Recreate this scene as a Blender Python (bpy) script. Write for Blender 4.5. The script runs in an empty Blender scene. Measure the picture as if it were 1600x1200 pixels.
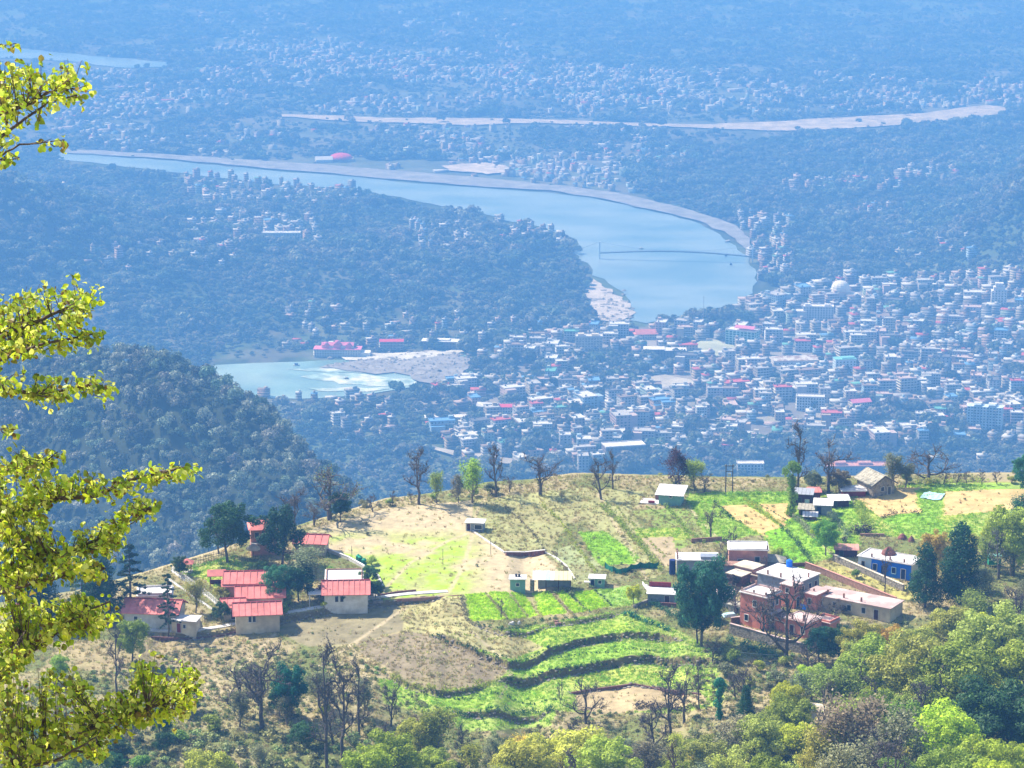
import bpy, math, random
import numpy as np
from math import radians, sin, cos, tan, pi
from mathutils import Vector

S = bpy.context.scene
C = S.collection
R = random.Random(7)
NR = np.random.RandomState(11)

# ------------------------------------------------------------------ camera, sky, sun, exposure
FPX, CZ, PITCH = 4300.0, 800.0, radians(14.0)
SP, CP = sin(PITCH), cos(PITCH)
cd = bpy.data.cameras.new('camera')
cam = bpy.data.objects.new('camera', cd)
C.objects.link(cam)
cam.location = (0, 0, CZ)
cam.rotation_euler = (radians(90) - PITCH, 0, 0)
cd.sensor_width = 36.0
cd.lens = FPX / 1600 * 36
cd.clip_start = 0.5
cd.clip_end = 90000
S.camera = cam

SUN_EL = radians(47)
SUN_AZ = math.atan2(-0.86, 0.51)            # clockwise from +Y
to_sun = Vector((sin(SUN_AZ) * cos(SUN_EL), cos(SUN_AZ) * cos(SUN_EL), sin(SUN_EL)))
W = bpy.data.worlds.new('World')
S.world = W
W.use_nodes = True
nt = W.node_tree
for n in list(nt.nodes):
    nt.nodes.remove(n)
sky = nt.nodes.new('ShaderNodeTexSky')
sky.sky_type = 'NISHITA'
sky.sun_disc = False
sky.sun_elevation = SUN_EL
sky.sun_rotation = SUN_AZ % (2 * pi)
sky.altitude = 800
bg = nt.nodes.new('ShaderNodeBackground')
bg.inputs['Strength'].default_value = 0.135
wo = nt.nodes.new('ShaderNodeOutputWorld')
nt.links.new(sky.outputs[0], bg.inputs[0])
nt.links.new(bg.outputs[0], wo.inputs['Surface'])
sl = bpy.data.lights.new('sun', 'SUN')
sl.energy = 4.9
sl.angle = radians(0.53)
sl.color = (1.0, 0.95, 0.86)
so = bpy.data.objects.new('sun', sl)
C.objects.link(so)
so.rotation_euler = to_sun.to_track_quat('Z', 'Y').to_euler()
so.location = (0, 0, 1500)

S.view_settings.view_transform = 'Standard'
S.view_settings.look = 'None'
S.view_settings.gamma = 1
S.view_settings.use_curve_mapping = False
S.view_settings.exposure = 0.9
cy = S.cycles
cy.max_bounces = 5
cy.diffuse_bounces = 2
cy.glossy_bounces = 2
cy.transmission_bounces = 3
cy.volume_bounces = 1
cy.transparent_max_bounces = 6
cy.caustics_reflective = False
cy.caustics_refractive = False
cy.sample_clamp_indirect = 4
cy.use_denoising = True
try:
    cy.denoiser = 'OPENIMAGEDENOISE'
except Exception:
    pass
HAZE_DENSITY = 2.9e-4
HAZE_COLOR = (0.115, 0.315, 0.72)
HAZE_ABS = (0.30, 0.30, 0.22)

# ------------------------------------------------------------------ numpy helpers
def vnoise(x, y, seed=0):
    """smooth value noise in 0..1 at unit cell size"""
    x = np.asarray(x, float); y = np.asarray(y, float)
    xi = np.floor(x).astype(np.int64); yi = np.floor(y).astype(np.int64)
    fx = x - xi; fy = y - yi
    fx = fx * fx * (3 - 2 * fx); fy = fy * fy * (3 - 2 * fy)
    def h(a, b):
        n = (a * 374761393 + b * 668265263 + seed * 974634777) & 0xFFFFFFFF
        n = ((n ^ (n >> 13)) * 1274126177) & 0xFFFFFFFF
        n = (n ^ (n >> 16)) & 0xFFFF
        return n / 65535.0
    a = h(xi, yi); b = h(xi + 1, yi); c = h(xi, yi + 1); d = h(xi + 1, yi + 1)
    return (a * (1 - fx) + b * fx) * (1 - fy) + (c * (1 - fx) + d * fx) * fy

def fbm(x, y, seed=0, o=4):
    s = 0; a = 0.5; t = 0
    for i in range(o):
        s = s + a * vnoise(np.asarray(x) * 2 ** i, np.asarray(y) * 2 ** i, seed + i * 17)
        t += a; a *= 0.5
    return s / t

def ss(t):
    t = np.clip(t, 0, 1)
    return t * t * (3 - 2 * t)

def inpoly(u, v, poly):
    u = np.asarray(u); v = np.asarray(v)
    r = np.zeros(u.shape, bool)
    n = len(poly)
    for i in range(n):
        x0, y0 = poly[i]; x1, y1 = poly[(i + 1) % n]
        if y0 == y1:
            continue
        c = ((y0 > v) != (y1 > v)) & (u < (x1 - x0) * (v - y0) / (y1 - y0) + x0)
        r ^= c
    return r

def proj(x, y, z):
    """world -> pixel of the 1600 x 1200 photograph"""
    x = np.asarray(x, float); y = np.asarray(y, float); z = np.asarray(z, float) - CZ
    f = y * CP - z * SP
    up = y * SP + z * CP
    return 800 + FPX * x / f, 600 - FPX * up / f

def ray(px, py):
    a = (px - 800) / FPX; b = (600 - py) / FPX
    return np.array([a, CP + b * SP, -SP + b * CP])

# ------------------------------------------------------------------ the lie of the land
CREST = [(-400, 985), (0, 945), (100, 930), (200, 905), (270, 885), (330, 868), (400, 850), (470, 832), (520, 818), (600, 795),
         (700, 784), (760, 774), (820, 771), (900, 760), (1000, 762), (1200, 764), (1400, 762), (1600, 757), (2000, 765)]
_cx, _cy = [], []
for a, b in CREST:
    d = ray(a, b)
    yy = 166.0 / -d[2] * d[1]
    _cx.append(d[0] / d[1] * yy); _cy.append(yy)
SPUR = [(-500, 600, 1900), (-150, 590, 1800), (60, 575, 1720), (190, 568, 1650), (250, 576, 1620), (310, 598, 1590), (345, 616, 1570), (380, 634, 1555), (420, 660, 1540), (470, 712, 1510),
        (520, 765, 1480), (570, 815, 1450), (640, 870, 1420), (760, 940, 1380), (1000, 1050, 1350), (1700, 1300, 1300)]
_sx, _sy, _sz = [], [], []
for a, b, D in SPUR:
    d = ray(a, b); k = D / d[1]
    _sx.append(d[0] * k); _sy.append(D); _sz.append(CZ + d[2] * k)

STEPS = []       # (xs, ys, height): the ground drops towards the camera below these lines

def base_near(x, y):
    yc = np.interp(x, _cx, _cy)
    h = 165 + (570 - y) * 0.0365
    z = CZ - h
    # camera hill rising towards the viewer
    k = np.clip(412 - y, 0, None)
    z = z + 0.405 * (np.sqrt(k * k + 36) - 6) + 0.0365 * k
    z = z + 13 * ss((x - 22) / 55) * ss((462 - y) / 55) * ss((y - 345) / 70)
    z = z + 3 * ss((-x - 45) / 40) * ss((440 - y) / 50)
    z = z + (fbm(x / 30, y / 30, 3, 3) - 0.5) * 1.2
    s = np.clip(y - yc, 0, None)
    z = z - np.where(s < 25, s * s / 25 * 0.36, 9.0 + (s - 25) * 0.62)
    z = np.minimum(z, CZ - 1.75)
    return z

def near(x, y):
    z = base_near(x, y)
    for xs, ys, hh, w in STEPS:
        yl = np.interp(x, xs, ys)
        taper = ss((x - xs[0]) / 4.0) * ss((xs[-1] - x) / 4.0)
        z = z - hh * taper * ss((yl - y) / w + 0.5) * (y > 395)
    return z

def far(x, y):
    yy = np.maximum(y, 300.0)
    u, v = proj(x, yy, np.zeros_like(yy))
    z = 175 * np.exp(-((u + 90) / 200) ** 2 / 2 - ((v - 430) / 55) ** 2 / 2)
    z = z + 290 * np.exp(-((u - 1760) / 130) ** 2 / 2 - ((v - 405) / 55) ** 2 / 2)
    z = z + 34 * np.exp(-((u - 560) / 200) ** 2 / 2 - ((v - 425) / 45) ** 2 / 2) * ss((890 - u) / 160)
    n = fbm(x / 260, y / 260, 5, 4)
    z = np.maximum(z * (0.55 + 0.9 * n) - 3.0, 0.0)
    # spur on the left
    xs = x / np.maximum(y, 200) * 1500
    X = np.array(_sx) / np.array(_sy) * 1500
    sy = np.interp(xs, X, _sy); sz = np.interp(xs, X, _sz)
    dd = np.abs(sy - y)
    nn = fbm(x / 90, y / 90, 9, 4) - 0.5
    near_side = sz - 0.52 * np.sqrt(dd * dd + 400) + 10 + nn * 38 * ss(dd / 60)
    far_side = sz - 0.6 * np.sqrt(dd * dd + 400) + 12 + nn * 20 * ss(dd / 60)
    z2 = np.where(y < sy, near_side, far_side)
    return np.maximum(z, z2)

def H(x, y):
    x = np.asarray(x, float); y = np.asarray(y, float)
    x, y = np.broadcast_arrays(x, y)
    return np.maximum(near(x, y), far(x, y))

def hit(px, py, y0=395.0, y1=620.0, fn=None, n=1200, geo=False):
    """where the sight line through a pixel of the photograph meets the ground"""
    fn = fn or H
    d = ray(px, py)
    Y = np.geomspace(y0, y1, n) if geo else np.linspace(y0, y1, n)
    X = d[0] / d[1] * Y; Z = CZ + d[2] / d[1] * Y
    g = fn(X, Y)
    w = np.nonzero(Z <= g)[0]
    if len(w) == 0:
        i = n - 1
        return Vector((X[i], Y[i], float(g[i])))
    i = w[0]
    if i == 0:
        return Vector((X[0], Y[0], float(g[0])))
    a = (Z[i - 1] - g[i - 1]); b = (g[i] - Z[i])
    t = a / (a + b + 1e-9)
    yy = Y[i - 1] + (Y[i] - Y[i - 1]) * t
    xx = d[0] / d[1] * yy
    return Vector((xx, yy, float(fn(np.array([xx]), np.array([yy]))[0])))

def G(px, py):
    return hit(px, py)

def GF(px, py):
    return hit(px, py, 1200, 9000, H, 4000, True)

def step(pts, hh, w=0.5):
    P = [hit(a, b, fn=near) for a, b in pts]
    P.sort(key=lambda p: p.x)
    STEPS.append(([p.x for p in P], [p.y for p in P], hh, w))

# terraces, topmost first so that each lands where the photograph shows it
step([(225, 988), (280, 991), (335, 988), (385, 978), (430, 966), (500, 954), (575, 941), (650, 934), (700, 930)], 1.1)
step([(735, 975), (790, 987), (850, 974), (905, 969), (960, 958), (985, 952)], 0.7)
step([(670, 992), (740, 1012), (795, 1034), (840, 1020), (900, 1000), (960, 990), (1030, 990), (1075, 1000)], 1.3)
step([(770, 1062), (830, 1052), (900, 1042), (960, 1030), (1020, 1024), (1090, 1027), (1130, 1030)], 1.5)
step([(590, 1042), (630, 1066), (680, 1080), (740, 1075), (772, 1062)], 0.9)
step([(880, 1083), (950, 1072), (990, 1066), (1030, 1072), (1100, 1082)], 0.5)
step([(700, 1110), (760, 1113), (830, 1112), (870, 1108)], 1.0)
step([(790, 862), (850, 860), (858, 862)], 1.0)

# ------------------------------------------------------------------ scene helpers
def tag(o, label=None, cat=None, group=None, kind=None):
    if label: o['label'] = label
    if cat: o['category'] = cat
    if group: o['group'] = group
    if kind: o['kind'] = kind
    return o

def thing(name, label, cat, loc=(0, 0, 0), rz=0.0, group=None):
    o = bpy.data.objects.new(name, None)
    C.objects.link(o)
    o.empty_display_size = 0.5
    o.location = loc
    o.rotation_euler = (0, 0, rz)
    return tag(o, label, cat, group)

class MB:
    def __init__(s):
        s.v = []; s.f = []
    def add(s, v, f):
        b = len(s.v)
        s.v.extend(v)
        s.f.extend([tuple(i + b for i in q) for q in f])
        return s
    def box(s, cx, cy_, z0, w, d, h, rz=0.0, top=1.0):
        c_, n_ = cos(rz), sin(rz)
        P = []
        for z, k in ((z0, 1.0), (z0 + h, top)):
            for a, b in ((-1, -1), (1, -1), (1, 1), (-1, 1)):
                x, y = a * w / 2 * k, b * d / 2 * k
                P.append((cx + x * c_ - y * n_, cy_ + x * n_ + y * c_, z))
        return s.add(P, [(3, 2, 1, 0), (4, 5, 6, 7), (0, 1, 5, 4), (1, 2, 6, 5), (2, 3, 7, 6), (3, 0, 4, 7)])
    def bar(s, p0, p1, w, h):
        """rectangular bar between two points"""
        a = Vector(p0); b = Vector(p1)
        d = (b - a)
        if d.length < 1e-6: return s
        d.normalize()
        up = Vector((0, 0, 1)) if abs(d.z) < 0.95 else Vector((1, 0, 0))
        r = d.cross(up).normalized(); u = r.cross(d).normalized()
        P = []
        for c in (a, b):
            for i, j in ((-1, -1), (1, -1), (1, 1), (-1, 1)):
                P.append(tuple(c + r * (i * w / 2) + u * (j * h / 2)))
        return s.add(P, [(3, 2, 1, 0), (4, 5, 6, 7), (0, 1, 5, 4), (1, 2, 6, 5), (2, 3, 7, 6), (3, 0, 4, 7)])
    def tube(s, pts, rad, n=6, cap=True):
        pts = [Vector(p) for p in pts]
        rings = []
        prev = None
        V = []
        for i, p in enumerate(pts):
            d = (pts[min(i + 1, len(pts) - 1)] - pts[max(i - 1, 0)])
            if d.length < 1e-9: d = Vector((0, 0, 1))
            d.normalize()
            if prev is None:
                r = d.cross(Vector((0.3, 1, 0.2))).normalized()
            else:
                r = (prev - d * prev.dot(d))
                r = r.normalized() if r.length > 1e-6 else d.cross(Vector((1, 0, 0))).normalized()
            prev = r
            u = d.cross(r)
            for k in range(n):
                t = 2 * pi * k / n
                V.append(tuple(p + (r * cos(t) + u * sin(t)) * rad[i]))
        F = []
        for i in range(len(pts) - 1):
            for k in range(n):
                a = i * n + k; b = i * n + (k + 1) % n
                F.append((a, b, b + n, a + n))
        if cap:
            F.append(tuple(range(n - 1, -1, -1)))
            F.append(tuple((len(pts) - 1) * n + k for k in range(n)))
        return s.add(V, F)
    def cyl(s, x, y, z0, r, h, n=10, r2=None):
        r2 = r if r2 is None else r2
        return s.tube([(x, y, z0), (x, y, z0 + h)], [r, r2], n)
    def gable(s, cx, cy_, z0, w, d, h, t=0.12, axis='x', over=0.4):
        """pitched roof, ridge along axis, with thickness"""
        w2, d2 = w / 2 + over, d / 2 + over
        if axis == 'x':
            V = [(-w2, -d2, 0), (w2, -d2, 0), (w2, 0, h), (-w2, 0, h), (w2, d2, 0), (-w2, d2, 0)]
        else:
            V = [(d2 * 0 - w2, -d2, 0), (-w2, d2, 0), (0, d2, h), (0, -d2, h), (w2, d2, 0), (w2, -d2, 0)]
        top = [(cx + a, cy_ + b, z0 + c + t) for a, b, c in V]
        bot = [(cx + a, cy_ + b, z0 + c) for a, b, c in V]
        F = [(0, 1, 2, 3), (3, 2, 4, 5)] if axis == 'x' else [(0, 3, 2, 1), (3, 5, 4, 2)]
        F2 = [tuple(i + 6 for i in reversed(q)) for q in F]
        if axis == 'x':
            rim = [0, 1, 2, 4, 5, 3]
        else:
            rim = [0, 3, 5, 4, 2, 1]
        F3 = []
        for i in range(6):
            a, b = rim[i], rim[(i + 1) % 6]
            F3.append((b, a, a + 6, b + 6))
        return s.add(top + bot, F + F2 + F3)
    def gable_wall(s, cx, cy_, z0, w, d, h, axis='x'):
        """triangular ends under a pitched roof"""
        if axis == 'x':
            for q in (-1, 1):
                x = cx + q * (w / 2 - 0.02)
                s.add([(x - 0.1, cy_ - d / 2, z0), (x - 0.1, cy_ + d / 2, z0), (x - 0.1, cy_, z0 + h), (x + 0.1, cy_ - d / 2, z0), (x + 0.1, cy_ + d / 2, z0), (x + 0.1, cy_, z0 + h)],
                      [(0, 2, 1), (3, 4, 5), (0, 3, 5, 2), (1, 2, 5, 4), (0, 1, 4, 3)])
        else:
            for q in (-1, 1):
                y = cy_ + q * (d / 2 - 0.02)
                s.add([(cx - w / 2, y - 0.1, z0), (cx + w / 2, y - 0.1, z0), (cx, y - 0.1, z0 + h), (cx - w / 2, y + 0.1, z0), (cx + w / 2, y + 0.1, z0), (cx, y + 0.1, z0 + h)],
                      [(0, 1, 2), (3, 5, 4), (0, 2, 5, 3), (1, 4, 5, 2), (0, 3, 4, 1)])
        return s
    def mesh(s, name):
        me = bpy.data.meshes.new(name)
        me.from_pydata([tuple(p) for p in s.v], [], s.f)
        me.update()
        return me
    def build(s, name, m, parent=None, smooth=False, loc=None):
        me = s.mesh(name)
        return link(name, me, m, parent, smooth, loc)

def link(name, me, m=None, parent=None, smooth=False, loc=None):
    if m is not None and not me.materials:
        me.materials.append(m)
    if smooth:
        me.polygons.foreach_set('use_smooth', [True] * len(me.polygons))
    o = bpy.data.objects.new(name, me)
    C.objects.link(o)
    if parent is not None: o.parent = parent
    if loc is not None: o.location = loc
    return o

def np_mesh(name, V, F, tint=None, smooth=False):
    """V (n,3), F (m,k) arrays"""
    V = np.asarray(V, np.float32); F = np.asarray(F, np.int32)
    me = bpy.data.meshes.new(name)
    me.vertices.add(len(V))
    me.vertices.foreach_set('co', V.ravel())
    k = F.shape[1]
    me.loops.add(F.size)
    me.loops.foreach_set('vertex_index', F.ravel())
    me.polygons.add(len(F))
    me.polygons.foreach_set('loop_start', np.arange(0, F.size, k, dtype=np.int32))
    me.polygons.foreach_set('loop_total', np.full(len(F), k, np.int32))
    if smooth:
        me.polygons.foreach_set('use_smooth', np.ones(len(F), bool))
    me.update(calc_edges=True)
    if tint is not None:
        a = me.color_attributes.new('tint', 'FLOAT_COLOR', 'POINT')
        t = np.ones((len(V), 4), np.float32)
        t[:, :3] = tint
        a.data.foreach_set('color', t.ravel())
    return me

# ------------------------------------------------------------------ materials
def new_mat(name):
    m = bpy.data.materials.new(name)
    m.use_nodes = True
    t = m.node_tree
    b = t.nodes['Principled BSDF']
    return m, t, b

def nd(t, kind, **kw):
    n = t.nodes.new(kind)
    for k, v in kw.items():
        setattr(n, k, v)
    return n

def mat(name, col=None, rough=0.85, var=0.25, scale=1.5, src=None, bump=0.0, bscale=6.0, col2=None, dirt=0.0, metal=0.0, spec=0.3, rnd=0.0, detail=5):
    """colour x noise. src: None | 'object' (object colour) | 'tint' (vertex colour)"""
    m, t, b = new_mat(name)
    L = t.links.new
    geo = nd(t, 'ShaderNodeNewGeometry')
    no = nd(t, 'ShaderNodeTexNoise'); no.inputs['Scale'].default_value = scale; no.inputs['Detail'].default_value = detail
    L(geo.outputs['Position'], no.inputs['Vector'])
    if src == 'object':
        oi = nd(t, 'ShaderNodeObjectInfo'); base = oi.outputs['Color']
    elif src == 'tint':
        at = nd(t, 'ShaderNodeVertexColor'); at.layer_name = 'tint'; base = at.outputs['Color']
    else:
        rg = nd(t, 'ShaderNodeRGB'); rg.outputs[0].default_value = (*col, 1); base = rg.outputs[0]
    if col2 is not None:
        cr = nd(t, 'ShaderNodeMapRange'); cr.inputs['From Min'].default_value = 0.42; cr.inputs['From Max'].default_value = 0.58
        n2 = nd(t, 'ShaderNodeTexNoise'); n2.inputs['Scale'].default_value = scale * 0.35; n2.inputs['Detail'].default_value = 4
        L(geo.outputs['Position'], n2.inputs['Vector'])
        L(n2.outputs['Fac'], cr.inputs['Value'])
        mx = nd(t, 'ShaderNodeMix', data_type='RGBA')
        L(cr.outputs[0], mx.inputs['Factor']); L(base, mx.inputs[6]); mx.inputs[7].default_value = (*col2, 1)
        base = mx.outputs[2]
    mr = nd(t, 'ShaderNodeMapRange')
    mr.inputs['From Min'].default_value = 0.25; mr.inputs['From Max'].default_value = 0.75
    mr.inputs['To Min'].default_value = 1 - var; mr.inputs['To Max'].default_value = 1 + var * 0.7
    L(no.outputs['Fac'], mr.inputs['Value'])
    mul = nd(t, 'ShaderNodeVectorMath', operation='SCALE')
    L(base, mul.inputs[0]); L(mr.outputs[0], mul.inputs['Scale'])
    out = mul.outputs[0]
    if rnd:
        oi2 = nd(t, 'ShaderNodeObjectInfo')
        hs = nd(t, 'ShaderNodeHueSaturation')
        a1 = nd(t, 'ShaderNodeMapRange'); a1.inputs['To Min'].default_value = 0.5 - rnd * 0.08; a1.inputs['To Max'].default_value = 0.5 + rnd * 0.05
        L(oi2.outputs['Random'], a1.inputs['Value']); L(a1.outputs[0], hs.inputs['Hue'])
        w = nd(t, 'ShaderNodeTexWhiteNoise', noise_dimensions='1D'); L(oi2.outputs['Random'], w.inputs['W'])
        a2 = nd(t, 'ShaderNodeMapRange'); a2.inputs['To Min'].default_value = 1 - rnd * 0.5; a2.inputs['To Max'].default_value = 1 + rnd * 0.6
        L(w.outputs[0], a2.inputs['Value']); L(a2.outputs[0], hs.inputs['Value'])
        L(out, hs.inputs['Color']); out = hs.outputs[0]
    L(out, b.inputs['Base Color'])
    b.inputs['Roughness'].default_value = rough
    b.inputs['Metallic'].default_value = metal
    b.inputs['Specular IOR Level'].default_value = spec
    if bump:
        bp = nd(t, 'ShaderNodeBump'); bp.inputs['Strength'].default_value = bump; bp.inputs['Distance'].default_value = 0.3
        n3 = nd(t, 'ShaderNodeTexNoise'); n3.inputs['Scale'].default_value = bscale; n3.inputs['Detail'].default_value = 6
        L(geo.outputs['Position'], n3.inputs['Vector']); L(n3.outputs['Fac'], bp.inputs['Height'])
        L(bp.outputs[0], b.inputs['Normal'])
    return m

def leaf_mat(name, col, trans=0.3, var=0.35, scale=1.2, rnd=0.5, src=None, patch=None, pscale=0.02):
    m, t, b = new_mat(name)
    L = t.links.new
    geo = nd(t, 'ShaderNodeNewGeometry')
    if src == 'object':
        oi = nd(t, 'ShaderNodeObjectInfo'); base = oi.outputs['Color']
    else:
        rg = nd(t, 'ShaderNodeRGB'); rg.outputs[0].default_value = (*col, 1); base = rg.outputs[0]
    oi2 = nd(t, 'ShaderNodeObjectInfo')
    if patch is not None:
        # stands of a different kind of tree, by where the tree stands
        n2 = nd(t, 'ShaderNodeTexNoise'); n2.inputs['Scale'].default_value = pscale; n2.inputs['Detail'].default_value = 5
        n2.inputs['Roughness'].default_value = 0.75
        L(oi2.outputs['Location'], n2.inputs['Vector'])
        cr = nd(t, 'ShaderNodeMapRange'); cr.inputs['From Min'].default_value = 0.40; cr.inputs['From Max'].default_value = 0.62
        L(n2.outputs['Fac'], cr.inputs['Value'])
        mx = nd(t, 'ShaderNodeMix', data_type='RGBA')
        L(cr.outputs[0], mx.inputs['Factor']); L(base, mx.inputs[6]); mx.inputs[7].default_value = (*patch, 1)
        base = mx.outputs[2]
    no = nd(t, 'ShaderNodeTexNoise'); no.inputs['Scale'].default_value = scale; no.inputs['Detail'].default_value = 3
    L(geo.outputs['Position'], no.inputs['Vector'])
    mr = nd(t, 'ShaderNodeMapRange')
    mr.inputs['From Min'].default_value = 0.25; mr.inputs['From Max'].default_value = 0.75
    mr.inputs['To Min'].default_value = 1 - var; mr.inputs['To Max'].default_value = 1 + var
    L(no.outputs['Fac'], mr.inputs['Value'])
    # each leaf a little different
    w0 = nd(t, 'ShaderNodeMapRange'); w0.inputs['To Min'].default_value = 0.7; w0.inputs['To Max'].default_value = 1.3
    L(geo.outputs['Random Per Island'], w0.inputs['Value'])
    mm = nd(t, 'ShaderNodeMath', operation='MULTIPLY'); L(mr.outputs[0], mm.inputs[0]); L(w0.outputs[0], mm.inputs[1])
    mul = nd(t, 'ShaderNodeVectorMath', operation='SCALE')
    L(base, mul.inputs[0]); L(mm.outputs[0], mul.inputs['Scale'])
    hs = nd(t, 'ShaderNodeHueSaturation')
    a1 = nd(t, 'ShaderNodeMapRange'); a1.inputs['To Min'].default_value = 0.5 - rnd * 0.06; a1.inputs['To Max'].default_value = 0.5 + rnd * 0.04
    L(oi2.outputs['Random'], a1.inputs['Value']); L(a1.outputs[0], hs.inputs['Hue'])
    w = nd(t, 'ShaderNodeTexWhiteNoise', noise_dimensions='1D'); L(oi2.outputs['Random'], w.inputs['W'])
    a2 = nd(t, 'ShaderNodeMapRange'); a2.inputs['To Min'].default_value = 1 - rnd * 0.5; a2.inputs['To Max'].default_value = 1 + rnd * 0.6
    L(w.outputs[0], a2.inputs['Value']); L(a2.outputs[0], hs.inputs['Value'])
    L(mul.outputs[0], hs.inputs['Color'])
    L(hs.outputs[0], b.inputs['Base Color'])
    b.inputs['Roughness'].default_value = 0.6
    b.inputs['Specular IOR Level'].default_value = 0.25
    if trans:
        tr = nd(t, 'ShaderNodeBsdfTranslucent')
        mxs = nd(t, 'ShaderNodeMixShader'); mxs.inputs[0].default_value = trans
        L(hs.outputs[0], tr.inputs['Color'])
        L(b.outputs[0], mxs.inputs[1]); L(tr.outputs[0], mxs.inputs[2])
        L(mxs.outputs[0], t.nodes['Material Output'].inputs['Surface'])
    return m

M = {}
M['ground'] = mat('ground_soil', src='tint', var=0.22, scale=0.7, bump=0.5, bscale=2.0, rough=0.95, spec=0.1, detail=9)
M['farground'] = mat('valley_ground', src='tint', var=0.35, scale=0.03, rough=0.95, spec=0.1, detail=9)
M['stone'] = mat('stone', (0.30, 0.26, 0.22), var=0.6, scale=2.2, bump=0.8, bscale=3, rough=0.95)
M['redstone'] = mat('red_stone', (0.20, 0.09, 0.08), var=0.5, scale=2.2, bump=0.8, bscale=3)
M['conc'] = mat('concrete', (0.62, 0.58, 0.55), var=0.18, scale=0.9, bump=0.2)
M['roofwhite'] = mat('white_roof', (0.80, 0.76, 0.74), var=0.15, scale=0.7, col2=(0.62, 0.57, 0.55))
M['white'] = mat('white_wall', (0.74, 0.72, 0.69), var=0.22, scale=0.9, col2=(0.60, 0.56, 0.50))
M['cream'] = mat('cream_wall', (0.70, 0.60, 0.46), var=0.22, scale=0.9, col2=(0.52, 0.43, 0.33))
M['pink'] = mat('pink_wall', (0.76, 0.26, 0.19), var=0.25, scale=1.0, col2=(0.58, 0.22, 0.18))
M['salmon'] = mat('salmon_wall', (0.64, 0.30, 0.23), var=0.25, scale=1.0, col2=(0.46, 0.22, 0.19))
M['redroof'] = mat('pink_red_roof', (0.76, 0.24, 0.21), var=0.2, scale=0.8, col2=(0.62, 0.20, 0.17))
M['darkred'] = mat('dark_red', (0.22, 0.02, 0.03), var=0.2)
M['maroon'] = mat('maroon_wood', (0.07, 0.015, 0.03), var=0.3)
M['dark'] = mat('dark_opening', (0.02, 0.02, 0.035), var=0.2, rough=0.3)
M['pinkwhite'] = mat('pinkish_roof', (0.66, 0.50, 0.46), var=0.22, scale=0.8, col2=(0.48, 0.33, 0.30))
M['blue'] = mat('blue_paint', (0.015, 0.16, 0.75), var=0.15, scale=1.0)
M['bluedark'] = mat('dark_blue_paint', (0.015, 0.03, 0.14), var=0.2)
M['teal'] = mat('teal_wall', (0.20, 0.40, 0.38), var=0.2)
M['greyblue'] = mat('grey_blue_wall', (0.24, 0.27, 0.33), var=0.25)
M['slate'] = mat('slate', (0.40, 0.36, 0.28), var=0.35, scale=1.6, bump=0.3)
M['wood'] = mat('weathered_wood', (0.10, 0.08, 0.07), var=0.4)
M['metal'] = mat('grey_metal', (0.45, 0.45, 0.47), rough=0.45, metal=0.3, var=0.15)
M['tank'] = mat('green_tank', (0.01, 0.16, 0.10), rough=0.4, var=0.1)
M['blacktank'] = mat('black_tank', (0.03, 0.03, 0.04), rough=0.4, var=0.1)
M['net'] = mat('green_net', (0.01, 0.16, 0.11), var=0.35, scale=2)
M['cloth'] = mat('pale_blue_cloth', (0.45, 0.66, 0.72), var=0.15)
M['yellow'] = mat('yellow_sheet', (0.72, 0.60, 0.34), var=0.1)
M['bark'] = mat('bark', (0.13, 0.105, 0.095), var=0.45, scale=3, bump=0.5, bscale=8)
M['palebark'] = mat('pale_bark', (0.24, 0.19, 0.15), var=0.45, scale=3, bump=0.5, bscale=8)
M['brick'] = mat('brick_wall', (0.36, 0.20, 0.15), var=0.45, scale=2.5)
M['green'] = mat('green_paint', (0.02, 0.30, 0.18), var=0.15)
M['tealroof'] = mat('teal_roof', (0.20, 0.50, 0.50), var=0.15)

# haze: the air of the valley
hm = bpy.data.materials.new('valley_air'); hm.use_nodes = True
ht = hm.node_tree
for n in list(ht.nodes): ht.nodes.remove(n)
pv = ht.nodes.new('ShaderNodeVolumePrincipled')
pv.inputs['Color'].default_value = (*HAZE_COLOR, 1)
pv.inputs['Absorption Color'].default_value = (*HAZE_ABS, 1)
pv.inputs['Density'].default_value = HAZE_DENSITY
pv.inputs['Anisotropy'].default_value = 0.0
ho = ht.nodes.new('ShaderNodeOutputMaterial')
ht.links.new(pv.outputs[0], ho.inputs['Volume'])
hb = MB().box(0, 14500, -6, 44000, 31000, 812)
haze = hb.build('haze', hm)
tag(haze, kind='stuff', label='blue haze hanging over the whole valley and the town')

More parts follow.
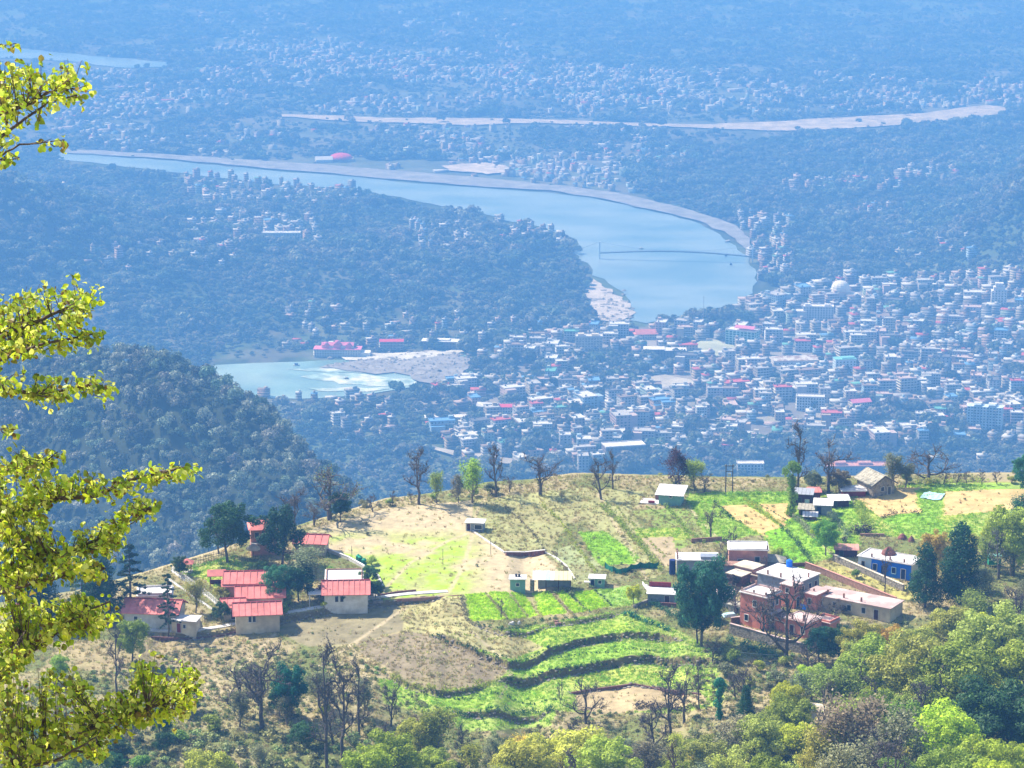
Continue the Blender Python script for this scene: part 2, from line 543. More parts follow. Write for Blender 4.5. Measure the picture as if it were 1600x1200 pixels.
# ------------------------------------------------------------------ near ground: fields on the ridge
FIELDS = [  # (name, label, polygon in the photograph, colour, colour variation target, grass kind)
 ('grass_meadow', 'worn grass meadow with bare tan patch on the ridge top', [(470,832),(600,795),(740,782),(735,830),(790,865),(850,866),(885,905),(860,925),(700,935),(600,938),(560,880),(500,855)], (0.50,0.42,0.31), 'meadow'),
 ('green_field', 'mixed green ground between the strips of the village side', [(1072,772),(1125,768),(1235,770),(1330,776),(1345,850),(1325,875),(1240,892),(1205,862),(1190,835),(1120,845),(1075,835)], (0.27,0.40,0.09), 'crop'),
 ('green_field', 'yellowish green verges around the golden stubble fields', [(1335,770),(1440,756),(1640,750),(1640,850),(1500,850),(1400,840),(1340,832)], (0.34,0.43,0.11), 'crop'),
 ('green_field', 'mixed green ground of the lower terraces', [(690,975),(790,985),(960,955),(1060,985),(1120,1020),(1130,1100),(1060,1115),(880,1112),(700,1120),(600,1100),(590,1060),(680,1082),(780,1064),(800,1035),(700,1000)], (0.30,0.40,0.12), 'crop'),
 ('dry_field', 'dry brown field between hedge and hut at the crest', [(740,782),(900,762),(1012,768),(985,800),(1055,885),(1020,905),(900,800),(858,862),(790,860),(735,830)], (0.36,0.37,0.19), 'dry'),
 ('green_field', 'bright green strip field above the green netting', [(905,832),(945,830),(1000,872),(995,880),(940,884),(920,862)], (0.20,0.42,0.04), 'crop'),
 ('grey_field', 'pale fallow strip left of the bright green strip', [(855,862),(900,850),(940,884),(935,905),(900,915),(880,890)], (0.34,0.40,0.22), 'dry'),
 ('green_field', 'dull green plot in front of the teal hut', [(985,800),(1075,790),(1120,830),(1060,860),(1040,832)], (0.24,0.34,0.09), 'dry'),
 ('green_field', 'small yellow green plot above the white flat roof', [(990,826),(1060,824),(1085,842),(1000,845)], (0.34,0.45,0.06), 'crop'),
 ('bare_field', 'bare tan plot behind the white flat roof', [(1000,840),(1050,838),(1060,880),(1040,885)], (0.44,0.36,0.26), None),
 ('green_field', 'green plot left of the golden field on the crest', [(1085,775),(1130,775),(1200,830),(1120,850),(1090,820)], (0.24,0.38,0.08), 'crop'),
 ('golden_field', 'golden stubble strip with a hedge on either side', [(1125,790),(1165,788),(1225,826),(1200,840),(1150,812)], (0.62,0.45,0.22), None),
 ('green_field', 'green strip along the crest by the electric poles', [(1120,772),(1230,768),(1230,782),(1130,786)], (0.24,0.42,0.07), 'crop'),
 ('golden_field', 'golden plot left of the vine clad tree', [(1185,788),(1230,786),(1245,812),(1222,822)], (0.62,0.44,0.22), None),
 ('green_field', 'bright green plot right of the salmon house', [(1195,832),(1222,824),(1240,842),(1275,880),(1235,885),(1203,850)], (0.20,0.46,0.04), 'crop'),
 ('green_field', 'bright green strip between two hedges of the village', [(1225,815),(1262,800),(1310,835),(1320,860),(1290,890),(1260,875)], (0.24,0.46,0.06), 'crop'),
 ('green_field', 'light green strip below the village huts', [(1300,785),(1330,780),(1345,815),(1340,855),(1325,850),(1310,815)], (0.25,0.44,0.07), 'crop'),
 ('golden_field', 'large golden stubble field beside the slate roofed house', [(1335,778),(1400,762),(1440,762),(1430,785),(1442,800),(1400,805),(1375,808)], (0.62,0.46,0.24), None),
 ('green_field', 'curved green field below the golden stubble field', [(1378,812),(1405,803),(1450,803),(1475,815),(1478,835),(1450,838),(1400,832)], (0.22,0.44,0.06), 'crop'),
 ('green_field', 'green field under the pale blue cloth', [(1430,768),(1470,757),(1590,753),(1595,763),(1475,768),(1470,806),(1445,808),(1436,785)], (0.25,0.46,0.08), 'crop'),
 ('golden_field', 'golden stubble field right of the pale blue cloth', [(1475,768),(1590,764),(1580,795),(1540,800),(1475,806)], (0.62,0.45,0.24), None),
 ('green_field', 'pale green field behind the dark trees on the right', [(1540,800),(1640,790),(1640,830),(1500,840),(1475,815)], (0.32,0.44,0.12), 'crop'),
 ('dry_field', 'dry verge beside the stone compound wall', [(1255,885),(1330,862),(1440,930),(1420,940),(1330,905)], (0.46,0.44,0.16), 'dry'),
 ('lime_field', 'leftmost of the bright lime crop plots below the sheds', [(727,929),(757,926),(790,968),(735,970)], (0.26,0.52,0.02), 'lime'),
 ('lime_field', 'second bright lime crop plot, with a thin bare tree', [(762,926),(792,925),(822,964),(795,968)], (0.28,0.50,0.04), 'lime'),
 ('lime_field', 'narrow middle plot of the bright lime crop', [(798,926),(818,926),(840,962),(826,964)], (0.27,0.52,0.02), 'lime'),
 ('lime_field', 'wide lime crop plot right of the narrow middle one', [(832,926),(858,924),(886,958),(846,962)], (0.26,0.52,0.02), 'lime'),
 ('lime_field', 'slim lime crop plot next to the big plot on the right', [(868,926),(882,924),(918,956),(894,958)], (0.28,0.50,0.04), 'lime'),
 ('lime_field', 'rightmost and largest of the bright lime crop plots', [(892,926),(925,922),(952,948),(918,955)], (0.26,0.52,0.02), 'lime'),
 ('green_field', 'soft green crop right of the lime plots', [(926,922),(985,915),(1000,945),(955,950)], (0.26,0.44,0.12), 'crop'),
 ('green_field', 'green slope below the lime plots', [(790,985),(900,972),(985,955),(1060,985),(1040,990),(960,990),(890,1000),(830,1022),(800,1030),(760,1005)], (0.30,0.44,0.08), 'crop'),
 ('grey_field', 'pale dry corner below the stones of the lime plots', [(670,990),(735,975),(800,990),(850,1010),(800,1030),(740,1012)], (0.42,0.40,0.22), 'dry'),
 ('green_field', 'first curved terrace below the green slope', [(800,1042),(870,1020),(960,1004),(1060,1006),(1110,1022),(1080,1026),(1010,1026),(930,1038),(850,1050),(800,1056)], (0.26,0.45,0.08), 'crop'),
 ('green_field', 'second curved terrace, pale and narrow', [(880,1060),(960,1044),(1100,1040),(1110,1080),(1030,1070),(980,1064),(900,1080)], (0.36,0.46,0.12), 'crop'),
 ('bare_field', 'bare tan terrace below the red earth bank', [(900,1082),(980,1070),(1100,1086),(1110,1100),(960,1115),(900,1110)], (0.46,0.37,0.25), None),
 ('dry_field', 'grey brown ploughed field inside the curved hedge', [(545,1010),(640,985),(700,1000),(790,1040),(770,1062),(740,1074),(680,1078),(630,1064),(600,1040)], (0.28,0.235,0.18), 'dry'),
 ('dry_field', 'grey ploughed field below the pink roofed cottages', [(430,985),(560,948),(620,940),(632,985),(560,1005),(480,1010)], (0.27,0.24,0.17), None),
 ('grey_field', 'pale fallow plot left of the lime plots', [(622,940),(722,932),(735,978),(660,990),(632,985)], (0.42,0.40,0.22), 'dry'),
 ('green_field', 'long green terrace under the curved hedge', [(600,1060),(640,1072),(700,1086),(780,1072),(880,1085),(880,1102),(760,1108),(640,1100),(610,1085)], (0.28,0.46,0.08), 'crop'),
 ('green_field', 'lowest green terrace behind the bottom shrubs', [(700,1120),(870,1112),(860,1135),(720,1145)], (0.30,0.44,0.12), 'crop'),
 ('dry_field', 'dry brown slope below the curved white path', [(100,1000),(240,1000),(430,975),(440,1015),(350,1040),(60,1050)], (0.36,0.30,0.20), 'dry'),
 ('lawn', 'small lawn behind the white fence of the cottages', [(275,895),(350,872),(400,880),(340,925),(320,905)], (0.40,0.46,0.14), 'crop'),
]
xl = np.unique(np.concatenate([np.arange(-760, -92, 14.0), np.arange(-92, 104, 0.42), np.arange(104, 760, 14.0)]))
yl = np.unique(np.concatenate([np.arange(-120, 404, 9.0), np.arange(404, 606, 0.42), np.arange(606, 1215, 8.0)]))
X, Y = np.meshgrid(xl, yl)
Z = H(X, Y)
# clods and tussocks
fine = (np.abs(X) < 104) & (Y > 404) & (Y < 606)
Z = Z + fine * ((fbm(X * 0.7, Y * 0.7, 21, 3) - 0.5) * 0.24)
u, v = proj(X, Y, Z)
nA = fbm(X / 9, Y / 9, 31, 4); nB = fbm(X / 2.2, Y / 2.2, 33, 3); nC = fbm(X / 25, Y / 25, 35, 3)
tint = np.zeros(X.shape + (3,))
soil = np.array([0.36, 0.31, 0.20]); scrub = np.array([0.17, 0.20, 0.075]); tan_ = np.array([0.45, 0.38, 0.26])
k = ss((nA - 0.38) / 0.25)[..., None]
tint[:] = soil * (1 - k) + scrub * k
k = ss((nC - 0.55) / 0.15)[..., None] * 0.6
tint = tint * (1 - k) + tan_ * k
fid = np.zeros(X.shape, int) - 1
wob_u = u + (nB - 0.5) * 7; wob_v = v + (nB[::1] - 0.5) * 3
for i, (nm, lb, poly, col, gk) in enumerate(FIELDS):
    m_ = inpoly(wob_u, wob_v, poly) & (Y > 400)
    c = np.array(col)
    if gk in ('lime', 'crop'): c = c * np.array([1.4 if gk == 'lime' else 1.2, 1.12, 1])
    kk = 0.78 + 0.44 * nB
    if gk == 'meadow':
        g = ss((nA - 0.28) / 0.22) * ss((v - 822) / 30) * ss((775 - u) / 70) * (0.55 + 0.45 * ss((nB - .3) / .3))
        cc = c * (1 - g[..., None]) + np.array([0.34, 0.50, 0.07]) * g[..., None]
        tint[m_] = (cc * (0.85 + 0.3 * nB)[..., None])[m_]
    else:
        g = (ss((nA - 0.45) / 0.3) * (0.35 if gk in ('lime',) else 0.6))[..., None]
        other = np.array([0.30, 0.27, 0.15]) if gk in ('dry', None) else np.array([0.36, 0.42, 0.14])
        if gk is None: g = g * 0.4
        cc = c * (1 - g) + other * g
        tint[m_] = (cc * kk[..., None])[m_]
        if gk in ('lime', 'crop'):
            fur = (np.sin(Y * 4.2 + nA * 3) > 0.55)
            tint[m_ & fur] *= 0.80
    fid[m_] = i
# worn trails
def trail(pts, w, col):
    global tint
    best = np.full(X.shape, 1e9)
    for (x0, y0), (x1, y1) in zip(pts[:-1], pts[1:]):
        dx, dy = (x1 - x0), (y1 - y0) * 2.6
        t = np.clip(((u - x0) * dx + (v - y0) * 2.6 * dy) / (dx * dx + dy * dy), 0, 1)
        best = np.minimum(best, np.hypot(u - x0 - t * dx, (v - y0) * 2.6 - t * dy))
    k = (ss((w * (0.6 + nB) - best) / 2.5) * fine * 0.8)[..., None]
    tint = tint * (1 - k) + np.array(col) * k
for tr_ in ([(700, 926), (722, 890), (735, 850), (745, 800), (760, 778)], [(592, 930), (640, 880), (700, 845), (735, 832)], [(700, 926), (640, 945), (560, 1000), (500, 1040)], [(1010, 905), (980, 850), (950, 800), (935, 770)],
            [(735, 985), (790, 1035), (800, 1060), (780, 1090)], [(1240, 1040), (1160, 1030), (1100, 1040)], [(1075, 790), (1120, 840), (1128, 850)], [(1250, 815), (1300, 865), (1345, 900)], [(430, 990), (380, 1040), (300, 1080), (250, 1110)]):
    trail(tr_, 4.0, (0.52, 0.44, 0.33))
# steep banks of earth and scrub, their shade put into the dark colour
gy, gx = np.gradient(Z, yl, xl)
st = ss((np.hypot(gx, gy) - 0.55) / 0.7) * fine
tint = tint * (1 - st[..., None]) + np.array([0.19, 0.15, 0.09]) * st[..., None]
tint = tint * np.array([0.98, 0.93, 0.76])
ny, nx = X.shape
idx = np.arange(nx * ny).reshape(ny, nx)
Q = np.stack([idx[:-1, :-1], idx[:-1, 1:], idx[1:, 1:], idx[1:, :-1]], -1).reshape(-1, 4)
qf = fid[:-1, :-1].ravel()
V = np.stack([X, Y, Z], -1).reshape(-1, 3)
TT = tint.reshape(-1, 3)
def sub_mesh(name, faces):
    us, inv = np.unique(faces.ravel(), return_inverse=True)
    return np_mesh(name, V[us], inv.reshape(-1, 4), TT[us], smooth=True)
tag(link('hillside_ground', sub_mesh('hillside_ground', Q[qf < 0]), M['ground']), kind='structure', label='dry grassy ridge with scrub between the fields')
for i, (nm, lb, poly, col, gk) in enumerate(FIELDS):
    q = Q[qf == i]
    if len(q) > 3:
        tag(link(nm, sub_mesh(nm, q), M['ground']), kind='structure', label=lb)

# ------------------------------------------------------------------ valley floor
RIVER = [(90,238),(160,242),(250,250),(340,258),(420,266),(500,272),(560,276),(620,284),(700,290),(800,297),(900,306),(980,320),(1050,336),(1095,350),(1125,366),(1150,384),(1164,398),(1172,415),
         (1183,440),(1176,458),(1150,476),(1110,488),(1060,494),(1010,505),(985,500),(985,470),(962,450),(945,436),(925,430),(905,400),(890,370),(850,355),(790,345),(740,330),(690,322),(640,312),(560,298),(500,292),(430,288),(380,282),(310,274),(230,264),(160,256),(90,248)]
RIVER2 = [(300,575),(340,570),(400,567),(470,565),(540,562),(600,555),(660,553),(720,548),(730,556),(690,566),(640,572),(660,590),(640,605),(580,615),(500,622),(430,622),(370,612),(320,600)]
RIVER3 = [(-300,60),(20,74),(90,82),(180,90),(262,97),(262,104),(200,106),(140,99),(60,92),(-300,84)]
RAPID = [(455,580),(520,577),(560,583),(640,590),(655,600),(600,606),(530,610),(500,605),(470,592)]
SANDS = [
 ('sandbank', 'pale sandbank with rocks beside the footbridge', [(916,430),(928,436),(940,446),(958,456),(972,468),(986,478),(988,492),(975,499),(955,503),(934,498),(924,480),(917,460)], (0.50,0.42,0.36)),
 ('sand_strip', 'white sand strip above the rocky river bend', [(530,556),(600,552),(640,550),(700,548),(715,544),(725,549),(690,560),(600,563),(540,562)], (0.62,0.57,0.50)),
 ('rock_bar', 'grey boulder bar between the river lobes', [(500,574),(560,563),(640,561),(715,552),(735,565),(720,590),(690,600),(655,596),(640,586),(560,580)], (0.30,0.27,0.25)),
 ('riverbed', 'wide dry pale riverbed crossing the far town', [(440,178),(520,180),(600,184),(700,184),(800,185),(880,187),(1000,192),(1100,194),(1200,190),(1300,184),(1380,180),(1450,176),(1500,168),(1540,164),(1576,168),(1560,178),(1490,188),(1420,194),(1330,200),(1230,204),(1100,200),(1000,197),(900,193),(800,192),(740,196),(640,192),(560,190),(440,182)], (0.46,0.37,0.28)),
 ('promenade', 'pinkish ghat promenade along the far river bank', [(100,232),(250,240),(400,250),(520,258),(640,268),(760,278),(860,288),(960,300),(1050,320),(1110,338),(1150,352),(1172,372),(1182,395),(1170,397),(1160,384),(1140,368),(1105,350),(1050,334),(960,314),(860,297),(740,290),(600,279),(500,269),(400,261),(250,247),(100,238)], (0.27,0.25,0.24)),
 ('sand_patch', 'bare sandy ground behind the far promenade', [(690,258),(760,254),(790,258),(800,268),(760,272),(700,266)], (0.52,0.42,0.34)),
 ('open_ground', 'pale yellow open ground in the town', [(1075,540),(1110,530),(1150,540),(1150,556),(1100,560),(1075,555)], (0.42,0.42,0.28)),
 ('open_ground', 'pale tan sports ground in the town', [(1005,590),(1040,585),(1085,596),(1080,612),(1010,608)], (0.48,0.42,0.34)),
 ('dirt_road', 'dirt track below the big town blocks', [(660,690),(720,706),(800,716),(860,716),(858,722),(790,724),(720,716),(655,700)], (0.44,0.38,0.32)),
 ('field_strip', 'thin pale tan lane below the town blocks', [(1090,650),(1180,652),(1300,657),(1300,661),(1180,657),(1090,655)], (0.32, 0.29, 0.22)),
 ('hill_road', 'pale hill road curving round the dark slope on the left', [(0,296),(40,300),(80,296),(98,288),(92,280),(96,278),(102,286),(92,296),(60,304),(0,302)], (0.50,0.44,0.38)),
]
uc = np.concatenate([np.linspace(-9000, -700, 22), np.linspace(-650, -60, 40), np.linspace(-50, 1650, 500), np.linspace(1665, 2250, 40), np.linspace(2300, 10600, 22)])
yr = np.concatenate([np.linspace(1195, 1900, 90), np.geomspace(1910, 7900, 430), np.geomspace(8000, 29000, 30)])
UU, YF = np.meshgrid(uc, yr)
XF = (UU - 800) / FPX * YF / CP * 1.02
ZF = far(XF, YF)
ZF = np.where(YF < 1216, ZF - 1.0, ZF)
uf, vf = proj(XF, YF, ZF)
f1 = fbm(XF / 120, YF / 200, 41, 5); f2 = fbm(XF / 35, YF / 60, 43, 4)
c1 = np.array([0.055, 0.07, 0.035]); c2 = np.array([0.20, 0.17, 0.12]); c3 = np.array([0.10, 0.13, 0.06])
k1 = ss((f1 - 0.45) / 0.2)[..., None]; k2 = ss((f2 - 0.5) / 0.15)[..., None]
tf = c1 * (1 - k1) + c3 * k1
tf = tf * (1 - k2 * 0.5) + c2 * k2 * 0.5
townpoly = [(650,640),(700,600),(750,560),(830,530),(900,510),(1010,515),(1100,500),(1180,470),(1250,450),(1320,440),(1420,440),(1500,430),(1700,420),(1700,700),(1480,690),(1400,700),(1280,690),(1100,720),(900,735),(720,720)]
tm = inpoly(uf + (f2 - .5) * 60, vf + (f1 - .5) * 30, townpoly)
tf[tm] = (np.array([0.26, 0.23, 0.20]) * (0.5 + f2[tm][..., None]))
fc = inpoly(uf, vf, [(-500, 100), (300, 60), (1700, 110), (1700, 210), (1000, 240), (980, 310), (100, 235), (-500, 230)])
tf[fc] = tf[fc] * 0.6 + np.array([0.20, 0.18, 0.16]) * (0.4 * (0.4 + f2[fc][..., None]))
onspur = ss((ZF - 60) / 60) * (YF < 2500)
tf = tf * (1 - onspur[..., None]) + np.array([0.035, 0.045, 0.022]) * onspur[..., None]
ny2, nx2 = XF.shape
ix = np.arange(nx2 * ny2).reshape(ny2, nx2)
QF = np.stack([ix[:-1, :-1], ix[:-1, 1:], ix[1:, 1:], ix[1:, :-1]], -1).reshape(-1, 4)
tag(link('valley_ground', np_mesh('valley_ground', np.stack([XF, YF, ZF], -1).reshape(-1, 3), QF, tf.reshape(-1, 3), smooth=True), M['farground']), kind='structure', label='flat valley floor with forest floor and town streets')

from mathutils.geometry import tessellate_polygon
def flat_sheet(name, poly, m, z, label, kind='structure', drape=False, rag=(.06, 9)):
    P = []
    for a, b in poly:
        d = ray(a, b); k = (CZ - z) / -d[2]
        P.append(Vector((d[0] * k, d[1] * k, z)))
    if drape:
        P = [GF(a, b) + Vector((0, 0, 2.0)) for a, b in poly]
    # ripple the outline
    out = []
    for i in range(len(P)):
        a, b = P[i], P[(i + 1) % len(P)]
        n = max(1, int((b - a).length / (25 if rag[1] < 10 else 13)))
        for j in range(n):
            q = a.lerp(b, j / n)
            w = 0 if j == 0 else 1
            ln = min((b - a).length * rag[0], rag[1])
            out.append(q + Vector((R.uniform(-ln, ln) * w, R.uniform(-ln, ln) * w, 0)))
    tri = tessellate_polygon([out])
    mb = MB(); mb.add([tuple(p) for p in out], [tuple(t) for t in tri])
    me = mb.mesh(name)
    # make the faces look up
    for p in me.polygons:
        if p.normal.z < 0: p.flip()
    return tag(link(name, me, m), kind=kind, label=label)

wm, wt, wb = new_mat('river_water')
wb.inputs['Base Color'].default_value = (0.10, 0.24, 0.27, 1)
wb.inputs['Roughness'].default_value = 0.28
wb.inputs['Specular IOR Level'].default_value = 0.5
g_ = nd(wt, 'ShaderNodeNewGeometry'); mp = nd(wt, 'ShaderNodeMapping'); mp.inputs['Scale'].default_value = (0.006, 0.011, 0.02)
n_ = nd(wt, 'ShaderNodeTexNoise'); n_.inputs['Scale'].default_value = 1.0; n_.inputs['Detail'].default_value = 6
wt.links.new(g_.outputs['Position'], mp.inputs[0]); wt.links.new(mp.outputs[0], n_.inputs['Vector'])
cr_ = nd(wt, 'ShaderNodeMix', data_type='RGBA'); cr_.inputs[6].default_value = (0.12, 0.20, 0.24, 1); cr_.inputs[7].default_value = (0.26, 0.32, 0.34, 1)
mr_ = nd(wt, 'ShaderNodeMapRange'); mr_.inputs['From Min'].default_value = 0.35; mr_.inputs['From Max'].default_value = 0.65
wt.links.new(n_.outputs['Fac'], mr_.inputs['Value']); wt.links.new(mr_.outputs[0], cr_.inputs['Factor']); wt.links.new(cr_.outputs[2], wb.inputs['Base Color'])
b_ = nd(wt, 'ShaderNodeBump'); b_.inputs['Strength'].default_value = 0.3; b_.inputs['Distance'].default_value = 0.5
n2_ = nd(wt, 'ShaderNodeTexNoise'); n2_.inputs['Scale'].default_value = 0.12; n2_.inputs['Detail'].default_value = 4
wt.links.new(g_.outputs['Position'], n2_.inputs['Vector']); wt.links.new(n2_.outputs['Fac'], b_.inputs['Height']); wt.links.new(b_.outputs[0], wb.inputs['Normal'])
M['water'] = wm
M['foam'] = mat('rapids_water', (0.62, 0.64, 0.56), var=0.4, scale=0.09, col2=(0.30, 0.42, 0.40), detail=9)
M['pool'] = mat('pool_water', (0.20, 0.32, 0.29), var=0.3, scale=0.02, rough=0.3, spec=0.5, col2=(0.30, 0.40, 0.35))
flat_sheet('river', RIVER, wm, 0.9, 'wide pale turquoise river bending through the valley')
flat_sheet('river', RIVER2, M['pool'], 0.9, 'nearer turquoise river pool at the rocky bend')
flat_sheet('river', RIVER3, wm, 1.5, 'distant river reach at the far left of the plain')
for i, (pl_, lb) in enumerate((([(470,588),(520,581),(580,586),(645,593),(655,600),(600,603),(530,600)], 'widest white streak of rapids in the nearer river pool'), ([(440,577),(500,574),(560,576),(610,581),(560,582),(500,580)], 'upper thin white streak of the rapids'), ([(480,606),(540,605),(610,607),(560,612),(500,611)], 'lower thin white streak of the rapids'))):
    flat_sheet('rapids_water', pl_, M['foam'], 1.2 + i * .1, lb, rag=(.12, 12))
for i, (nm, lb, poly, col) in enumerate(SANDS):
    flat_sheet(nm, poly, mat('ground_' + nm, col, var=0.4, scale=0.04, detail=8), 1.6 + i * 0.25, lb, drape=(nm == 'hill_road'), rag=(.05, 5) if nm in ('hill_road', 'promenade', 'riverbed') else (.12, 14))
# ------------------------------------------------------------------ leaf clumps and trees
def quads(cent, size, rs, tilt=None, aspect=0.8):
    """leaf sprays: one bent pair of triangles each, random orientation"""
    n = len(cent)
    nrm = None
    if cent.shape[1] == 6: cent, nrm = cent[:, :3], cent[:, 3:]
    a = rs.normal(size=(n, 3))
    if nrm is not None:
        nn = nrm + rs.normal(size=(n, 3)) * 0.38
        nn /= np.linalg.norm(nn, axis=1)[:, None] + 1e-9
        a -= nn * (a * nn).sum(1)[:, None]
    a = a; a /= np.linalg.norm(a, axis=1)[:, None] + 1e-9
    b = rs.normal(size=(n, 3)) if nrm is None else np.cross(nn, a); b -= a * (a * b).sum(1)[:, None]; b /= np.linalg.norm(b, axis=1)[:, None] + 1e-9
    c = np.cross(a, b)
    s = size * (0.6 + 0.8 * rs.rand(n))[:, None] / 2
    P = np.empty((n, 4, 3))
    P[:, 0] = cent - a * s
    P[:, 1] = cent + b * s * aspect + c * s * 0.25
    P[:, 2] = cent + a * s
    P[:, 3] = cent - b * s * aspect + c * s * 0.25
    return P.reshape(-1, 3), np.arange(n * 4).reshape(n, 4)

def lumps(n, rx, ry, rz, cz, rs, r0, r1, bottom=-0.5):
    out = []
    for i in range(n):
        d = rs.normal(size=3); d /= np.linalg.norm(d)
        if d[2] < bottom: d[2] = -d[2]
        k = rs.uniform(0.45, 0.85)
        out.append((d[0] * rx * k, d[1] * ry * k, cz + d[2] * rz * k, rs.uniform(r0, r1)))
    return out

def crown_cloud(lm, per, rs, flat=0.75, inner=0.55):
    pts = []
    for x, y, z, r in lm:
        m_ = int(per * r * r) + 6
        d = rs.normal(size=(m_, 3)); d /= np.linalg.norm(d, axis=1)[:, None]
        rad = r * (inner + (1 - inner) * rs.rand(m_) ** 0.6)
        q = d * rad[:, None]; q[:, 2] *= flat
        pts.append(np.hstack([q + np.array([x, y, z]), d]))
    return np.concatenate(pts)

def skeleton(rs, h, spread, nl1, nl2, nl3, r0, crook=0.15, base=0.3, up=0.6):
    """trunk, limbs, twigs -> (list of (pts, radii)) by level and tips"""
    trunk = []; p = np.array([0., 0., -0.6]); n = 7
    lean = rs.normal(size=2) * 0.05 * h
    for i in range(n + 1):
        t = i / n
        trunk.append(np.array([lean[0] * t + rs.normal() * crook * 0.25 * (t > 0), lean[1] * t + rs.normal() * crook * 0.25 * (t > 0), -0.6 + (h * 0.8 + 0.6) * t]))
    levels = [[(trunk, [r0 * (1 - 0.75 * i / n) for i in range(n + 1)])], [], []]
    tips = []
    def limb(p0, d, L, r, lev):
        pts = [p0]; q = p0.copy(); d = d / np.linalg.norm(d); k = 5 if lev == 1 else 4
        for j in range(k):
            d = d + rs.normal(size=3) * crook * 1.6 + np.array([0, 0, 0.12 * up])
            d /= np.linalg.norm(d)
            q = q + d * L / k
            pts.append(q.copy())
        levels[lev].append((pts, [r * (1 - 0.8 * j / k) + 0.012 for j in range(k + 1)]))
        return pts, d
    for i in range(nl1):
        t = base + (1 - base) * (i + rs.rand() * 0.6) / nl1
        t = min(t, 0.98); f = t * n; a = int(min(f, n - 1)); p0 = trunk[a] * (1 - (f - a)) + trunk[a + 1] * (f - a)
        ang = i * 2.4 + rs.rand()
        out = np.array([cos(ang), sin(ang), up + rs.uniform(-.1, .3)])
        L = spread * (1.15 - 0.5 * t) * rs.uniform(0.75, 1.2)
        pts, d = limb(p0, out, L, r0 * 0.5 * (1.1 - 0.5 * t), 1)
        tips.append(pts[-1])
        for j in range(nl2):
            s = rs.uniform(0.3, 0.95) * 5; a2 = int(min(s, 4)); q0 = pts[a2] * (1 - (s - a2)) + pts[a2 + 1] * (s - a2)
            dd = d + rs.normal(size=3) * 0.75 + np.array([0, 0, up * 0.5])
            p2, d2 = limb(q0, dd, L * rs.uniform(0.3, 0.6), r0 * 0.2, 2)
            tips.append(p2[-1]); tips.append(p2[2])
            for m_ in range(nl3):
                p3, d3 = limb(p2[rs.randint(1, 4)], d2 + rs.normal(size=3) * 0.9, L * rs.uniform(0.15, 0.3), r0 * 0.09, 2)
                tips.append(p3[-1])
    return levels, tips

def tubes_mesh(name, segs, m, sides):
    mb = MB()
    for pts, rad in segs:
        mb.tube([tuple(p) for p in pts], rad, sides)
    me = mb.mesh(name); me.materials.append(m)
    me.polygons.foreach_set('use_smooth', [True] * len(me.polygons))
    return me

M['leaf'] = leaf_mat('tree_leaves', None, src='object', trans=0.38, var=0.30, scale=0.55)
M['flower'] = leaf_mat('magenta_flowers', (0.55, 0.04, 0.30), trans=0.3)

PROTO = {}
def proto(key, trunk_segs, limb_segs, leaf=None, bark='bark'):
    PROTO[key] = (tubes_mesh('trunk', trunk_segs, M[bark], 7),
                  tubes_mesh('limbs', limb_segs, M[bark], 4) if limb_segs else None,
                  leaf)
def leafmesh(name, pts, size, rs, aspect=0.8, m='leaf'):
    P, F = quads(pts, size, rs, aspect=aspect)
    me = np_mesh(name, P, F); me.materials.append(M[m]); return me

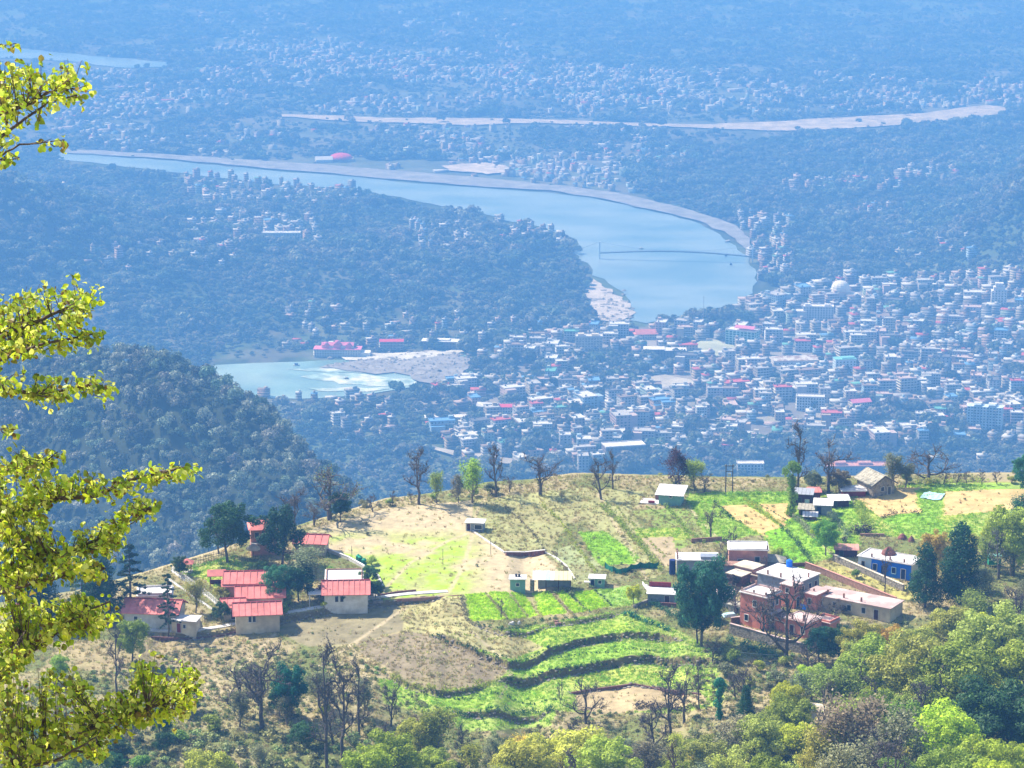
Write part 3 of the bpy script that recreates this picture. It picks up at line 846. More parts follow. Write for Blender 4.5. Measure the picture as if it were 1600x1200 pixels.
def make_protos():
    # all prototypes are about 10 m tall, scaled in place
    for i in range(4):                                  # round leafy tree
        rs = np.random.RandomState(100 + i)
        lv, tips = skeleton(rs, 9, 3.2, 6, 3, 0, 0.24, base=0.35)
        lm = lumps(48, 4.7, 4.7, 4.7, 5.6, rs, 0.6, 1.25, -0.75)
        lm += [(0, 0, 5.6, 2.0), (0.6, 0.3, 7.2, 1.5), (-.8, .4, 3.6, 1.5)]
        proto('round%d' % i, lv[0] , lv[1] + lv[2], leafmesh('crown', crown_cloud(lm, 215, rs, 0.8, 0.35), 0.31, rs, 0.6))
    for i in range(2):                                  # tall dark columnar / layered
        rs = np.random.RandomState(130 + i)
        lv, tips = skeleton(rs, 11, 2.0, 9, 2, 0, 0.24, base=0.2, up=0.2)
        lm = []
        for k in range(30):
            z = 1.6 + 9 * (k / 30); rr = 2.5 * (1 - (z / 11.5) ** 1.8) + 0.35
            a = k * 2.4 + rs.rand(); q = rs.uniform(0.35, 0.95)
            lm.append((cos(a) * rr * q, sin(a) * rr * q, z, 0.55 + rr * 0.33))
        proto('column%d' % i, lv[0], lv[1], leafmesh('crown', crown_cloud(lm, 210, rs, .8, .35), 0.30, rs, 0.5))
    for i in range(2):                                  # conifer with drooping tiers
        rs = np.random.RandomState(140 + i)
        trunk = [[np.array([rs.normal() * 0.05, rs.normal() * 0.05, z]) for z in np.linspace(-0.6, 11.5, 8)]]
        segs = []; lm = []
        for k in range(34):
            z = 2.2 + 9 * k / 34; L = 2.4 * (1 - ((z - 1.5) / 11) ** 1.2) * rs.uniform(.75, 1.25) + 0.3
            a = k * 2.39996 + rs.rand() * .5
            e = np.array([cos(a) * L, sin(a) * L, z - L * 0.18])
            segs.append(([np.array([0, 0, z]), (np.array([0, 0, z]) + e) / 2 + np.array([0, 0, 0.15]), e], [0.06, 0.04, 0.015]))
            for t in (0.4, 0.7, 1.0):
                lm.append((e[0] * t, e[1] * t, z + (e[2] - z) * t, 0.34 + 0.2 * (1 - t)))
        proto('conifer%d' % i, [(trunk[0], list(np.linspace(0.22, 0.03, 8)))], segs, leafmesh('crown', crown_cloud(lm, 190, rs, 0.45, 0.1), 0.30, rs, 0.45))
    for i in range(5):                                  # leafless lopped trees
        rs = np.random.RandomState(150 + i)
        lv, tips = skeleton(rs, [8.5, 9.5, 7, 10, 8][i], [4.2, 2.9, 4.6, 2.4, 3.6][i], [7, 8, 6, 10, 8][i], [7, 6, 7, 5, 6][i], 4, [0.29, 0.23, 0.33, 0.20, 0.25][i], crook=0.2, base=[0.3, 0.3, 0.2, 0.25, 0.15][i], up=[0.9, 1.3, 0.8, 1.3, 1.0][i])
        t = np.array(tips); cl = t[rs.rand(len(t)) < 0.8]
        pts = np.repeat(cl, 4, 0) + rs.normal(size=(len(cl) * 4, 3)) * 0.2
        proto('bare%d' % i, [(p_, [r_ * 1.0 for r_ in q_]) for p_, q_ in lv[0]], lv[1] + lv[2], leafmesh('crown', pts, 0.11, rs))
    for i in range(3):                                  # airy half leafless
        rs = np.random.RandomState(170 + i)
        lv, tips = skeleton(rs, 9, 3.8, 9, 6, 2, 0.24, crook=0.14, base=0.25, up=0.9)
        t = np.array(tips)
        pts = np.repeat(t, 15, 0) + rs.normal(size=(len(t) * 15, 3)) * 0.45
        proto('airy%d' % i, lv[0], lv[1] + lv[2], leafmesh('crown', pts, 0.28, rs), bark='palebark')
    for i in range(3):                                  # bushy shrub of many stems (about 3 m)
        rs = np.random.RandomState(190 + i)
        segs = []
        for k in range(9):
            a = k * 0.7 + rs.rand(); L = rs.uniform(1.2, 2.4)
            segs.append(([np.array([0, 0, -0.2]), np.array([cos(a) * .3, sin(a) * .3, L * .5]), np.array([cos(a) * L * .55, sin(a) * L * .55, L])], [0.05, 0.035, 0.012]))
        lm = lumps(14, 1.4, 1.4, 1.1, 1.4, rs, 0.45, 0.8, -0.4)
        proto('shrub%d' % i, segs[:3], segs[3:], leafmesh('crown', crown_cloud(lm, 230, rs, 0.8, 0.3), 0.24, rs))
    rs = np.random.RandomState(201)                     # trunk wrapped in climbers, tufted head
    lv, tips = skeleton(rs, 9, 1.6, 5, 3, 1, 0.3, base=0.55, up=1.0)
    lm = [(rs.normal() * .25, rs.normal() * .25, 0.4 + k * 0.42, 0.75 + 0.3 * sin(k)) for k in range(16)] + lumps(12, 1.6, 1.4, 1.6, 8.0, rs, 0.6, 1.1)
    proto('vine0', lv[0], lv[1] + lv[2], leafmesh('crown', crown_cloud(lm, 170, rs, 0.9, 0.4), 0.3, rs))
make_protos()

LEAFC = {
 'dark': (0.028, 0.090, 0.045), 'deep': (0.050, 0.135, 0.040), 'mid': (0.20, 0.34, 0.045), 'bluegreen': (0.06, 0.19, 0.09), 'emerald': (0.03, 0.22, 0.11),
 'olive': (0.34, 0.42, 0.05), 'lime': (0.46, 0.56, 0.035), 'yellow': (0.54, 0.54, 0.08), 'grey': (0.25, 0.28, 0.14), 'greybrown': (0.27, 0.23, 0.14),
 'purple': (0.09, 0.045, 0.06), 'fresh': (0.16, 0.36, 0.05), 'ochre': (0.50, 0.46, 0.08), 'none': (0.10, 0.08, 0.07), 'plum': (0.07, 0.05, 0.05), 'drygreen': (0.42, 0.48, 0.09)}
def jcol(c, s=0.12):
    c = LEAFC[c]; k = R.uniform(1 - s, 1 + s)
    return (c[0] * k * R.uniform(1 - s, 1 + s), c[1] * k, c[2] * k, 1)

def plant_tree(name, key, loc, h, label, col, group=None, wide=1.0, cat='tree', rz=None):
    tr, li, cr = PROTO[key]
    ref = {'shrub': 2.8, 'column': 11.0, 'conifer': 11.8, 'vine': 9.8}.get(key.rstrip('0123456789'), 9.6)
    if key[:4] == 'bare': h = h * 1.12
    s = h / ref
    if key[:4] in ('bare', 'airy', 'roun'): wide = wide * 1.12
    t = thing(name, label, cat, loc, R.uniform(0, 6.28) if rz is None else rz, group)
    t.scale = (s * wide, s * wide, s)
    link('trunk', tr, None, t)
    if li: link('limbs', li, None, t)
    if cr:
        o = link('crown', cr, None, t); o.color = jcol(col)
    return t

# (name, kind, px, py of the foot, height m, colour, width factor, label, group)
TREES = [
 # crest, left to right
 ('leafy_tree','round0',356,878,12.5,'deep',0.95,'big round dark green tree behind the red cottage roofs'),
 ('bare_tree','bare1',341,782,7.5,'none',0.9,'small bare tree rising over the big round dark tree'),
 ('leafy_tree','round1',440,884,12.0,'dark',0.9,'very dark dense tree beside the two storey salmon house'),
 ('airy_tree','airy0',482,930,9.5,'grey',1.25,'grey green feathery tree between the cottages'),
 ('leafy_tree','round2',433,946,8.0,'bluegreen',0.85,'light blue green bushy tree in front of the red roofs'),
 ('leafy_tree','round3',466,940,7.5,'dark',0.95,'black green tree under the grey feathery tree'),
 ('bare_tree','bare0',460,812,9.0,'none',0.9,'forked bare tree left of the wide spreading one on the crest'),
 ('airy_tree','bare2',515,800,12.5,'olive',1.25,'wide spreading tree with pale branches on the crest'),
 ('bare_tree','bare4',490,822,6.0,'greybrown',1.3,'bushy grey brown tree under the wide spreading tree'),
 ('leafy_tree','round0',532,815,6.5,'dark',0.8,'small dark tree at the corner of the worn meadow'),
 ('bare_tree','bare4',583,800,4.2,'none',1.2,'low bare tree at the left crest of the meadow'),
 ('bare_tree','bare3',614,792,3.4,'none',1.3,'lowest bare shrub like tree on the meadow crest'),
 ('bare_tree','bare1',655,788,12.2,'none',1.0,'tall slim bare tree in the middle of the meadow crest'),
 ('airy_tree','airy1',682,787,7.2,'drygreen',0.85,'yellow green young tree right of the tall slim bare tree'),
 ('airy_tree','airy2',716,785,6.0,'greybrown',0.8,'greyish young tree left of the dark bushy one'),
 ('airy_tree','airy0',738,786,9.5,'olive',0.95,'bushy dark olive tree beside the grey shed'),
 ('bare_tree','bare1',775,776,11.2,'none',0.85,'tall bare tree with upright limbs behind the grey shed'),
 ('bare_tree','bare0',845,774,8.5,'none',1.35,'broad fan shaped bare tree on the crest'),
 ('bare_tree','bare4',940,780,10.0,'none',0.85,'leaning bare tree at the top of the long hedge'),
 ('bare_tree','bare3',957,764,8.2,'none',1.0,'bare tree just behind the leaning one on the crest'),
 ('leafy_tree','airy2',1062,762,8.6,'purple',0.95,'purple brown dense tree behind the teal hut'),
 ('airy_tree','airy1',1085,764,6.8,'olive',1.0,'olive brown tree touching the purple brown one'),
 ('bare_tree','bare4',1100,768,4.5,'greybrown',1.3,'thin grey scrub tree beside the electric poles'),
 ('vine_clad_tree','vine0',1236,806,12.0,'mid',0.9,'tree wrapped in bright green climbers beside the hill huts'),
 ('bare_tree','bare3',1245,770,15.0,'none',0.8,'tall dark bare tree rising behind the climber wrapped one'),
 ('bare_tree','bare0',1294,770,10.8,'greybrown',0.95,'crooked bare tree with a small leafy top behind the huts'),
 ('leafy_tree','round1',1272,768,4.5,'grey',1.1,'low pale green bush tree behind the huts'),
 ('leafy_tree','round2',1312,768,4.8,'greybrown',1.2,'low grey brown bush tree left of the slate roofed house'),
 ('airy_tree','airy0',1392,762,7.5,'grey',1.0,'pale grey green airy tree right of the slate roofed house'),
 ('airy_tree','airy1',1415,762,5.5,'grey',1.1,'shorter pale airy tree next to the crest of golden stubble'),
 ('bare_tree','bare2',1450,754,9.0,'none',1.3,'black wide branching bare tree above the golden stubble field'),
 ('bare_tree','bare4',1474,756,3.6,'none',1.3,'tiny bare tree right of the black branching one'),
 ('bare_tree','bare1',1510,756,2.8,'none',1.5,'stubby bare sapling on the right crest'),
 ('leafy_tree','round3',1603,775,9.5,'bluegreen',0.8,'green tree cut by the right edge on the crest'),
 ('bare_tree','bare0',1110,840,6.8,'drygreen',0.9,'lopped bare tree behind the salmon house'),
 ('bare_tree','bare4',1142,868,6.2,'none',0.7,'thin pinkish bare tree in front of the salmon house wall'),
 ('leafy_tree','round0',1290,868,7.5,'fresh',0.8,'fresh green young tree on the bright strip of the village'),
 ('leafy_tree','round1',1278,846,4.5,'lime',0.8,'small yellow green tree above the fresh green one'),
 # right group
 ('leafy_tree','column0',1445,950,13.0,'dark',1.05,'dark columnar tree right of the blue house'),
 ('leafy_tree','column1',1500,945,16.5,'dark',1.05,'tallest dark columnar tree on the right'),
 ('leafy_tree','round2',1462,915,11.0,'ochre',0.7,'golden ochre tree behind the dark columnar trees'),
 ('leafy_tree','round3',1585,900,15.0,'olive',0.85,'olive tree at the right edge behind the shrubs'),
 ('bare_tree','bare1',1560,905,10.0,'grey',1.1,'greyish bare tree beside the teal board'),
 ('airy_tree','airy0',1592,840,8.8,'bluegreen',0.9,'blue green tree at the right edge of the fields'),
 # around the pink house
 ('conifer_tree','round3',1097,1010,17.5,'bluegreen',0.62,'big blue green conifer like tree between lime plots and pink house'),
 ('leafy_tree','round0',1090,1006,10.0,'dark',0.75,'dark lower tree at the foot of the big blue green one'),
 ('bare_tree','bare2',1228,1032,18.0,'none',0.6,'dark gnarled bare tree in front of the pink house'),
 ('bare_tree','bare0',1192,1000,8.5,'none',0.9,'thin reddish bare tree by the pink house corner'),
 ('bare_tree','bare4',1148,960,6.5,'none',0.9,'small bare tree at the stone yard beside the pink house'),
 ('bare_tree','bare3',1383,932,9.5,'none',0.6,'slim bare tree on the verge by the stone compound wall'),
 ('leafy_tree','round1',1280,1035,6.8,'bluegreen',1.05,'blue green bush tree below the pink house wall'),
 ('leafy_tree','round2',1312,1040,7.5,'deep',0.9,'darker green tree right of the blue green bush below the pink house'),
 ('leafy_tree','round3',990,945,4.0,'lime',0.8,'small lime green tree between green netting and stairs'),
 ('bare_tree','bare1',783,966,3.8,'none',1.0,'thin bare sapling standing in the lime plots'),
 ('leafy_tree','shrub0',508,938,3.6,'plum',0.9,'bougainvillea bush with magenta flowers by the white cottage'),
 # left conifers behind the leaves
 ('conifer_tree','conifer0',264,992,12.8,'dark',0.85,'lone dark conifer standing on the curved white path'),
 ('conifer_tree','conifer1',205,965,15.5,'dark',1.1,'large dark conifer left of the cottages'),
 ('conifer_tree','column1',160,970,13.0,'dark',1.3,'broad dark evergreen behind the yellow leaves'),
 ('conifer_tree','conifer0',130,960,18.0,'deep',0.9,'pale tipped conifer half hidden by the yellow leaves'),
 ('conifer_tree','column0',60,975,14.0,'dark',1.4,'leftmost dark evergreen behind the yellow leaves'),
 ('airy_tree','airy1',306,958,6.8,'drygreen',0.9,'thin yellowish tree between white fence and path'),
 ('leafy_tree','round0',207,1035,8.2,'olive',0.85,'olive crowned tree with several stems below the path'),
 ('bare_tree','bare1',182,1085,12.5,'none',0.6,'slim dark bare tree left of the olive crowned tree'),
 ('leafy_tree','round1',92,1065,5.0,'olive',0.9,'small olive bush tree on the dry slope behind the leaves'),
 ('leafy_tree','round2',282,900,4.0,'deep',1.0,'small dark tree beside the pink roofed gazebo'),
 # lower left woods
 ('bare_tree','bare0',408,1140,14.0,'none',0.9,'dark crooked bare tree at the lower left'),
 ('bare_tree','bare2',376,1120,10.5,'none',0.9,'crooked bare tree under the dry slope'),
 ('leafy_tree','round3',455,1125,10.5,'emerald',0.62,'emerald green leafy tree among the lower left bare trees'),
 ('leafy_tree','round1',438,1120,5.5,'bluegreen',0.9,'short blue green tree at the foot of the emerald one'),
 ('bare_tree','bare3',512,1200,21.0,'none',0.62,'tallest bare tree of the lower left woods'),
 ('bare_tree','bare1',535,1190,17.0,'none',0.7,'tall bare tree right of the tallest one'),
 ('bare_tree','bare3',560,1150,13.5,'greybrown',0.75,'slim bare tree with purple grey twigs'),
 ('airy_tree','airy2',500,1110,7.5,'grey',1.1,'pale green airy tree behind the tallest bare tree'),
 ('airy_tree','airy0',570,1120,7.0,'grey',1.0,'pale grey green tree right of the tall bare trees'),
 ('bare_tree','bare4',610,1135,8.8,'plum',0.7,'small reddish bare tree beside the long green terrace'),
 ('leafy_tree','round2',605,1250,11.5,'lime',1.0,'yellow green round tree at the bottom, left of centre'),
 ('leafy_tree','round0',570,1265,9.5,'lime',1.1,'lower yellow green tree at the bottom edge'),
 ('airy_tree','airy1',683,1190,9.8,'olive',1.05,'dark olive airy tree below the long green terrace'),
 ('leafy_tree','round1',330,1255,9.0,'olive',1.1,'olive green tree at the bottom left edge'),
 ('leafy_tree','round3',250,1150,5.5,'deep',0.9,'small dark tree under the yellow leaf branch'),
 ('leafy_tree','round0',292,1115,4.6,'deep',1.2,'dark green bush tree in the shade of the slope'),
 ('leafy_tree','round1',135,1240,10.0,'mid',1.0,'mid green tree hidden under the yellow branches'),
 # lower centre
 ('bare_tree','bare4',876,1100,4.6,'none',0.5,'small dark bare stem in front of the terraces'),
 ('bare_tree','bare2',915,1130,9.0,'none',0.85,'dark bare tree in front of the pale terraces'),
 ('bare_tree','bare1',1047,1165,14.5,'none',0.75,'tall bare tree in front of the right terraces'),
 ('bare_tree','bare0',1068,1130,9.5,'none',0.8,'crooked bare tree behind the tall one at the terraces'),
 ('bare_tree','bare3',1093,1110,9.0,'none',0.7,'bare tree with forked crown at the end of the terraces'),
 ('bare_tree','bare4',1024,1180,10.5,'plum',0.9,'purplish bare tree low in the centre right'),
 ('vine_clad_tree','vine0',1124,1125,7.8,'emerald',0.95,'emerald climber wrapped trunk beside the terraces'),
 ('bare_tree','bare0',1160,1105,8.2,'none',0.8,'thin bare tree right of the emerald climber wrapped trunk'),
 ('leafy_tree','column1',1165,1130,7.0,'deep',0.9,'dark green tree left of the large bottom right shrubs'),
 ('leafy_tree','round3',885,1260,13.5,'yellow',1.15,'large yellowish green tree at the bottom centre'),
 ('leafy_tree','round1',815,1265,11.0,'yellow',1.05,'left neighbour of the large yellowish tree at the bottom'),
 ('leafy_tree','round0',950,1265,11.5,'olive',1.1,'olive tree right of the large yellowish one at the bottom'),
 ('airy_tree','airy2',1010,1230,8.5,'greybrown',1.1,'grey twiggy tree at the bottom, right of the olive tree'),
 ('airy_tree','airy0',735,1225,6.8,'olive',1.1,'low olive twiggy tree at the bottom, left of the yellowish ones'),
 # lower right
 ('leafy_tree','round1',1180,1215,10.5,'drygreen',1.1,'dull yellow green tree right of the tall bare trees'),
 ('leafy_tree','round2',1105,1240,9.5,'drygreen',1.1,'dull green tree at the bottom edge, right of centre'),
 ('leafy_tree','round3',1235,1175,9.5,'olive',1.05,'olive tree below the pink house stone wall'),
 ('airy_tree','airy1',1330,1235,15.0,'greybrown',1.1,'large grey brown twiggy tree in the bottom right woods'),
 ('airy_tree','airy2',1385,1250,14.0,'grey',1.1,'greyish twiggy tree right of the grey brown one'),
 ('airy_tree','airy0',1280,1245,11.0,'ochre',1.0,'ochre twiggy tree at the bottom edge on the right'),
 ('bare_tree','bare3',1290,1215,15.0,'none',0.7,'dark bare tree standing out against the grey brown one'),
 ('leafy_tree','round0',1370,1110,13.0,'olive',1.2,'broad olive tree right below the cream house'),
 ('leafy_tree','round1',1430,1120,14.0,'drygreen',1.1,'broad yellow green tree below the dark columnar trees'),
 ('leafy_tree','round2',1345,1050,9.5,'ochre',0.95,'yellow ochre tree hiding the end of the cream house'),
 ('leafy_tree','round3',1390,1040,8.0,'ochre',0.9,'second yellow ochre tree against the cream house roof'),
 ('leafy_tree','round0',1500,1130,14.0,'olive',1.2,'big olive green tree in the right woods'),
 ('leafy_tree','round2',1560,1070,14.5,'drygreen',1.15,'pale green tree at the right edge'),
 ('leafy_tree','round1',1480,1230,12.5,'lime',1.1,'bright yellow green tree in the bottom right corner woods'),
 ('leafy_tree','round3',1560,1200,14.0,'deep',1.1,'dark green tree at the right edge near the bottom'),
 ('leafy_tree','round0',1610,1130,13.5,'olive',1.15,'olive tree cut by the right edge'),
 ('leafy_tree','round2',1420,1210,11.0,'mid',1.1,'mid green tree between the twiggy and the bright trees'),
 ('leafy_tree','round1',1530,1270,11.0,'lime',1.0,'lowest bright green tree in the bottom right corner'),
 ('leafy_tree','round3',1300,1110,8.0,'drygreen',1.1,'dull green tree left of the broad olive one'),
 ('airy_tree','airy1',1520,1000,9.5,'drygreen',1.1,'pale airy tree right of the tallest dark columnar tree'),
]
def place_foot(px, py):
    """foot of a tree; below the picture the foot lies on the slope towards the viewer"""
    for k in range(60):
        p = hit(px, py, 330.0, 620.0)
        if p.y < np.interp(p.x, _cx, _cy) + 3.5: break
        py += 2
    return p
for row in TREES:
    nm, key, px, py, h, c, wd, lb = row
    p = place_foot(px, py)
    t = plant_tree(nm, key, p, h, lb, c, wide=wd)
    if 'bougainvillea' in lb:
        rs = np.random.RandomState(5)
        lm = lumps(12, 1.3, 1.3, 1.1, 1.8, rs, 0.35, 0.6, -0.1)
        o = link('blossom', leafmesh('blossom', crown_cloud(lm, 260, rs, 0.8, 0.5), 0.22, rs, m='flower'), None, t)

RX = random.Random(31)
def fill_trees(poly, n, kinds, label, group, y0=330.0, sp=4.5):
    us = [q[0] for q in poly]; vs = [q[1] for q in poly]; got = []
    for _ in range(n * 12):
        if len(got) >= n: break
        a = RX.uniform(min(us), max(us)); b = RX.uniform(min(vs), max(vs))
        if not inpoly(np.array([a]), np.array([b]), poly)[0]: continue
        p = hit(a, b, y0, 620.0)
        if any((p - q).length < sp for q in got): continue
        got.append(p)
        key, c, h0, h1 = RX.choice(kinds)
        word = {'deep': 'dark green', 'mid': 'mid green', 'lime': 'bright lime green', 'grey': 'grey green', 'greybrown': 'grey brown', 'drygreen': 'dull yellow green', 'none': 'leafless', 'plum': 'purplish bare', 'yellow': 'yellowish'}.get(c, c)
        form = {'roun': 'round leafy tree', 'airy': 'twiggy tree', 'shru': 'shrub', 'bare': 'bare tree'}[key[:4]]
        t = plant_tree('leafy_tree' if key[:4] in ('roun', 'colu') else 'airy_tree' if key[:4] == 'airy' else 'shrub' if key[:4] == 'shru' else 'bare_tree', key, p, RX.uniform(h0, h1), word + ' ' + form + ' ' + label, c, group=group + ', ' + word + ' ' + form, wide=RX.uniform(.95, 1.3), cat='shrub' if key[:4] == 'shru' else 'tree', rz=RX.uniform(0, 6.28))
fill_trees([(1230, 1090), (1330, 1060), (1620, 1000), (1660, 1330), (1120, 1330), (1130, 1240)], 62, [('round0', 'olive', 6, 10), ('round1', 'drygreen', 6, 10), ('round2', 'mid', 6, 10), ('round3', 'lime', 5, 8), ('airy0', 'greybrown', 7, 11), ('airy1', 'drygreen', 6, 10), ('airy2', 'grey', 7, 10), ('airy0', 'yellow', 6, 9), ('round1', 'lime', 5, 8), ('bare1', 'none', 8, 12)], 'in the bottom right woods', 'mixed trees of the bottom right woods')
fill_trees([(560, 1190), (1130, 1190), (1130, 1330), (560, 1330)], 34, [('round0', 'olive', 5, 8), ('round1', 'yellow', 5, 8), ('airy2', 'grey', 5, 8), ('airy1', 'drygreen', 5, 8), ('airy0', 'yellow', 5, 8), ('round2', 'lime', 4, 7), ('bare3', 'none', 7, 10)], 'lining the bottom edge in the centre', 'bushy trees along the bottom edge')
fill_trees([(205, 985), (345, 900), (470, 870), (600, 870), (600, 950), (450, 960), (350, 975), (260, 1000)], 16, [('shrub0', 'mid', 1.6, 2.8), ('shrub1', 'drygreen', 1.6, 2.8), ('round0', 'deep', 3, 4.5), ('shrub2', 'lime', 1.4, 2.4)], 'growing between the pink roofed cottages', 'greenery between the cottages', 395.0, 3.0)
fill_trees([(1105, 850), (1240, 860), (1340, 900), (1420, 940), (1400, 985), (1300, 1000), (1160, 1000), (1060, 960)], 20, [('shrub0', 'mid', 1.8, 3.2), ('shrub1', 'olive', 1.8, 3.0), ('bare4', 'none', 4, 6), ('shrub2', 'plum', 1.6, 2.8), ('shrub0', 'deep', 2, 3.4)], 'growing among the houses of the pink compound', 'greenery of the pink compound', 395.0, 3.0)
fill_trees([(100, 1110), (560, 1100), (600, 1200), (600, 1330), (0, 1330), (0, 1150)], 44, [('round0', 'deep', 3, 5), ('airy0', 'grey', 4, 7), ('airy2', 'drygreen', 4, 7), ('shrub0', 'olive', 2.2, 3.6), ('shrub1', 'grey', 2.2, 3.6), ('bare4', 'greybrown', 5, 8), ('shrub2', 'mid', 2, 3.4)], 'scattered on the lower left slope', 'small trees of the lower left slope')
fill_trees([(1500, 860), (1620, 850), (1640, 1000), (1540, 1000), (1520, 930)], 12, [('round1', 'olive', 4, 8), ('airy0', 'drygreen', 5, 8), ('airy2', 'grey', 5, 8)], 'behind the tallest dark columnar tree', 'pale trees at the right edge')
fill_trees([(1110, 1030), (1240, 1040), (1320, 1060), (1240, 1110), (1120, 1090)], 16, [('shrub0', 'olive', 2, 3.4), ('shrub1', 'grey', 2, 3.2), ('shrub2', 'drygreen', 2, 3.6), ('bare4', 'plum', 4, 6)], 'on the rough ground below the pink house', 'shrubs below the pink house')
fill_trees([(560, 795), (700, 784), (800, 772), (800, 766), (700, 778), (560, 790)], 12, [('shrub0', 'drygreen', 1.5, 2.6), ('shrub1', 'grey', 1.5, 2.8), ('bare4', 'greybrown', 2.5, 4)], 'on the crest behind the worn meadow', 'bushes on the meadow crest', 395.0, 2.5)
fill_trees([(1300, 763), (1600, 756), (1600, 752), (1300, 758)], 9, [('shrub0', 'drygreen', 1.5, 2.4), ('bare4', 'none', 2.5, 4), ('bare1', 'none', 2.5, 4)], 'standing small on the right crest', 'saplings on the right crest', 395.0, 3.0)

# tell the alike trees apart by their order
def order_labels():
    by = {}
    for o in C.objects:
        if o.get('group') and o.parent is None and ',' in o['group'] and o.get('category') in ('tree', 'shrub'): by.setdefault(o['label'], []).append(o)
    W_ = ['first', 'second', 'third', 'fourth', 'fifth', 'sixth', 'seventh', 'eighth', 'ninth', 'tenth', 'eleventh', 'twelfth', 'thirteenth', 'fourteenth', 'fifteenth', 'sixteenth', 'seventeenth', 'eighteenth', 'nineteenth', 'twentieth']
    for lb, L_ in by.items():
        if len(L_) < 2: continue
        L_.sort(key=lambda o: float(proj(*o.location)[0]))
        for k, o in enumerate(L_):
            o['label'] = ('leftmost ' if k == 0 else 'rightmost ' if k == len(L_) - 1 else W_[min(k, 19)] + ' from left, ') + lb
order_labels()

# ------------------------------------------------------------------ hedges, scrub, grass
def hedge(label, pts, w=0.55, h=0.8, col='olive', dens=1.0, name='hedge'):
    P = [G(a, b) for a, b in pts]
    rs = np.random.RandomState(len(label) * 7 + int(pts[0][0]))
    C_ = []
    for i in range(len(P) - 1):
        a, b = P[i], P[i + 1]
        n = max(2, int((b - a).length / 0.75 * dens))
        for j in range(n):
            q = a.lerp(b, (j + rs.rand() * .8) / n) + Vector((rs.normal() * w * .35, rs.normal() * w * .35, 0))
            k = rs.uniform(0.5, 1.25) * (1.4 if rs.rand() < 0.15 else 1)
            z = float(H(np.array([q.x]), np.array([q.y]))[0])
            C_.append((q.x, q.y, z + h * k * 0.4, w * k))
    pts_ = crown_cloud(C_, 75, rs, h / w * 0.75, 0.15)
    P_, F_ = quads(pts_, 0.27, rs)
    me = np_mesh(name, P_, F_); me.materials.append(M['leaf'])
    o = link(name, me)
    o.color = jcol(col)
    return tag(o, label, 'hedge')
hedge('dark hedge running down from the leaning bare tree to the netting', [(938,790),(962,812),(985,838),(1010,865),(1035,895)], 0.7, 1.3, 'olive')
hedge('spotty hedge line left of the bright green strip', [(848,790),(875,815),(898,850),(915,875),(932,898)], 0.5, 0.8, 'olive', 0.75)
hedge('low dry hedge in the middle of the dry field', [(788,792),(812,812),(835,838),(852,862)], 0.35, 0.45, 'greybrown', 0.8)
hedge('hedge descending from the teal hut towards the white flat roof', [(1040,792),(1058,812),(1075,832),(1100,850)], 0.6, 0.9, 'olive')
hedge('row of round bushes left of the golden stubble strip', [(1115,785),(1130,800),(1145,812),(1160,820)], 0.6, 1.0, 'deep', 0.8)
hedge('row of yellow green bushes right of the golden stubble strip', [(1165,782),(1185,797),(1205,812),(1218,822)], 0.55, 0.9, 'olive', 0.9)
hedge('bush row between the two bright green village strips', [(1218,822),(1232,836),(1245,850),(1258,868),(1270,885)], 0.55, 0.9, 'deep', 0.9)
hedge('thick hedge below the vine clad tree', [(1245,812),(1258,825),(1270,842)], 0.9, 1.5, 'grey')
hedge('thick grey green hedge below the village huts', [(1290,800),(1305,815),(1315,830),(1325,842)], 0.9, 1.4, 'grey')
hedge('bushy bank between light green strip and golden stubble field', [(1338,785),(1345,800),(1352,815),(1362,828)], 1.0, 1.3, 'olive')
hedge('dark purple bush group above the blue house', [(1332,834),(1345,832),(1362,832)], 1.2, 1.6, 'plum', 1.6)
hedge('purplish bush group at the end of the grey green hedge', [(1316,848),(1324,846)], 0.9, 1.4, 'plum', 1.6)
hedge('dark hedge edging the curved green field', [(1378,812),(1400,803),(1420,801),(1442,804)], 0.5, 0.9, 'plum', 1.0)
hedge('low hedge on the crest above the golden stubble field', [(1395,764),(1420,758),(1450,754),(1500,752),(1560,752)], 0.5, 0.7, 'olive', 0.8)
hedge('green bush row along the crest by the electric poles', [(1135,776),(1165,772),(1200,772),(1230,774)], 0.6, 1.0, 'mid', 0.9)
hedge('hedge curving along the upper terrace edge', [(675,995),(700,1004),(740,1015),(770,1025),(800,1036)], 0.5, 0.8, 'deep', 1.0)
hedge('dark bush line topping the high terrace bank', [(800,1036),(840,1022),(880,1008),(920,1000),(980,994),(1050,998)], 0.3, 0.35, 'deep', 1.0)
hedge('dark bush line of the second terrace bank', [(790,1060),(850,1050),(900,1044),(950,1034),(1010,1026),(1080,1030)], 0.4, 0.5, 'deep', 1.0)
hedge('thin weedy line crossing the green slope under the lime plots', [(700,990),(760,1000),(820,996),(880,986),(950,976)], 0.25, 0.3, 'olive', 1.0)
hedge('thin weedy line along the first curved terrace', [(850,1035),(910,1022),(980,1014),(1060,1016),(1100,1022)], 0.22, 0.28, 'deep', 1.0)
hedge('thin weedy line along the second curved terrace', [(890,1062),(960,1052),(1030,1052),(1100,1060)], 0.22, 0.28, 'olive', 1.0)
hedge('thin weedy line on the long green terrace', [(640,1086),(720,1093),(800,1092),(880,1094)], 0.25, 0.3, 'deep', 1.0)
hedge('second spotty hedge line right of the bright green strip', [(965,795),(1000,832),(1040,872)], 0.3, 0.4, 'olive', .8)
hedge('thin weed line dividing the dull green plot', [(1010,792),(1050,815),(1085,838)], 0.25, 0.3, 'olive', .9)
hedge('thin weed line through the village green ground', [(1160,776),(1200,795),(1238,818)], 0.25, 0.3, 'deep', .9)
hedge('scrub line round the foot of the ploughed field', [(600,1050),(630,1068),(680,1080),(740,1077),(780,1066)], 0.6, 0.8, 'olive', 1.0)
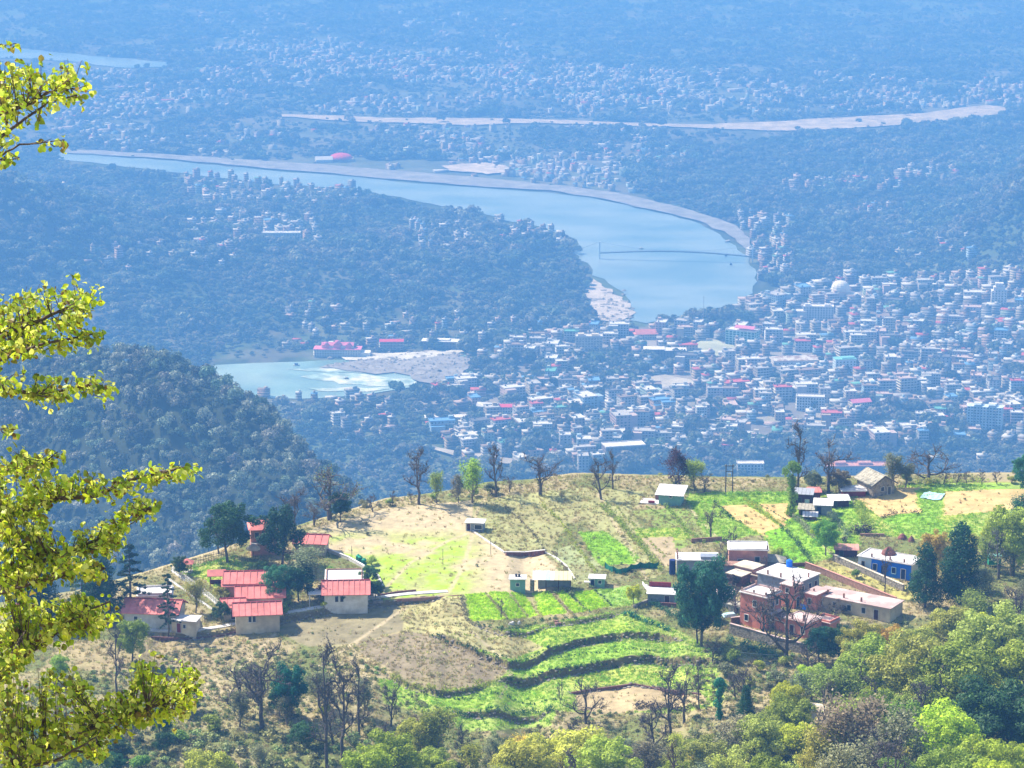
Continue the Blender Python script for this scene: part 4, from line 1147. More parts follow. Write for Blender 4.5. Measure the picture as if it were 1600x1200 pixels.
hedge('dark scrub line on the bottom terrace bank', [(700,1112),(760,1116),(830,1114),(868,1110)], 0.7, 0.9, 'deep', 1.1)
hedge('dark bush row on the pale centre terrace', [(990,1108),(1010,1104),(1040,1106),(1075,1108)], 0.9, 1.1, 'plum', 1.1)
hedge('row of cabbage like bushes at the right end of the green slope', [(975,960),(995,968),(1015,975),(1035,983),(1050,988)], 0.7, 1.0, 'emerald', 1.2)
hedge('leafy bank below the stone stairs', [(1020,945),(1040,955),(1060,968),(1075,985)], 1.0, 1.3, 'bluegreen', 1.0)
hedge('green shrubs along the foot of the pink house wall', [(1140,1002),(1165,1010),(1190,1022),(1215,1030)], 1.0, 1.3, 'bluegreen', 0.9)
hedge('bush line between meadow edge and stone footing', [(862,862),(880,885),(892,905)], 0.4, 0.5, 'greybrown', 0.8)
hedge('clipped green hedge behind the white fence lawn', [(280,893),(310,885),(345,876),(372,870)], 0.5, 0.6, 'mid', 1.4)
hedge('stony scrub line left of the lime plots', [(722,932),(724,950),(728,968),(742,978)], 0.5, 0.5, 'greybrown', 1.1)
hedge('dark scrub under the lime plots', [(745,976),(790,984),(840,973),(870,968),(905,966)], 0.5, 0.6, 'deep', 0.9)
hedge('weedy divider between the two left lime plots', [(757,926),(775,945),(794,968)], 0.3, 0.35, 'greybrown', 1.0)
hedge('weedy divider right of the wide lime plot', [(858,924),(875,942),(892,958)], 0.35, 0.4, 'greybrown', 1.0)
hedge('weedy divider left of the largest lime plot', [(884,922),(902,940),(920,956)], 0.35, 0.4, 'deep', 1.0)
hedge('weedy divider between soft green crop and largest lime plot', [(928,922),(945,935),(955,948)], 0.35, 0.4, 'deep', 1.0)

# instancing of what nobody could count
def scatter(name, pts, scl, protos, label, rz=None, tiltable=False):
    coll = bpy.data.collections.new(name + '_kinds')
    for p in protos: coll.objects.link(p)
    me = np_mesh(name, pts, np.zeros((0, 4), np.int32))
    a = me.attributes.new('scl', 'FLOAT_VECTOR', 'POINT'); a.data.foreach_set('vector', np.asarray(scl, np.float32).ravel())
    rot = np.zeros((len(pts), 3), np.float32); rot[:, 2] = NR.rand(len(pts)) * 6.28 if rz is None else rz
    a = me.attributes.new('rot', 'FLOAT_VECTOR', 'POINT'); a.data.foreach_set('vector', rot.ravel())
    o = link(name, me)
    g = bpy.data.node_groups.new(name, 'GeometryNodeTree')
    g.interface.new_socket('Geometry', in_out='INPUT', socket_type='NodeSocketGeometry')
    g.interface.new_socket('Geometry', in_out='OUTPUT', socket_type='NodeSocketGeometry')
    gi = g.nodes.new('NodeGroupInput'); go = g.nodes.new('NodeGroupOutput')
    ip = g.nodes.new('GeometryNodeInstanceOnPoints')
    ci = g.nodes.new('GeometryNodeCollectionInfo'); ci.inputs['Collection'].default_value = coll
    ci.inputs['Separate Children'].default_value = True; ci.inputs['Reset Children'].default_value = True
    s1 = g.nodes.new('GeometryNodeInputNamedAttribute'); s1.data_type = 'FLOAT_VECTOR'; s1.inputs['Name'].default_value = 'scl'
    s2 = g.nodes.new('GeometryNodeInputNamedAttribute'); s2.data_type = 'FLOAT_VECTOR'; s2.inputs['Name'].default_value = 'rot'
    L = g.links.new
    L(gi.outputs[0], ip.inputs['Points']); L(ci.outputs[0], ip.inputs['Instance'])
    ip.inputs['Pick Instance'].default_value = True
    L(s1.outputs[0], ip.inputs['Scale']); L(s2.outputs[0], ip.inputs['Rotation'])
    L(ip.outputs[0], go.inputs[0])
    md = o.modifiers.new('scatter', 'NODES'); md.node_group = g
    tag(o, label, kind='stuff')
    return o

def proto_obj(name, me):
    return bpy.data.objects.new(name, me)

# grass tufts and crop plants on the near fields
def tuft(rs, n, h, spread, m):
    V_ = []; F_ = []
    for i in range(n):
        a = rs.rand() * 6.28; r = rs.rand() * spread; x, y = cos(a) * r, sin(a) * r
        b = rs.rand() * 6.28; w = 0.05 + 0.03 * rs.rand(); hh = h * rs.uniform(.5, 1.1)
        lx, ly = rs.normal() * .3 * h, rs.normal() * .3 * h
        k = len(V_)
        V_ += [(x - cos(b) * w, y - sin(b) * w, -0.03), (x + cos(b) * w, y + sin(b) * w, -0.03), (x + lx, y + ly, hh)]
        F_.append((k, k + 1, k + 2))
    me = bpy.data.meshes.new('tuft'); me.from_pydata(V_, [], F_); me.materials.append(m); return proto_obj('tuft', me)
GM = {
 'lime': leaf_mat('lime_crop', (0.44, 0.68, 0.02), trans=0.35, rnd=0.2), 'crop': leaf_mat('green_crop', (0.32, 0.52, 0.06), trans=0.35, rnd=0.5),
 'dry': leaf_mat('dry_grass', (0.44, 0.40, 0.17), trans=0.25, rnd=0.8), 'scrub': leaf_mat('scrub_leaves', (0.22, 0.30, 0.08), trans=0.3, rnd=1.0, patch=(0.32, 0.30, 0.15), pscale=0.12)}
cand = np.stack([NR.uniform(-88, 102, 230000), NR.uniform(408, 604, 230000)], 1)
czs = H(cand[:, 0], cand[:, 1])
cu, cv = proj(cand[:, 0], cand[:, 1], czs)
vis = (cu > -60) & (cu < 1660) & (cv > 740) & (cv < 1230) & (cand[:, 1] < np.interp(cand[:, 0], _cx, _cy) + 6)
cand, czs, cu, cv = cand[vis], czs[vis], cu[vis], cv[vis]
fi = np.full(len(cand), -1)
for i, f in enumerate(FIELDS):
    fi[inpoly(cu, cv, f[2])] = i
kinds = np.array([f[4] or 'none' for f in FIELDS] + ['open'])
fk = kinds[fi]
dens = {'lime': 1.0, 'crop': 0.55, 'dry': 0.24, 'meadow': 0.03, 'open': 0.30, 'none': 0.03}
pr = np.array([dens[k_] for k_ in fk]) * (0.35 + 1.3 * fbm(cand[:, 0] / 5, cand[:, 1] / 5, 61, 3))
keep = NR.rand(len(cand)) < pr
cand, czs, fk = cand[keep], czs[keep], fk[keep]
P3_ = np.column_stack([cand, czs])
rs = np.random.RandomState(3)
for nm, sel, m_, hh, lb in (('lime_crop', fk == 'lime', 'lime', 0.32, 'young bright crop plants on the lime plots'),
                       ('green_crop', fk == 'crop', 'crop', 0.30, 'green crop plants and weeds on the terraces'),
                       ('dry_grass', (fk == 'dry') | (fk == 'meadow') | (fk == 'none') | (fk == 'open'), 'dry', 0.38, 'dry grass tufts over the ridge')):
    pp = P3_[sel]
    s_ = (0.6 + 0.9 * NR.rand(len(pp)))[:, None] * np.ones(3)
    scatter(nm, pp, s_, [tuft(rs, 9, hh, 0.32, GM[m_]) for _ in range(4)], lb)
# low scrub bushes over the open slopes
def bushlet(rs, m, r=0.5):
    lm = lumps(4, r * .5, r * .5, r * .3, r * .45, rs, r * .4, r * .7, 0)
    P_, F_ = quads(crown_cloud(lm, 45 / (r * r) * 1.0, rs, 0.8, 0.3), 0.16, rs)
    me = np_mesh('bushlet', P_, F_); me.materials.append(m); return proto_obj('bushlet', me)
n0 = 40000
bc = np.stack([NR.uniform(-100, 112, n0), NR.uniform(350, 604, n0)], 1)
bz = H(bc[:, 0], bc[:, 1]); bu, bv = proj(bc[:, 0], bc[:, 1], bz)
inside = np.zeros(n0, bool)
for f in FIELDS: inside |= inpoly(bu, bv, f[2])
den = np.where(inside, 0.006, 0.06)
den = np.where((bv > 1085) & ~inside, 0.62, den)
den = np.where(inpoly(bu, bv, [(1100, 1010), (1250, 1010), (1600, 930), (1700, 1300), (1000, 1300)]), 0.8, den)
den = np.where(inpoly(bu, bv, [(360, 1000), (600, 1040), (700, 1120), (640, 1300), (0, 1300), (0, 1080)]), 0.85, den)
den = den * (0.2 + 1.7 * fbm(bc[:, 0] / 8, bc[:, 1] / 8, 71, 3))
roofs = inpoly(bu, bv, [(1050, 845), (1440, 840), (1440, 960), (1330, 1000), (1160, 1000), (1010, 930)]) | inpoly(bu, bv, [(200, 880), (590, 850), (590, 950), (430, 980), (250, 1000), (200, 980)]) | inpoly(bu, bv, [(1240, 740), (1400, 725), (1400, 780), (1250, 805)])
keep = (NR.rand(n0) < den) & (bc[:, 1] < np.interp(bc[:, 0], _cx, _cy) + 10) & ~roofs
bp_ = np.column_stack([bc, bz])[keep]
s_ = (0.5 + (1.3 + 1.6 * (bp_[:, 1] < 440)) * NR.rand(len(bp_)) ** 2)[:, None] * np.array([1, 1, 0.9])
scatter('undergrowth', bp_, s_, [bushlet(rs, GM['scrub']) for _ in range(6)], 'low scrub and weeds covering the slopes')

# stones of the terrace banks
sp_ = []
for xs_, ys_, hh_, w_ in STEPS:
    for x in np.arange(xs_[0] + 1, xs_[-1] - 1, 0.16):
        y = float(np.interp(x, xs_, ys_)) - NR.uniform(-.1, .75)
        sp_.append((x, y, float(H(np.array([x]), np.array([y]))[0])))
def bank_stone(rs):
    bm = bmesh.new(); b2 = bmesh.ops.create_icosphere(bm, subdivisions=1, radius=.3)
    for v_ in b2['verts']: v_.co *= rs.uniform(.7, 1.3); v_.co.z *= .7
    me = bpy.data.meshes.new('stone'); bm.to_mesh(me); bm.free(); me.materials.append(M['stone']); return proto_obj('stone', me)
import bmesh
scatter('terrace_stones', np.array(sp_), (0.4 + 1.0 * NR.rand(len(sp_)) ** 2)[:, None] * np.ones(3), [bank_stone(rs) for _ in range(5)], 'rough stones holding up the terrace banks')

# ------------------------------------------------------------------ far forest
FM = leaf_mat('forest_leaves', (0.10, 0.165, 0.095), trans=0.25, var=0.3, scale=0.5, rnd=1.3, patch=(0.27, 0.27, 0.21), pscale=0.03)
FM2 = leaf_mat('valley_forest_leaves', (0.085, 0.13, 0.07), trans=0.3, var=0.15, scale=0.12, rnd=1.2, patch=(0.24, 0.23, 0.16), pscale=0.008)
def wood_crown(rs, m, nq):
    lm = lumps(9, 2.6, 2.6, 1.9, 3.6, rs, 1.0, 1.9, -0.3)
    P_, F_ = quads(crown_cloud(lm, nq, rs, 0.8, 0.35), 0.85, rs)
    me = np_mesh('wood', P_, F_); me.materials.append(m); return proto_obj('wood', me)
def soft_crown(rs, m):
    lm = lumps(10, 3.2, 3.2, 1.5, 2.6, rs, 0.9, 1.9, -0.2)
    P_, F_ = quads(crown_cloud(lm, 9, rs, 0.75, 0.3), 1.35, rs)
    me = np_mesh('wood', P_, F_); me.materials.append(m); return proto_obj('wood', me)
import bmesh
def blob_crown(rs, m):
    bm = bmesh.new()
    for k in range(4):
        b2 = bmesh.ops.create_icosphere(bm, subdivisions=2, radius=rs.uniform(1.5, 2.4))
        off = Vector((rs.normal() * 1.4, rs.normal() * 1.4, 2.8 + rs.normal() * .8))
        for v_ in b2['verts']:
            k_ = 0.88 + 0.26 * rs.rand()
            v_.co = Vector((v_.co.x * k_, v_.co.y * k_, v_.co.z * 0.8 * k_)) + off
    me = bpy.data.meshes.new('wood'); bm.to_mesh(me); bm.free(); me.materials.append(m); me.polygons.foreach_set('use_smooth', [True] * len(me.polygons)); return proto_obj('wood', me)
rs = np.random.RandomState(77)
# spur: close enough to read single crowns
n0 = 60000
sy_ = NR.uniform(1330, 2050, n0); su_ = NR.uniform(-260, 860, n0)
sx_ = (su_ - 800) / FPX * sy_ * 1.02
sz_ = far(sx_, sy_)
uu_, vv_ = proj(sx_, sy_, sz_)
ok = (uu_ > -200) & (uu_ < 900) & (vv_ < 900) & (sz_ > 150)
area = 720 * (sy_ * 1120 / FPX)
keep = ok & (NR.rand(n0) < (0.93 * (sy_ / 1700)) * (0.5 + 0.9 * fbm(sx_ / 26, sy_ / 26, 81, 3)))
# thin to one crown per cell
cell = {}
ids = np.nonzero(keep)[0]
sel = []
for i in ids:
    c_ = (int(sx_[i] // 5.6), int(sy_[i] // 5.6))
    if c_ not in cell:
        cell[c_] = 1; sel.append(i)
sel = np.array(sel)
pts = np.column_stack([sx_, sy_, sz_])[sel]
s1_ = (0.7 + 1.3 * NR.rand(len(sel)) ** 1.8)
scatter('forest', pts, np.stack([s1_, s1_, s1_ * NR.uniform(.8, 1.35, len(sel))], 1), [wood_crown(rs, FM, 11) for _ in range(7)], 'dense woodland covering the near spur on the left')
print('spur trees', len(pts))

# valley: woods, groves and street trees
n0 = 330000
yv = np.sqrt(NR.rand(n0) * (8200 ** 2 - 1900 ** 2) + 1900 ** 2)
uv_ = NR.uniform(-160, 1760, n0)
xv = (uv_ - 800) / FPX * yv * 1.02
zv = far(xv, yv)
pu, pv_ = proj(xv, yv, zv)
nz = fbm(xv / 110, yv / 160, 91, 4); nz2 = fbm(xv / 40, yv / 60, 93, 3)
d = np.full(n0, 0.0)
d = np.where(pv_ < 250, np.where(nz > 0.5, 0.75, 0.10), d)
d = np.where((pv_ < 75), 0.6 * ss((nz - .38) / .1) + .05, d)
d = np.where(inpoly(pu, pv_, [(560, 95), (1250, 120), (1700, 130), (1700, 175), (1200, 180), (500, 180)]), np.where(nz2 > 0.56, 0.7, 0.06), d)
PENIN = [(-200, 240), (90, 240), (120, 262), (200, 268), (310, 282), (430, 296), (560, 308), (690, 324), (740, 335), (790, 350), (850, 362), (890, 378), (905, 400), (925, 436), (916, 470), (930, 505), (860, 525), (760, 545), (560, 545), (440, 556), (330, 562), (310, 640), (-200, 640)]
inP = inpoly(pu, pv_, PENIN)
clear = [[(290, 272), (440, 272), (560, 290), (560, 330), (300, 325)], [(300, 335), (400, 340), (500, 350), (500, 385), (400, 380), (350, 425), (250, 420), (120, 400), (260, 385), (310, 375)],
         [(620, 350), (760, 360), (740, 385), (620, 390)], [(740, 335), (880, 360), (880, 400), (780, 380)], [(450, 490), (590, 485), (800, 505), (930, 505), (860, 540), (700, 555), (330, 560), (440, 520)]]
d = np.where(inP, np.where(nz2 > 0.44, 0.95, 0.55), d)
for c_ in clear: d = np.where(inpoly(pu, pv_, c_), np.where(nz2 > 0.5, 0.6, 0.14), d)
RH = [(960, 250), (1100, 235), (1250, 212), (1400, 200), (1560, 182), (1760, 180), (1760, 430), (1560, 430), (1400, 445), (1300, 440), (1230, 455), (1190, 440), (1185, 400), (1175, 365), (1130, 345), (1050, 325), (990, 300)]
d = np.where(inpoly(pu, pv_, RH), 0.9, d)
d = np.where(inpoly(pu, pv_, [(1165, 330), (1240, 350), (1240, 425), (1185, 420)]), 0.2, d)
inT = inpoly(pu, pv_, townpoly) & ~inP
d = np.where(inT, np.where(nz > 0.60, 0.75, 0.06 + .25 * ss((nz2 - .55) / .1)), d)
for g_p in ([(1000, 485), (1060, 478), (1130, 470), (1180, 492), (1180, 530), (1120, 528), (1000, 515)], [(590, 600), (660, 600), (740, 655), (860, 640), (870, 690), (760, 700), (640, 690), (580, 720), (430, 640)], [(700, 560), (790, 570), (860, 560), (870, 610), (780, 610), (700, 600)],
            [(900, 550), (980, 545), (1010, 575), (950, 600), (900, 590)], [(1330, 640), (1440, 640), (1440, 670), (1340, 675)], [(1380, 455), (1470, 450), (1470, 490), (1400, 500)], [(1320, 430), (1420, 425), (1560, 440), (1480, 462), (1370, 460)]):
    d = np.where(inpoly(pu, pv_, g_p), 0.8, d)
d = np.where((pv_ > 655) & inpoly(pu, pv_, [(430, 655), (760, 700), (1000, 712), (1200, 690), (1460, 665), (1760, 665), (1760, 900), (430, 900)]) , 0.85 * (nz > 0.38) + 0.1, d)
for rp in (RIVER, RIVER2, RIVER3): 
    fu, fv = proj(xv, yv, np.zeros(n0)); d = np.where(inpoly(fu, fv, rp), 0, d)
for nm, lb, poly, col in SANDS: d = np.where(inpoly(fu, fv, poly), 0.01, d)
tu, tv = proj(xv, yv, zv + 11)
mu, mv = proj(xv, yv, zv + 6)
for pl_ in [RIVER, RIVER2, RIVER3, RAPID] + [q[2] for q in SANDS]:
    d = np.where((inpoly(tu, tv, pl_) | inpoly(mu, mv, pl_)) & (zv < 12), d * 0.10, d)
keep = (NR.rand(n0) < d * 0.86) & (zv < 300) & (pu > -150) & (pu < 1750) & ~((yv < 2500) & (pu < 560))
pts = np.column_stack([xv, yv, zv])[keep]
s1_ = 0.9 + (1.1 + 1.7 * (vnoise(pts[:, 0] / 70, pts[:, 1] / 90, 5) > .55)) * NR.rand(len(pts)) ** 2.5
scatter('valley_woods', pts, np.stack([s1_, s1_, s1_ * NR.uniform(.7, 1.2, len(pts))], 1), [soft_crown(rs, FM2) for _ in range(8)], 'woods and groves filling the valley between the houses')
print('valley trees', len(pts))
# ------------------------------------------------------------------ the town
M['bwall'] = mat('town_wall', src='object', var=0.14, scale=0.25, rough=0.9)
M['broof'] = mat('town_roof', src='object', var=0.22, scale=0.3, rough=0.85)
M['bglass'] = mat('town_window', (0.04, 0.06, 0.09), rough=0.25, var=0.3)
M['bslab'] = mat('town_balcony', (0.62, 0.60, 0.58), var=0.2, scale=0.4)
M['dist'] = mat('distant_house_walls', src='tint', var=0.25, scale=0.2)
EX = 1.0

def block_meshes(w, d, n, style, rs):
    """parts of one flat roofed block; front is -y"""
    h = n * 3.2
    P = {}
    wl = MB().box(0, 0, -3, w, d, h + 3)
    if style in ('ell', 'step'):
        w2 = w * rs.uniform(.4, .6)
        wl.box((w2 - w) / 2 - 0.01, -d / 2 - d * .22, -3, w2, d * .44, 3 + h * (0.65 if style == 'step' else 1) - .01)
    P['walls'] = (wl, 'bwall')
    rf = MB().box(0, 0, h, w + 0.7, d + 0.7, 0.3)
    for sx in (-1, 1): rf.box(sx * (w / 2 + .2), 0, h + .3, 0.25, d + .64, 0.8)
    for sy in (-1, 1): rf.box(0, sy * (d / 2 + .2), h + .3, w + .14, 0.25, 0.8)
    if style in ('ell', 'step'):
        hh = h * 0.65 if style == 'step' else h
        rf.box((w2 - w) / 2 - .01, -d / 2 - d * .22 - .18, hh + (0.02 if style == 'step' else -.32), w2 + .5, d * .44 + .1, .3)
    P['roof'] = (rf, 'broof')
    wi = MB(); ba = MB()
    for k in range(n):
        z = k * 3.2 + 1.0
        for side, L_ in ((0, w), (1, d), (2, w), (3, d)):
            m_ = max(2, int(L_ / 3.1))
            for j in range(m_):
                if rs.rand() < 0.12: continue
                t = (j + .5) / m_ * L_ - L_ / 2
                ww = 1.3 if rs.rand() < .7 else 2.0
                if side == 0: wi.box(t, -d / 2 - .02, z, ww, .12, 1.5)
                elif side == 2: wi.box(t, d / 2 + .02, z, ww, .12, 1.5)
                elif side == 1: wi.box(w / 2 + .02, t, z, .12, ww, 1.5)
                else: wi.box(-w / 2 - .02, t, z, .12, ww, 1.5)
        if k and style != 'plain':
            ba.box(0, -d / 2 - .55, k * 3.2 - .12, w + .1, 1.1, .16)
            ba.box(0, -d / 2 - 1.05, k * 3.2 + .04, w + .1, .1, .8)
            if style in ('wrap',):
                ba.box(w / 2 + .5, 0, k * 3.2 - .12, 1.0, d, .16)
                ba.box(-w / 2 - .5, 0, k * 3.2 - .12, 1.0, d, .16)
    P['windows'] = (wi, 'bglass')
    if ba.v: P['balconies'] = (ba, 'bslab')
    tw = min(4.0, w * .35)
    P['stair_tower'] = (MB().box(w * .5 - tw * .55 - .4, d * .5 - 2.2, h + .32, tw, 3.6, 2.8).box(w * .5 - tw * .55 - .4, d * .5 - 2.2, h + 3.12, tw + .5, 4.1, .2), 'bwall')
    P['water_tank'] = (MB().cyl(-w * .3, d * .2, h + .35, .8, 1.5, 8).cyl(-w * .3, d * .2, h + 1.85, .8, .4, 8, .3), 'blacktank')
    return P

def to_meshes(P):
    out = {}
    for k, (mb, mm) in P.items():
        me = mb.mesh(k); me.materials.append(M[mm]); out[k] = me
    return out

rs = np.random.RandomState(500)
BP = []
for (w, d, n, st) in [(9, 8, 2, 'plain'), (11, 9, 3, 'slab'), (14, 10, 3, 'ell'), (12, 10, 4, 'wrap'), (16, 11, 4, 'slab'), (20, 12, 3, 'plain'), (18, 12, 5, 'wrap'), (13, 12, 5, 'slab'), (24, 13, 4, 'step'), (10, 9, 4, 'step'), (16, 9, 2, 'plain'), (22, 14, 5, 'ell'), (9, 8, 3, 'wrap')]:
    BP.append((w, d, n, st, to_meshes(block_meshes(w, d, n, st, rs))))
# long sheds with pitched roofs
def shed_meshes(w, d, h, rh):
    return to_meshes({'walls': (MB().box(0, 0, -3, w, d, h + 3).gable_wall(0, 0, h, w, d, rh), 'bwall'), 'roof': (MB().gable(0, 0, h + .01, w, d, rh, .2, 'x', .6), 'broof'),
                      'windows': ((lambda m_: [m_.box((j + .5) / int(w / 4) * w - w / 2, -d / 2 - .02, 1.1, 1.8, .1, 1.3) for j in range(int(w / 4))] and m_)(MB()), 'bglass')})
for (w, d, h, rh) in [(18, 10, 3.6, 2.4), (26, 13, 4.5, 3.2), (12, 8, 3.2, 2.0)]:
    BP.append((w, d, 1, 'shed', shed_meshes(w, d, h, rh)))

WALLC = {'white': (.62, .60, .58), 'cream': (.60, .53, .42), 'pale pink': (.66, .48, .44), 'pale blue': (.42, .55, .66), 'tan': (.50, .40, .30), 'grey': (.42, .42, .43), 'peach': (.66, .46, .34), 'pale green': (.46, .58, .50), 'brick brown': (.36, .25, .20)}
ROOFC = {'white': (.72, .69, .67), 'pale grey': (.50, .47, .46), 'pinkish': (.60, .44, .40), 'red': (.60, .13, .15), 'blue': (.16, .34, .60), 'green': (.16, .42, .34), 'brown': (.30, .22, .18), 'dark': (.16, .15, .15)}
LAND = []     # (label fragment, position)
def town_block(p, rz, k, sc, wall, roof, label, cat='building', name='town_building', group='houses and blocks of the riverside town', skip=()):
    w, d, n, st, me = BP[k]
    t = thing(name, label, cat, p, rz, group)
    t.scale = (sc, sc, 1.0 if n > 1 else sc)
    for part, m_ in me.items():
        if part in skip: continue
        o = link(part, m_, None, t)
        if part in ('walls', 'stair_tower'): o.color = (*[c_ * .80 for c_ in WALLC[wall]], 1)
        if part == 'roof': o.color = (*[c_ * .88 for c_ in ROOFC[roof]], 1)
        if part in ('windows', 'balconies'): o['kind'] = 'stuff'
    return t

used = []     # (x, y, radius)
def landmark(px, py, short):
    p = GF(px, py)
    LAND.append((short, p))
    return p

def custom(name, label, cat, px, py, rz, parts, short, rad=20, group=None):
    p = landmark(px, py, short)
    t = thing(name, label, cat, p, rz, group)
    for nm, mb, m_ in parts:
        o = mb.build(nm, M[m_] if isinstance(m_, str) else m_, t)
        if nm in ('windows', 'balconies', 'arches'): o['kind'] = 'stuff'
    used.append((p.x, p.y, rad))
    return t

def windows_grid(w, d, n, sp=3.0, z0=1.0, fh=3.2, ww=1.5, hh=1.6, sides='fblr'):
    wi = MB()
    for k in range(n):
        z = k * fh + z0
        for s_ in sides:
            L_ = w if s_ in 'fb' else d
            m_ = max(1, int(L_ / sp))
            for j in range(m_):
                t = (j + .5) / m_ * L_ - L_ / 2
                if s_ == 'f': wi.box(t, -d / 2 - .03, z, ww, .12, hh)
                if s_ == 'b': wi.box(t, d / 2 + .03, z, ww, .12, hh)
                if s_ == 'l': wi.box(-w / 2 - .03, t, z, .12, ww, hh)
                if s_ == 'r': wi.box(w / 2 + .03, t, z, .12, ww, hh)
    return wi
def ledges(w, d, n, fh=3.2, out=.8):
    b = MB()
    for k in range(1, n + 1):
        b.box(0, 0, k * fh - .22, w + out * 2, d + out * 2, .24)
    return b
def parapet(w, d, z, t=.3, h=1.0):
    b = MB().box(0, 0, z, w + .6, d + .6, .35)
    for s_ in (-1, 1):
        b.box(s_ * (w / 2 + .15), 0, z + .35, t, d + .56, h); b.box(0, s_ * (d / 2 + .15), z + .35, w, t, h)
    return b
M['temple'] = mat('temple_white', (.80, .74, .66), var=.1, scale=.3)
M['pinktemple'] = mat('temple_pink', (.72, .40, .36), var=.2, scale=.3)
M['bluewhite'] = mat('blue_white_wall', (.58, .66, .72), var=.12, scale=.3)
M['redroof2'] = mat('bright_red_roof', (.62, .06, .12), var=.15, scale=.3)
M['pinkroof2'] = mat('bright_pink_roof', (.70, .20, .32), var=.15, scale=.3)
M['mint'] = mat('mint_wall', (.50, .68, .60), var=.1, scale=.3)
M['glassgreen'] = mat('green_glass', (.03, .13, .12), rough=.2, var=.2)
M['darkwall'] = mat('shade_tinted_wall', (.22, .18, .18), var=.2, scale=.3)  # shade of the viewer-side fronts is put into this dark colour

def dome(mb, cx, cy_, z, r, squash=.8, n=14, m_=6):
    V_ = []; F_ = []
    for i in range(m_):
        a = pi / 2 * i / m_
        for k in range(n):
            V_.append((cx + r * cos(a) * cos(2 * pi * k / n), cy_ + r * cos(a) * sin(2 * pi * k / n), z + r * squash * sin(a)))
    V_.append((cx, cy_, z + r * squash))
    for i in range(m_ - 1):
        for k in range(n):
            F_.append((i * n + k, i * n + (k + 1) % n, (i + 1) * n + (k + 1) % n, (i + 1) * n + k))
    for k in range(n): F_.append(((m_ - 1) * n + k, (m_ - 1) * n + (k + 1) % n, m_ * n))
    return mb.add(V_, F_)

def tower_block(w, d, n, bays=3):
    a = MB()
    for k in range(bays):
        a.box((k - (bays - 1) / 2) * w / bays, (0 if k % 2 else -1.2), -3, w / bays - .8, d, n * 3.2 + 3 + (k % 2) * 2.2)
    a.box(0, 1.5, -3, w, d * .6, n * 3.2 + 2.4)
    return a
custom('domed_temple', 'white domed temple with terraces above the densest part of town', 'temple', 1313, 462, 0.1,
       [('walls', MB().box(0, 0, -3, 26, 20, 11).box(14, -10, -3, 18, 12, 8).box(22, -18, -3, 12, 10, 5), 'temple'), ('dome', dome(MB().cyl(0, 0, 8, 13.4, 2.5, 16), 0, 0, 10.5, 13, .85), 'temple'),
        ('spire', MB().cyl(0, 0, 21.5, .9, 3.5, 6, .1), 'pinktemple'), ('balconies', ledges(26, 20, 2), 'pinktemple')], 'the white domed temple', 30)
custom('domed_hall', 'low hall with a broad red dome on the far river bank', 'hall', 533, 251, 0.05,
       [('walls', MB().box(0, 0, -2, 44, 26, 7), 'cream'), ('dome', dome(MB(), 0, 0, 5, 21, .42, 18), 'redroof2'), ('windows', windows_grid(44, 26, 1, 4), 'bglass')], 'the red domed hall', 60)
custom('white_hall', 'white hall with sloping roof left of the red dome', 'hall', 506, 253, 0.15,
       [('walls', MB().box(0, 0, -2, 30, 20, 7).gable_wall(0, 0, 5, 30, 20, 5), 'white'), ('roof', MB().gable(0, 0, 5, 30, 20, 5, .3), 'conc'), ('windows', windows_grid(30, 20, 1, 4), 'bglass')], 'the white hall', 40)
custom('tiered_temple', 'tiered riverside temple hotel with pink turreted roof and white colonnades', 'temple', 528, 556, -0.04,
       [('walls', MB().box(0, 0, -4, 58, 18, 14).box(0, 2, 10, 40, 12, 4).box(34, 0, -4, 14, 15, 10), 'temple'), ('roof', MB().box(0, 0, 10.05, 60, 20, .6).gable(0, 2, 14.05, 40, 12, 3, .3).box(-14, -3, 10.6, 7, 6, 5).box(14, -3, 10.6, 7, 6, 5).box(0, -3, 10.6, 9, 6, 6.5), 'pinkroof2'),
        ('turret', dome(dome(dome(MB(), -14, -3, 15.6, 3, 1), 14, -3, 15.6, 3, 1), 0, -3, 17.1, 4, 1), 'pinkroof2'), ('balconies', ledges(58, 18, 3, 3.2, 1.2), 'white'), ('windows', windows_grid(58, 18, 3, 3.2, .8), 'bglass')], 'the tiered pink temple', 45)
custom('red_roofed_hall', 'white hall with flat bright red roof above the near town', 'hall', 797, 643, 0.03,
       [('walls', MB().box(0, 0, -3, 30, 13, 9.5), 'white'), ('roof', MB().box(0, 0, 6.5, 33, 15, .5).gable(0, 0, 7.0, 33, 15, 1.6, .2), 'redroof2'), ('windows', windows_grid(30, 13, 2), 'bglass')], 'the red roofed hall', 26)
custom('white_school', 'white gabled block with terraces left of the bright red roof', 'building', 762, 644, -0.25,
       [('walls', MB().box(0, 0, -3, 24, 14, 11).gable_wall(0, 0, 8, 24, 14, 3.5), 'white'), ('roof', MB().gable(0, 0, 8, 24, 14, 3.5, .25), 'roofwhite'), ('windows', windows_grid(24, 14, 2), 'bglass')], 'the white gabled block', 22)
custom('long_shed', 'long white roofed shed on a pale terrace', 'shed', 700, 655, 0.06,
       [('walls', MB().box(0, 0, -3, 52, 11, 6.5), 'white'), ('roof', MB().box(0, -.5, 3.55, 54, 13, .4), 'roofwhite'), ('windows', windows_grid(52, 11, 1, 3.4, .8, 3, 1.6, 1.5, 'f'), 'bglass')], 'the long white shed', 30)
